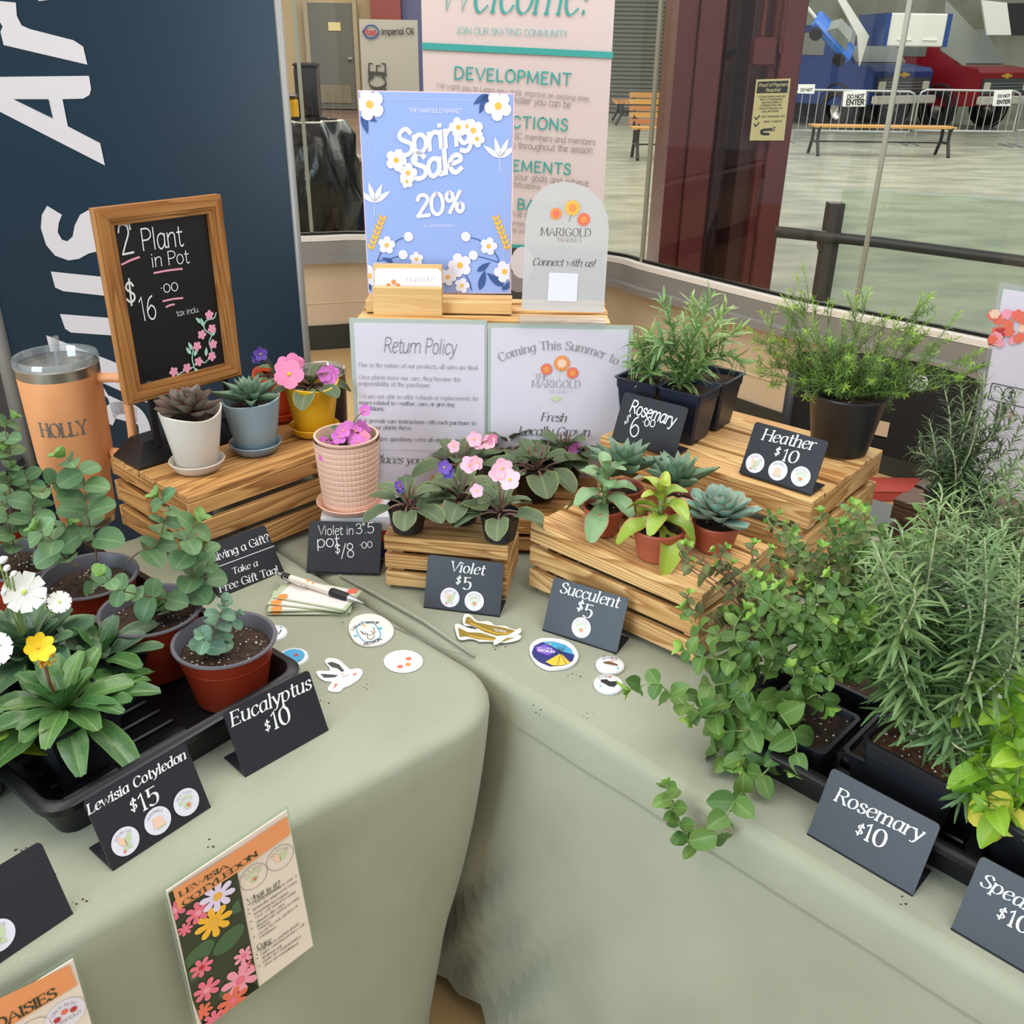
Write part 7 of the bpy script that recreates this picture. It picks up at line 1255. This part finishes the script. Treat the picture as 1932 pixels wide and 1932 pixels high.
def board(t, name, pl, corners, th, m_, e=0.0):
    q = [pl.uv(*c) if isinstance(c, tuple) and abs(c[0]) > 3 else c for c in corners]; mb = MB(); n = len(q); mb.add([pl.pt(x, y, e - th) for x, y in q] + [pl.pt(x, y, e) for x, y in q], [tuple(range(n - 1, -1, -1)), tuple(range(n, 2 * n))] + [(i, (i + 1) % n, n + (i + 1) % n, n + i) for i in range(n)]); return place(name, mb.mesh(name, m_), Matrix(), t)
zb = 0.0
def down(px, py, zz=0.0):                    # uv of the point under (px, py) at height zz above the table
    x, y = pl.uv(px, py); return (x, zz)
tp = thing('return_policy_sheet', 'laminated Return Policy sheet standing behind the violets', 'sheet', (pl.uv(785, 900)[0], SY, T)); 
a, b = pl.uv(652, 600), pl.uv(918, 612); bl, br = (a[0] + 0.010, 0.0), (b[0] - 0.0, 0.0)
def rectb(t, name, x0, x1, y0, y1, th, m_, e, pl=pl): mb = MB(); mb.add([pl.pt(x, y, e - th) for x, y in ((x0, y0), (x1, y0), (x1, y1), (x0, y1))] + [pl.pt(x, y, e) for x, y in ((x0, y0), (x1, y0), (x1, y1), (x0, y1))], [(3, 2, 1, 0), (4, 5, 6, 7), (0, 1, 5, 4), (1, 2, 6, 5), (2, 3, 7, 6), (3, 0, 4, 7)]); return place(name, mb.mesh(name, m_), Matrix(), t)
sage_b = mat('sheet_border', (176, 184, 172), 0.4)
x0, x1, yt = a[0] + 0.006, b[0] + 0.001, a[1]; rectb(tp, 'backing', x0, x1, 0.0, yt, 0.002, sage_b, 0); rectb(tp, 'paper', x0 + 0.008, x1 - 0.004, 0.006, yt - 0.008, 0.001, paperw, 0.0012)
kw = dict(style='mono', weight=3.2, slant=0.18, e=0.003); pl.text('ink_dark', 'Return Policy', (724, 664), (861, 668), vs=1.5, **kw)
for s, xa, ya, xb, yb_ in (('Due to the nature of our products, all sales are final.', 677, 691, 903, 697), ('Once plants leave our care, they become the', 677, 714, 869, 719), ('responsibility of the purchaser.', 677, 726, 813, 730), ('We are not able to offer refunds or replacements for', 678, 750, 903, 755), ('issues related to weather, care, or growing', 678, 762, 857, 766), ('conditions.', 679, 773, 726, 774), ('We provide care instructions with each purchase to', 680, 796, 898, 801), ('help your plants thrive.', 681, 808, 778, 810), ("If you have questions, we're always happy to help!", 682, 830, 905, 834)): pl.text('ink_grey' if yb_ < 760 else 'ink_dark', s, (xa, ya), (xb, yb_), 'serif', 7, e=0.003, vs=1.0)
pl.line('ink_faint', [(690, 846), (900, 850)], 0.0012, 0.003, smooth=False); pl.text('ink_dark', 'Places you can find us', (706, 872), (900, 878), 'serif', 6, slant=0.25, e=0.003)
pl.line('ink_dark', [(768 + 8 * math.cos(a_), 903 + 8 * math.sin(a_)) for a_ in np.linspace(0, 6.28, 14)], 0.0012, 0.003, smooth=False)
pl.build(tp, {**PN, 'ink_dark': 'lettering', 'ink_grey': 'lettering'})
tc_ = thing('coming_soon_sheet', 'laminated Coming This Summer sheet with orange flowers beside the Return Policy sheet', 'sheet', (pl.uv(1055, 900)[0], SY, T)); c_ = pl.uv(1195, 616); x0, x1 = b[0] + 0.002, c_[0]; yt = pl.uv(1000, 611)[1]; rectb(tc_, 'backing', x0, x1, 0.0, yt, 0.002, sage_b, 0); rectb(tc_, 'paper', x0 + 0.006, x1 - 0.007, 0.006, yt - 0.008, 0.001, paperw, 0.0012)
pl.text('ink_grey', 'Coming This Summer to', (940, 682), (1167, 688), 'serif', 7.5, arc=0.95, e=0.003, spacing=3)
for x, y, rr, k in ((1031, 696, 0.011, 'ink_coral'), (1060, 685, 0.015, 'ink_orange'), (1080, 703, 0.011, 'ink_coral')): pl.flower(k, None, (x, y), rr, 12, e=0.003, notch=0.8); pl.flower('ink_peach' if k == 'ink_orange' else 'ink_orange', None, (x, y), rr * 0.6, 9, 0.3, e=0.0034, notch=0.7)
for l in ([(1036, 704), (1042, 718)], [(1058, 697), (1052, 718)], [(1074, 712), (1062, 720)]): pl.line('ink_leaf', l, 0.0008, 0.003, smooth=False)
pl.text('ink_grey', 'THE', (1008, 715), (1034, 716), 'serif', 6, e=0.003); pl.text('ink_grey', 'MARIGOLD', (1003, 730), (1095, 731), 'serif', 6, e=0.003, spacing=8, vs=1.1); pl.text('ink_faint', 'MARKET', (1036, 741), (1080, 741), 'serif', 7, e=0.003, spacing=10)
pl.text('ink_dark', 'Fresh', (1020, 793), (1068, 795), 'serif', 6.5, slant=0.2, e=0.003); pl.text('ink_dark', 'Locally Grown', (978, 820), (1112, 822), 'serif', 6.5, slant=0.2, e=0.003)
pl.poly('ink_leaf', [(1038, 750), (1046, 746), (1062, 750), (1048, 757)], 0.003); pl.build(tc_, {**PN, 'ink_dark': 'lettering', 'ink_grey': 'lettering'})
# spring sale poster in its wooden base
KY = 1.735; pl = Plane((0, KY, T), (1, 0, 0), (0, 0.045, 1)); q4 = [(677, 172), (968, 178), (961, 552), (697, 552)]
ts = thing('spring_sale_poster', 'pale blue Spring Sale 20% poster with white flowers in a wooden base', 'poster', (pl.uv(830, 560)[0], KY, T + 0.352))
sky = mat('poster_blue', (150, 172, 226), 0.35); board(ts, 'backing', pl, [(675, 170), (971, 176), (964, 554), (695, 554)], 0.004, mat('poster_edge', (232, 200, 206), 0.4), 0); board(ts, 'sheet', pl, q4, 0.001, sky, 0.0012)
Wt = 'ink_offwhite'
pl.clip = [pl.uv(*c) for c in q4]
pl.line('ink_paleblue', [(690, 186), (955, 190), (950, 500), (712, 500), (690, 186)], 0.0006, 0.002, smooth=False)
pl.text(Wt, 'THE MARIGOLD MARKET', (772, 212), (872, 213), 'sans', 9, e=0.002); pl.text(Wt, 'Spring', (754, 294), (893, 268), 'mono', 13, slant=0.12, spacing=-2, e=0.0026, vs=1.0); pl.text(Wt, 'Sale', (779, 338), (874, 322), 'mono', 14, slant=0.1, spacing=-1, e=0.0026, vs=0.95); pl.text(Wt, '20%', (787, 408), (877, 398), 'mono', 13, slant=0.08, spacing=2, e=0.0026, vs=0.95); pl.text(Wt, 'ALL OUTDOOR PLANTS', (799, 428), (858, 428), 'sans', 9, e=0.002)
for x, y, rr in ((865, 240, 0.0165), (893, 246, 0.019), (900, 262, 0.014), (748, 302, 0.019), (770, 326, 0.017), (768, 342, 0.012), (881, 238, 0.012), (698, 197, 0.026), (940, 200, 0.024), (730, 462, 0.016), (922, 464, 0.016), (697, 520, 0.020), (868, 500, 0.022), (952, 512, 0.020), (845, 522, 0.016), (872, 538, 0.014), (786, 488, 0.013)): pl.flower(Wt, 'ink_gold', (x, y), rr, 5, R.random() * 3, e=0.0030 + R.random() * 0.0006, notch=0.7)
for x, y in ((771, 446), (761, 480), (879, 446), (893, 481)): pl.disc(Wt, pl.uv(x, y), 0.0085, 0.003)
for l in ([(741, 462), (752, 452), (765, 448)], [(712, 492), (720, 475), (730, 462)], [(712, 492), (735, 488), (755, 482)], [(889, 448), (903, 452), (914, 462)], [(924, 466), (936, 480), (942, 495)], [(900, 483), (920, 488), (942, 495)], [(878, 518), (886, 532), (890, 547)], [(950, 520), (948, 547)]): pl.line('ink_navy', l, 0.0016, 0.0024)
for x, y, L_, a_ in ((683, 212, 0.03, -30), (683, 214, 0.034, -75), (920, 177, 0.03, 215), (920, 178, 0.034, 245), (920, 178, 0.032, 285), (922, 178, 0.024, 325), (900, 512, 0.03, 35), (905, 547, 0.038, 75), (948, 540, 0.038, 140), (948, 547, 0.03, 40), (700, 547, 0.03, 120), (742, 494, 0.022, 160)): pl.leaf('ink_navy', (x, y), L_, rad(a_), 0.34, 0.0026)
for cx, cy in ((707, 382), (943, 298)):
    for a_ in (35, 65, 105, 145): pl.leaf(Wt, (cx, cy), 0.036, rad(a_), 0.26, 0.0022)
    pl.line(Wt, [(cx, cy), (cx, cy + 25)], 0.001, 0.0022, smooth=False)
for cx, cy, s_ in ((700, 470, 1), (958, 470, -1)):
    for k in range(7):
        for sd in (0, 1): pl.leaf('ink_gold', (cx + s_ * k * 3.5, cy - k * 9), 0.0125, rad(90 - s_ * (28 if sd else -42) - s_ * 20), 0.42, 0.0023)
    pl.line('ink_gold', [(cx, cy + 4), (cx + s_ * 10, cy - 30), (cx + s_ * 24, cy - 62)], 0.001, 0.0023)
pl.build(ts, {**PN, Wt: 'white_print'})
bm_ = MATS['bamboo']; p0 = pl.uv(700, 574); p1 = pl.uv(962, 574); zt = 0.352
mb = MB(); xx0, xx1 = p0[0] - 0.004, p1[0] + 0.004; mb.box(((xx0 + xx1) / 2, KY - 0.012, T + zt + 0.011), (xx1 - xx0, 0.02, 0.022), bev=0.001); mb.box(((xx0 + xx1) / 2, KY + 0.022, T + zt + 0.011), (xx1 - xx0, 0.028, 0.022), bev=0.001); mb.box(((xx0 + xx1) / 2, KY + 0.004, T + zt + 0.002), (xx1 - xx0, 0.045, 0.004)); place('base', mb.mesh('base', bm_), Matrix(), ts)
# business card holder
hp = Plane((0, 1.688, T), (1, 0, 0), (0, 0, 1)); th_ = thing('card_holder', 'light bamboo business card holder in front of the poster', 'holder', (hp.uv(770, 590)[0], 1.69, T + zt))
x0, x1 = hp.uv(705, 597)[0], hp.uv(834, 597)[0]; hh = hp.uv(770, 543)[1] - zt
mb = MB(); mb.box(((x0 + x1) / 2, 1.694, T + zt + hh / 2), (x1 - x0, 0.012, hh), bev=0.001); place('front_block', mb.mesh('front_block', bm_), Matrix(), th_); hb = Plane((0, 1.712, T), (1, 0, 0), (0, 0, 1)).uv(770, 499)[1] - zt
mb = MB(); mb.box(((x0 + x1) / 2, 1.716, T + zt + hb / 2), (x1 - x0, 0.008, hb), bev=0.001); mb.box(((x0 + x1) / 2, 1.706, T + zt + 0.003), (x1 - x0, 0.02, 0.006)); place('back_block', mb.mesh('back_block', bm_), Matrix(), th_)
pc_ = Plane((0, 1.7075, T), (1, 0, 0), (0, 0, 1)); tcard = thing('business_card', 'white business cards with three orange flowers standing in the bamboo holder', 'card', (pc_.uv(770, 540)[0], 1.7075, T + zt + 0.012)); r4 = [pc_.uv(706, 560), pc_.uv(832, 560), pc_.uv(833, 514), pc_.uv(827, 508), pc_.uv(711, 507), pc_.uv(706, 512)]; r4[0] = (r4[2][0] - (r4[2][0] - r4[5][0]), zt + 0.008); r4[1] = (r4[2][0], zt + 0.008)
mb = MB(); mb.add([pc_.pt(x, y, -0.004) for x, y in r4] + [pc_.pt(x, y, 0) for x, y in r4], [tuple(range(5, -1, -1)), tuple(range(6, 12))] + [(i, (i + 1) % 6, 6 + (i + 1) % 6, 6 + i) for i in range(6)]); place('card', mb.mesh('card', MATS['sticker_white2']), Matrix(), tcard)
for x, y, rr in ((733, 538, 0.004), (743, 532, 0.0048), (751, 538, 0.004)): pc_.flower('ink_orange', None, (x, y), rr, 9, e=0.0006, notch=0.8)
pc_.text('ink_faint', 'MARIGOLD', (768, 532), (820, 530), 'serif', 6, e=0.0006); pc_.build(tcard, PN)
# arched acrylic sign
AY = 1.665; pa = Plane((0, AY, T), (1, 0, 0), (0, 0.04, 1)); ta = thing('acrylic_sign', 'arched frosted acrylic sign with orange flowers reading Connect with us', 'sign', (pa.uv(1062, 585)[0], AY, T + zt + 0.002))
o_ = [(984, 584), (1139, 590), (1149, 432), (1146, 405), (1134, 378), (1112, 357), (1085, 346), (1062, 343), (1035, 349), (1012, 367), (997, 392), (991, 420)]; board(ta, 'panel', pa, o_, 0.003, frost, 0)
mb = MB(); xa, xb = pa.uv(980, 590)[0], pa.uv(1141, 590)[0]; mb.box(((xa + xb) / 2, AY - 0.002, T + zt + 0.005), (xb - xa, 0.04, 0.006), bev=0.001); place('base', mb.mesh('base', clear), Matrix(), ta)
for x, y, rr, k in ((1049, 403, 0.0105, 'ink_orange'), (1080, 392, 0.0135, 'ink_gold'), (1101, 414, 0.0115, 'ink_coral')): pa.flower(k, None, (x, y), rr, 12, e=0.001, notch=0.78); pa.flower('ink_orange' if k != 'ink_orange' else 'ink_coral', None, (x, y), rr * 0.55, 9, 0.3, e=0.0014, notch=0.7)
pa.line('ink_green', [(1078, 404), (1073, 418)], 0.0008, 0.001, smooth=False); pa.text('ink_dark', 'MARIGOLD', (1020, 444), (1115, 446), 'serif', 6, e=0.001, spacing=6, vs=1.05); pa.text('ink_grey', 'MARKET', (1052, 456), (1098, 457), 'serif', 6, e=0.001, spacing=6); pa.text('ink_dark', 'Connect with us!', (1004, 500), (1122, 503), 'serif', 6.5, slant=0.25, e=0.001); pa.poly(Wt, [(1036, 514), (1091, 516), (1088, 569), (1033, 567)], 0.001); pa.leaf('ink_leaf', (1070, 468), 0.006, 1.2, 0.4, 0.001)
pa.build(ta, {**PN, 'ink_dark': 'lettering', 'ink_grey': 'lettering'})
# retractable skating banner
BY = 4.25; pb = Plane((0, BY, 0), (1, 0, 0), (0, 0, 1)); x0, x1 = pb.uv(796, 60)[0], pb.uv(1157, 60)[0]; tb = thing('skating_banner', 'tall white skating club banner with teal headings behind the display', 'banner', ((x0 + x1) / 2, BY, 0))
mb = MB(); mb.box(((x0 + x1) / 2, BY + 0.006, 1.06), (x1 - x0, 0.006, 2.0)); place('panel', mb.mesh('panel', mat('banner_white', (226, 214, 212), 0.5, rgb2=(222, 208, 210), scale=1)), Matrix(), tb)
mb = MB(); mb.box(((x0 + x1) / 2, BY, 0.04), (x1 - x0 + 0.04, 0.2, 0.08), bev=0.015); place('base', mb.mesh('base', silver, 'auto'), Matrix(), tb); mb = MB(); mb.bar(((x0 + x1) / 2, BY + 0.03, 0.05), ((x0 + x1) / 2, BY + 0.03, 2.05), 0.012); place('pole', mb.mesh('pole', silver), Matrix(), tb)
pb.text('ink_teal', 'Welcome!', (826, 19), (1108, 28), 'serif', 6, slant=0.28, e=0.004, vs=1.5); pb.text('ink_aqua', 'JOIN OUR SKATING COMMUNITY', (861, 63), (1071, 70), 'sans', 6, e=0.004); pb.poly('ink_teal', [(796, 80), (1157, 98), (1156, 110), (796, 93)], 0.004)
for s, xa, ya, xb, yb_ in (('DEVELOPMENT', 857, 148, 1077, 161), ('CONNECTIONS', 862, 234, 1071, 246), ('ACHIEVEMENTS', 862, 314, 1076, 329), ('BALANCE', 976, 394, 1100, 400)): pb.text('ink_teal', s, (xa, ya), (xb, yb_), 'sans', 10, e=0.004, spacing=9, vs=0.92)
for s, xa, ya, xb, yb_ in (('We want you to Learn new skills, improve on existing ones', 823, 165, 1111, 191), ('and be the best skater you can be', 860, 184, 1077, 203), ('We host events for BSC members and members', 850, 252, 1123, 273), ('of clubs at events throughout the season', 862, 272, 1118, 289), ('We help you reach your goals and achieve', 850, 326, 1110, 351), ('new certifications', 930, 348, 1019, 357), ('We organize a', 966, 408, 1050, 414), ('progressive', 966, 423, 1010, 428), ('so you want', 966, 437, 1020, 441)): pb.text('ink_grey', s, (xa, ya), (xb, yb_), 'sans', 6.5, e=0.004)
pb.poly('ink_teal', [(797, 455), (1140, 467), (1140, 473), (797, 461)], 0.004); pb.poly('ink_dark', [(797, 462), (1139, 474), (1133, 700), (800, 700)], 0.0045); pb.disc('ink_offwhite', pb.uv(985, 495), 0.05, 0.006, 16, ry=0.07); pb.disc('ink_grey', pb.uv(978, 530), 0.05, 0.0055, 14)
pb.build(tb, {**PN, 'ink_teal': 'lettering', 'ink_grey': 'lettering'})
# large dark banner at the left with letters running up it
rp = PY(520, 0, 2.16); dirv = Vector((-0.95, 0.20, 0)).normalized(); pd = Plane(rp, -dirv, (0, 0, 1)); tdk = thing('dark_banner', 'large dark blue framed banner with big white letters at the left', 'banner', (rp.x, rp.y, 0)); Wb = pd.uv(10, 640)[0]
navy = mat('dark_blue_print', (22, 46, 60), 0.3, rgb2=(30, 44, 56), scale=1.2, spec=0.2)
zt_ = 0.35
mb = MB(); mb.add([pd.pt(x, y, e) for e in (-0.02, 0) for x, y in ((Wb, -rp.z + 0.05), (0, -rp.z + 0.05), (0, zt_), (Wb, zt_))], [(3, 2, 1, 0), (4, 5, 6, 7), (0, 1, 5, 4), (1, 2, 6, 5), (2, 3, 7, 6), (3, 0, 4, 7)]); place('panel', mb.mesh('panel', navy), Matrix(), tdk)
mb = MB(); mb.tube([pd.pt(0.004, -rp.z + 0.02, 0.0), pd.pt(0.004, zt_, 0.0)], 0.008, 8); place('frame_edge', mb.mesh('frame_edge', alu_m, True), Matrix(), tdk); mb = MB(); mb.tube([pd.pt(Wb - 0.012, -rp.z + 0.02, 0.0), pd.pt(Wb - 0.012, zt_, 0.0)], 0.02, 10); place('frame_edge', mb.mesh('frame_edge', alu_m, True), Matrix(), tdk)
BW = 'ink_bannerwhite'
pd.poly(BW, [(0, 145), (169, 143), (173, 168), (170, 179), (158, 186), (119, 187), (129, 238), (190, 270), (199, 312), (-20, 200), (-20, 146)], 0.002)
pd.poly('dark_blue_print', [(27, 187), (93, 187), (101, 223)], 0.003)
pd.poly(BW, [(-20, 0), (31, 5), (33, 30), (42, 48), (58, 55), (140, 76), (158, 88), (166, 122), (8, 85), (2, 60), (6, 50), (0, 40), (-20, 40)], 0.002); pd.poly(BW, [(60, -8), (92, -8), (92, 0), (75, 2)], 0.002)
pd.poly(BW, [(90, 388), (118, 405), (112, 420), (110, 438), (118, 452), (128, 455), (138, 446), (142, 425), (152, 405), (168, 396), (200, 390), (200, 470), (168, 478), (150, 488), (130, 491), (105, 482), (88, 462), (78, 430), (80, 405)], 0.002)
pd.poly(BW, [(97, 512), (215, 524), (220, 560), (120, 549), (105, 542)], 0.002); pd.poly(BW, [(114, 592), (215, 600), (220, 633), (135, 627), (124, 620)], 0.002)
pd.poly(BW, [(88, 632), (240, 692), (280, 760), (190, 720), (205, 745), (260, 770), (260, 800), (215, 788), (205, 752), (120, 670), (96, 664)], 0.002)
pts = [(205, 790), (215, 772), (240, 770), (262, 782), (274, 810), (270, 840), (255, 850)]; pd.line(BW, pts, 0.034, 0.002)
pd.build(tdk, {BW: 'big_lettering', 'dark_blue_print': 'letter_counter'})
# dark grey board and case at the far left
sp_ = thing('grey_board', 'dark grey display board behind the silver frame at the left edge', 'board', (PY(-20, 640, 3.2).x, 3.2, 0)); mb = MB(); q = PY(20, 700, 3.2); mb.box((q.x - 0.4, 3.2, 0.95), (0.82, 0.03, 1.9 - 0.25)); place('panel', mb.mesh('panel', mat('dark_grey_board', (58, 56, 60), 0.5)), Matrix(), sp_); mb = MB(); mb.box((q.x - 0.4, 3.2, 0.07), (0.5, 0.3, 0.12)); place('foot', mb.mesh('foot', MATS['dark_grey_board']), Matrix(), sp_)
cs_ = P(25, 870, -0.2); tcs = thing('fabric_case', 'dark grey fabric case standing behind the left eucalyptus', 'case', (cs_.x, cs_.y, 0)); mb = MB(); mb.box((0, 0, 0.28), (0.32, 0.25, 0.56), bev=0.03); place('body', mb.mesh('body', mat('case_grey', (64, 62, 68), 0.7, bump=0.3, bscale=40), 'auto'), Matrix.Translation((cs_.x - 0.16, cs_.y + 0.02, 0)), tcs)
mb = MB(); mb.tube(catmull([(-.08, 0, .56), (-.07, 0, .62), (.07, 0, .62), (.08, 0, .56)], 4), 0.008, 6); place('handle', mb.mesh('handle', plastic, True), Matrix.Translation((cs_.x - 0.16, cs_.y + 0.02, 0)), tcs)
# ================================================================ TUMBLERS
steel = mat('brushed_steel', (168, 160, 150), 0.28, metal=0.9); peach = mat('peach_coating', (232, 158, 104), 0.45, rgb2=(228, 154, 102), scale=5); cu = Vector((-0.778, 1.545, T))
def tumbler(label, c, H, r, body, name_=None, handle=True):
    t = thing('tumbler', label, 'tumbler', c, 0, 'insulated tumblers with clear lids'); M = WM[t.name]
    def lt(nm, prof, m_, n=48): mb = MB(); mb.lathe(prof, n); place(nm, mb.mesh(nm, m_, 'auto'), M.copy(), t)
    lt('base_ring', [(0, 0), (r * 0.66, 0), (r * 0.7, 0.003), (r * 0.7, 0.014)], steel); lt('body', [(r * 0.7, 0.014), (r * 0.735, 0.02), (r * 0.76, H * 0.30), (r * 0.93, H * 0.42), (r * 0.985, H * 0.93)], body); lt('rim', [(r * 0.985, H * 0.93), (r * 0.99, H * 0.985), (r * 0.95, H * 0.99)], steel)
    lt('inner_rim', [(0, H * 0.93), (r * 0.9, H * 0.93), (r * 0.93, H * 0.98)], steel)
    lt('lid', [(0, H * 0.965), (r * 0.82, H * 0.965), (r * 0.86, H * 1.0), (r * 0.9, H * 1.025), (r * 0.99, H * 1.03), (r * 1.02, H * 1.01), (r * 1.02, H * 0.985), (r * 0.97, H * 0.98)], clear)
    if handle:
        mb = MB(); s = 1; mb.tube(catmull([(r * 0.95, 0, H * 0.9), (r * 1.5, 0, H * 0.9), (r * 1.62, 0, H * 0.86), (r * 1.6, 0, H * 0.55), (r * 1.5, 0, H * 0.45), (r * 0.95, 0, H * 0.45)], 4), 0.0085, 8); place('handle', mb.mesh('handle', body, True), M.copy(), t)
        mb = MB(); mb.tube([(0, 0.005, H * 0.96), (0.004, 0.004, H * 1.13)], 0.0055, 10, cap=False); place('straw', mb.mesh('straw', mixglass('straw_plastic', (0.85, 0.87, 0.88), (0.6, 0.62, 0.64), 0.3, 0.05, 0.2), True), M.copy(), t)
    return t
tt = tumbler('peach insulated tumbler engraved HOLLY with a clear lid and straw', cu, 0.305, 0.0675, peach); mb = MB(); rr_ = 0.0735; base_a = math.atan2(-cu.y, -cu.x) + 0.0
def cyl(x, y, z): a_ = base_a - 0.78 + x; rz_ = 0.0675 * 0.955; q_ = rz_ + 0.0006 + 0.0012 * y / 70 * 0.0; return cu + Vector((q_ * math.cos(a_) * 1.0, q_ * math.sin(a_), 0.190 + y * 0.00034))
write(mb, 'HOLLY', lambda x, y, z: cyl(x * 0.0041, y, z), 'serif', 13, 0, 4); place('lettering', mb.mesh('lettering', MATS['ink_steel']), Matrix(), tt)
c = PY(608, 700, 1.77); tumbler('grey tumbler with a clear lid behind the yellow pot', Vector((c.x, c.y, T - 0.003)), c.z - T + 0.003, 0.045, mat('grey_lilac_coating', (84, 76, 92), 0.4), handle=False)
# ================================================================ CHAIR, PAYMENT SIGN, FLOOR BOX
CY = 2.05; ch = thing('folding_chair', 'black folding chair with a round number sticker on its curved back', 'chair', (PY(1700, 780, CY).x, CY, 0)); chm = mat('chair_black', (34, 32, 34), 0.4); pq = [PY(1470, 700, CY), PY(1880, 725, CY - 0.45), PY(1470, 838, CY), PY(1850, 835, CY)]
cA_, cB_ = PY(1500, 690, CY), PY(1900, 720, CY - 0.25); d = cB_ - cA_; d.z = 0; L = d.length; dn = d.normalized(); nn = Vector((dn.y, -dn.x, 0)); zt1, zb1 = PY(1700, 700, CY - 0.12).z, PY(1680, 862, CY - 0.12).z
mb = MB(); hole = (0.575, 0.69, 0.30, 0.52)
def backfn(u, v, o=0): s = 4 * (u - 0.5) ** 2; p = cA_ + dn * (L * u) + nn * (-0.05 * (1 - s) + o); p.z = zb1 + (zt1 - zb1) * v + 0.012 * (1 - s) * (1 if v > .5 else -1); return p
NU, NV = 24, 10
for o in (0, -0.012):
    vs = [backfn(i / NU, j / NV, o) for i in range(NU + 1) for j in range(NV + 1)]; fs = []
    for i in range(NU):
        for j in range(NV):
            if 10 <= i < 12 and 2 <= j < 4: continue
            f = (i * (NV + 1) + j, (i + 1) * (NV + 1) + j, (i + 1) * (NV + 1) + j + 1, i * (NV + 1) + j + 1); fs.append(f if o == 0 else f[::-1])
    mb.add(vs, fs)
place('backrest', mb.mesh('backrest', chm, True), Matrix(), ch)
for u in (0.0, 1.0):
    q = backfn(u, 0.9); mb = MB(); mb.tube([q, backfn(u, 0) - zv(0.1), Vector((q.x, q.y, 0.45)), Vector((q.x, q.y + 0.06, 0.0))], 0.013, 8); place('leg', mb.mesh('leg', chm, True), Matrix(), ch)
    mb = MB(); mb.tube([Vector((q.x, q.y, 0.45)), Vector((q.x, q.y + 0.40, 0.0))], 0.013, 8); place('leg', mb.mesh('leg', chm, True), Matrix(), ch)
mb = MB(); qs = (backfn(0, 0) + backfn(1, 0)) / 2; mb.box((0, 0, 0), (L * 0.95, 0.38, 0.03), bev=0.01); place('seat', mb.mesh('seat', chm), frameM((qs.x, qs.y + 0.24, 0.45), dn, (0, 0, 1)), ch)
q = backfn(0.56, 0.74); pcq = Plane(q + nn * 0.004, dn, (0, 0, 1)); uv = pcq.uv(1733, 721); pcq.disc('ink_white', uv, 0.020, 0.002, 24); pcq.text('ink_dark', '25', (1723, 728), (1746, 730), 'sans', 13, e=0.003); pcq.build(ch, {'ink_white': 'sticker', 'ink_dark': 'lettering'})
pp_ = Plane(P(1830, 905, 0.0), Vector((0.93, -0.36, 0)), (0.02, 0.03, 1)); tpp = thing('payment_sign', 'acrylic payment sign with a coral flower print and a dollar note symbol', 'sign', pp_.pt(0.05, 0, 0))
board(tpp, 'panel', pp_, [(1814, 925), (1886, 533), (2060, 560), (2010, 980)], 0.003, clear, 0); board(tpp, 'sheet', pp_, [(1826, 915), (1893, 545), (2050, 570), (2000, 965)], 0.001, paperw, 0.0014)
for i in range(26): x, y = R.uniform(1872, 1935), R.uniform(588, 648); pp_.flower(('ink_coral', 'ink_peach', 'ink_rose', 'ink_red')[i % 4 if i % 9 else 3] if i % 4 != 3 else 'ink_coral', None, (x, y), R.uniform(0.007, 0.012), 6, R.random() * 6, e=0.003 + i * 0.0001, notch=0.75)
k_ = 'ink_black'; pp_.line(k_, [(1872, 722), (1864, 752), (1940, 770), (1948, 738), (1872, 722)], 0.0016, 0.003, smooth=False); pp_.line(k_, [(1904 + 11 * math.cos(a_), 744 + 13 * math.sin(a_)) for a_ in np.linspace(0, 6.28, 18)], 0.0016, 0.003, smooth=False); pp_.text(k_, '$', (1899, 750), (1909, 752), 'mono', 9, e=0.003); pp_.line(k_, [(1876, 735), (1877, 728), (1884, 729)], 0.0014, 0.003, smooth=False); pp_.line(k_, [(1871, 744), (1870, 750), (1876, 751)], 0.0014, 0.003, smooth=False); pp_.line(k_, [(1880, 757), (1920, 765)], 0.0014, 0.003, smooth=False); pp_.text('ink_red', 'CASH', (1872, 784), (1916, 790), 'serif', 7, e=0.003); pp_.build(tpp, PN)
q = P(1680, 926, -0.74); rb_ = thing('red_box', 'red box on the floor seen between the big crate and the dark crate', 'box', (q.x, q.y - 0.04, 0)); mb = MB(); mb.box((0, 0, 0.02), (0.22, 0.12, 0.04), bev=0.004); place('body', mb.mesh('body', mat('red_box_paint', (176, 72, 62), 0.5), 'auto'), Matrix.Translation((q.x, q.y - 0.04, 0)), rb_); mb = MB(); mb.box((0, 0, 0.043), (0.225, 0.125, 0.008), bev=0.002); place('lid', mb.mesh('lid', MATS['red_box_paint'], 'auto'), Matrix.Translation((q.x, q.y - 0.04, 0)), rb_)
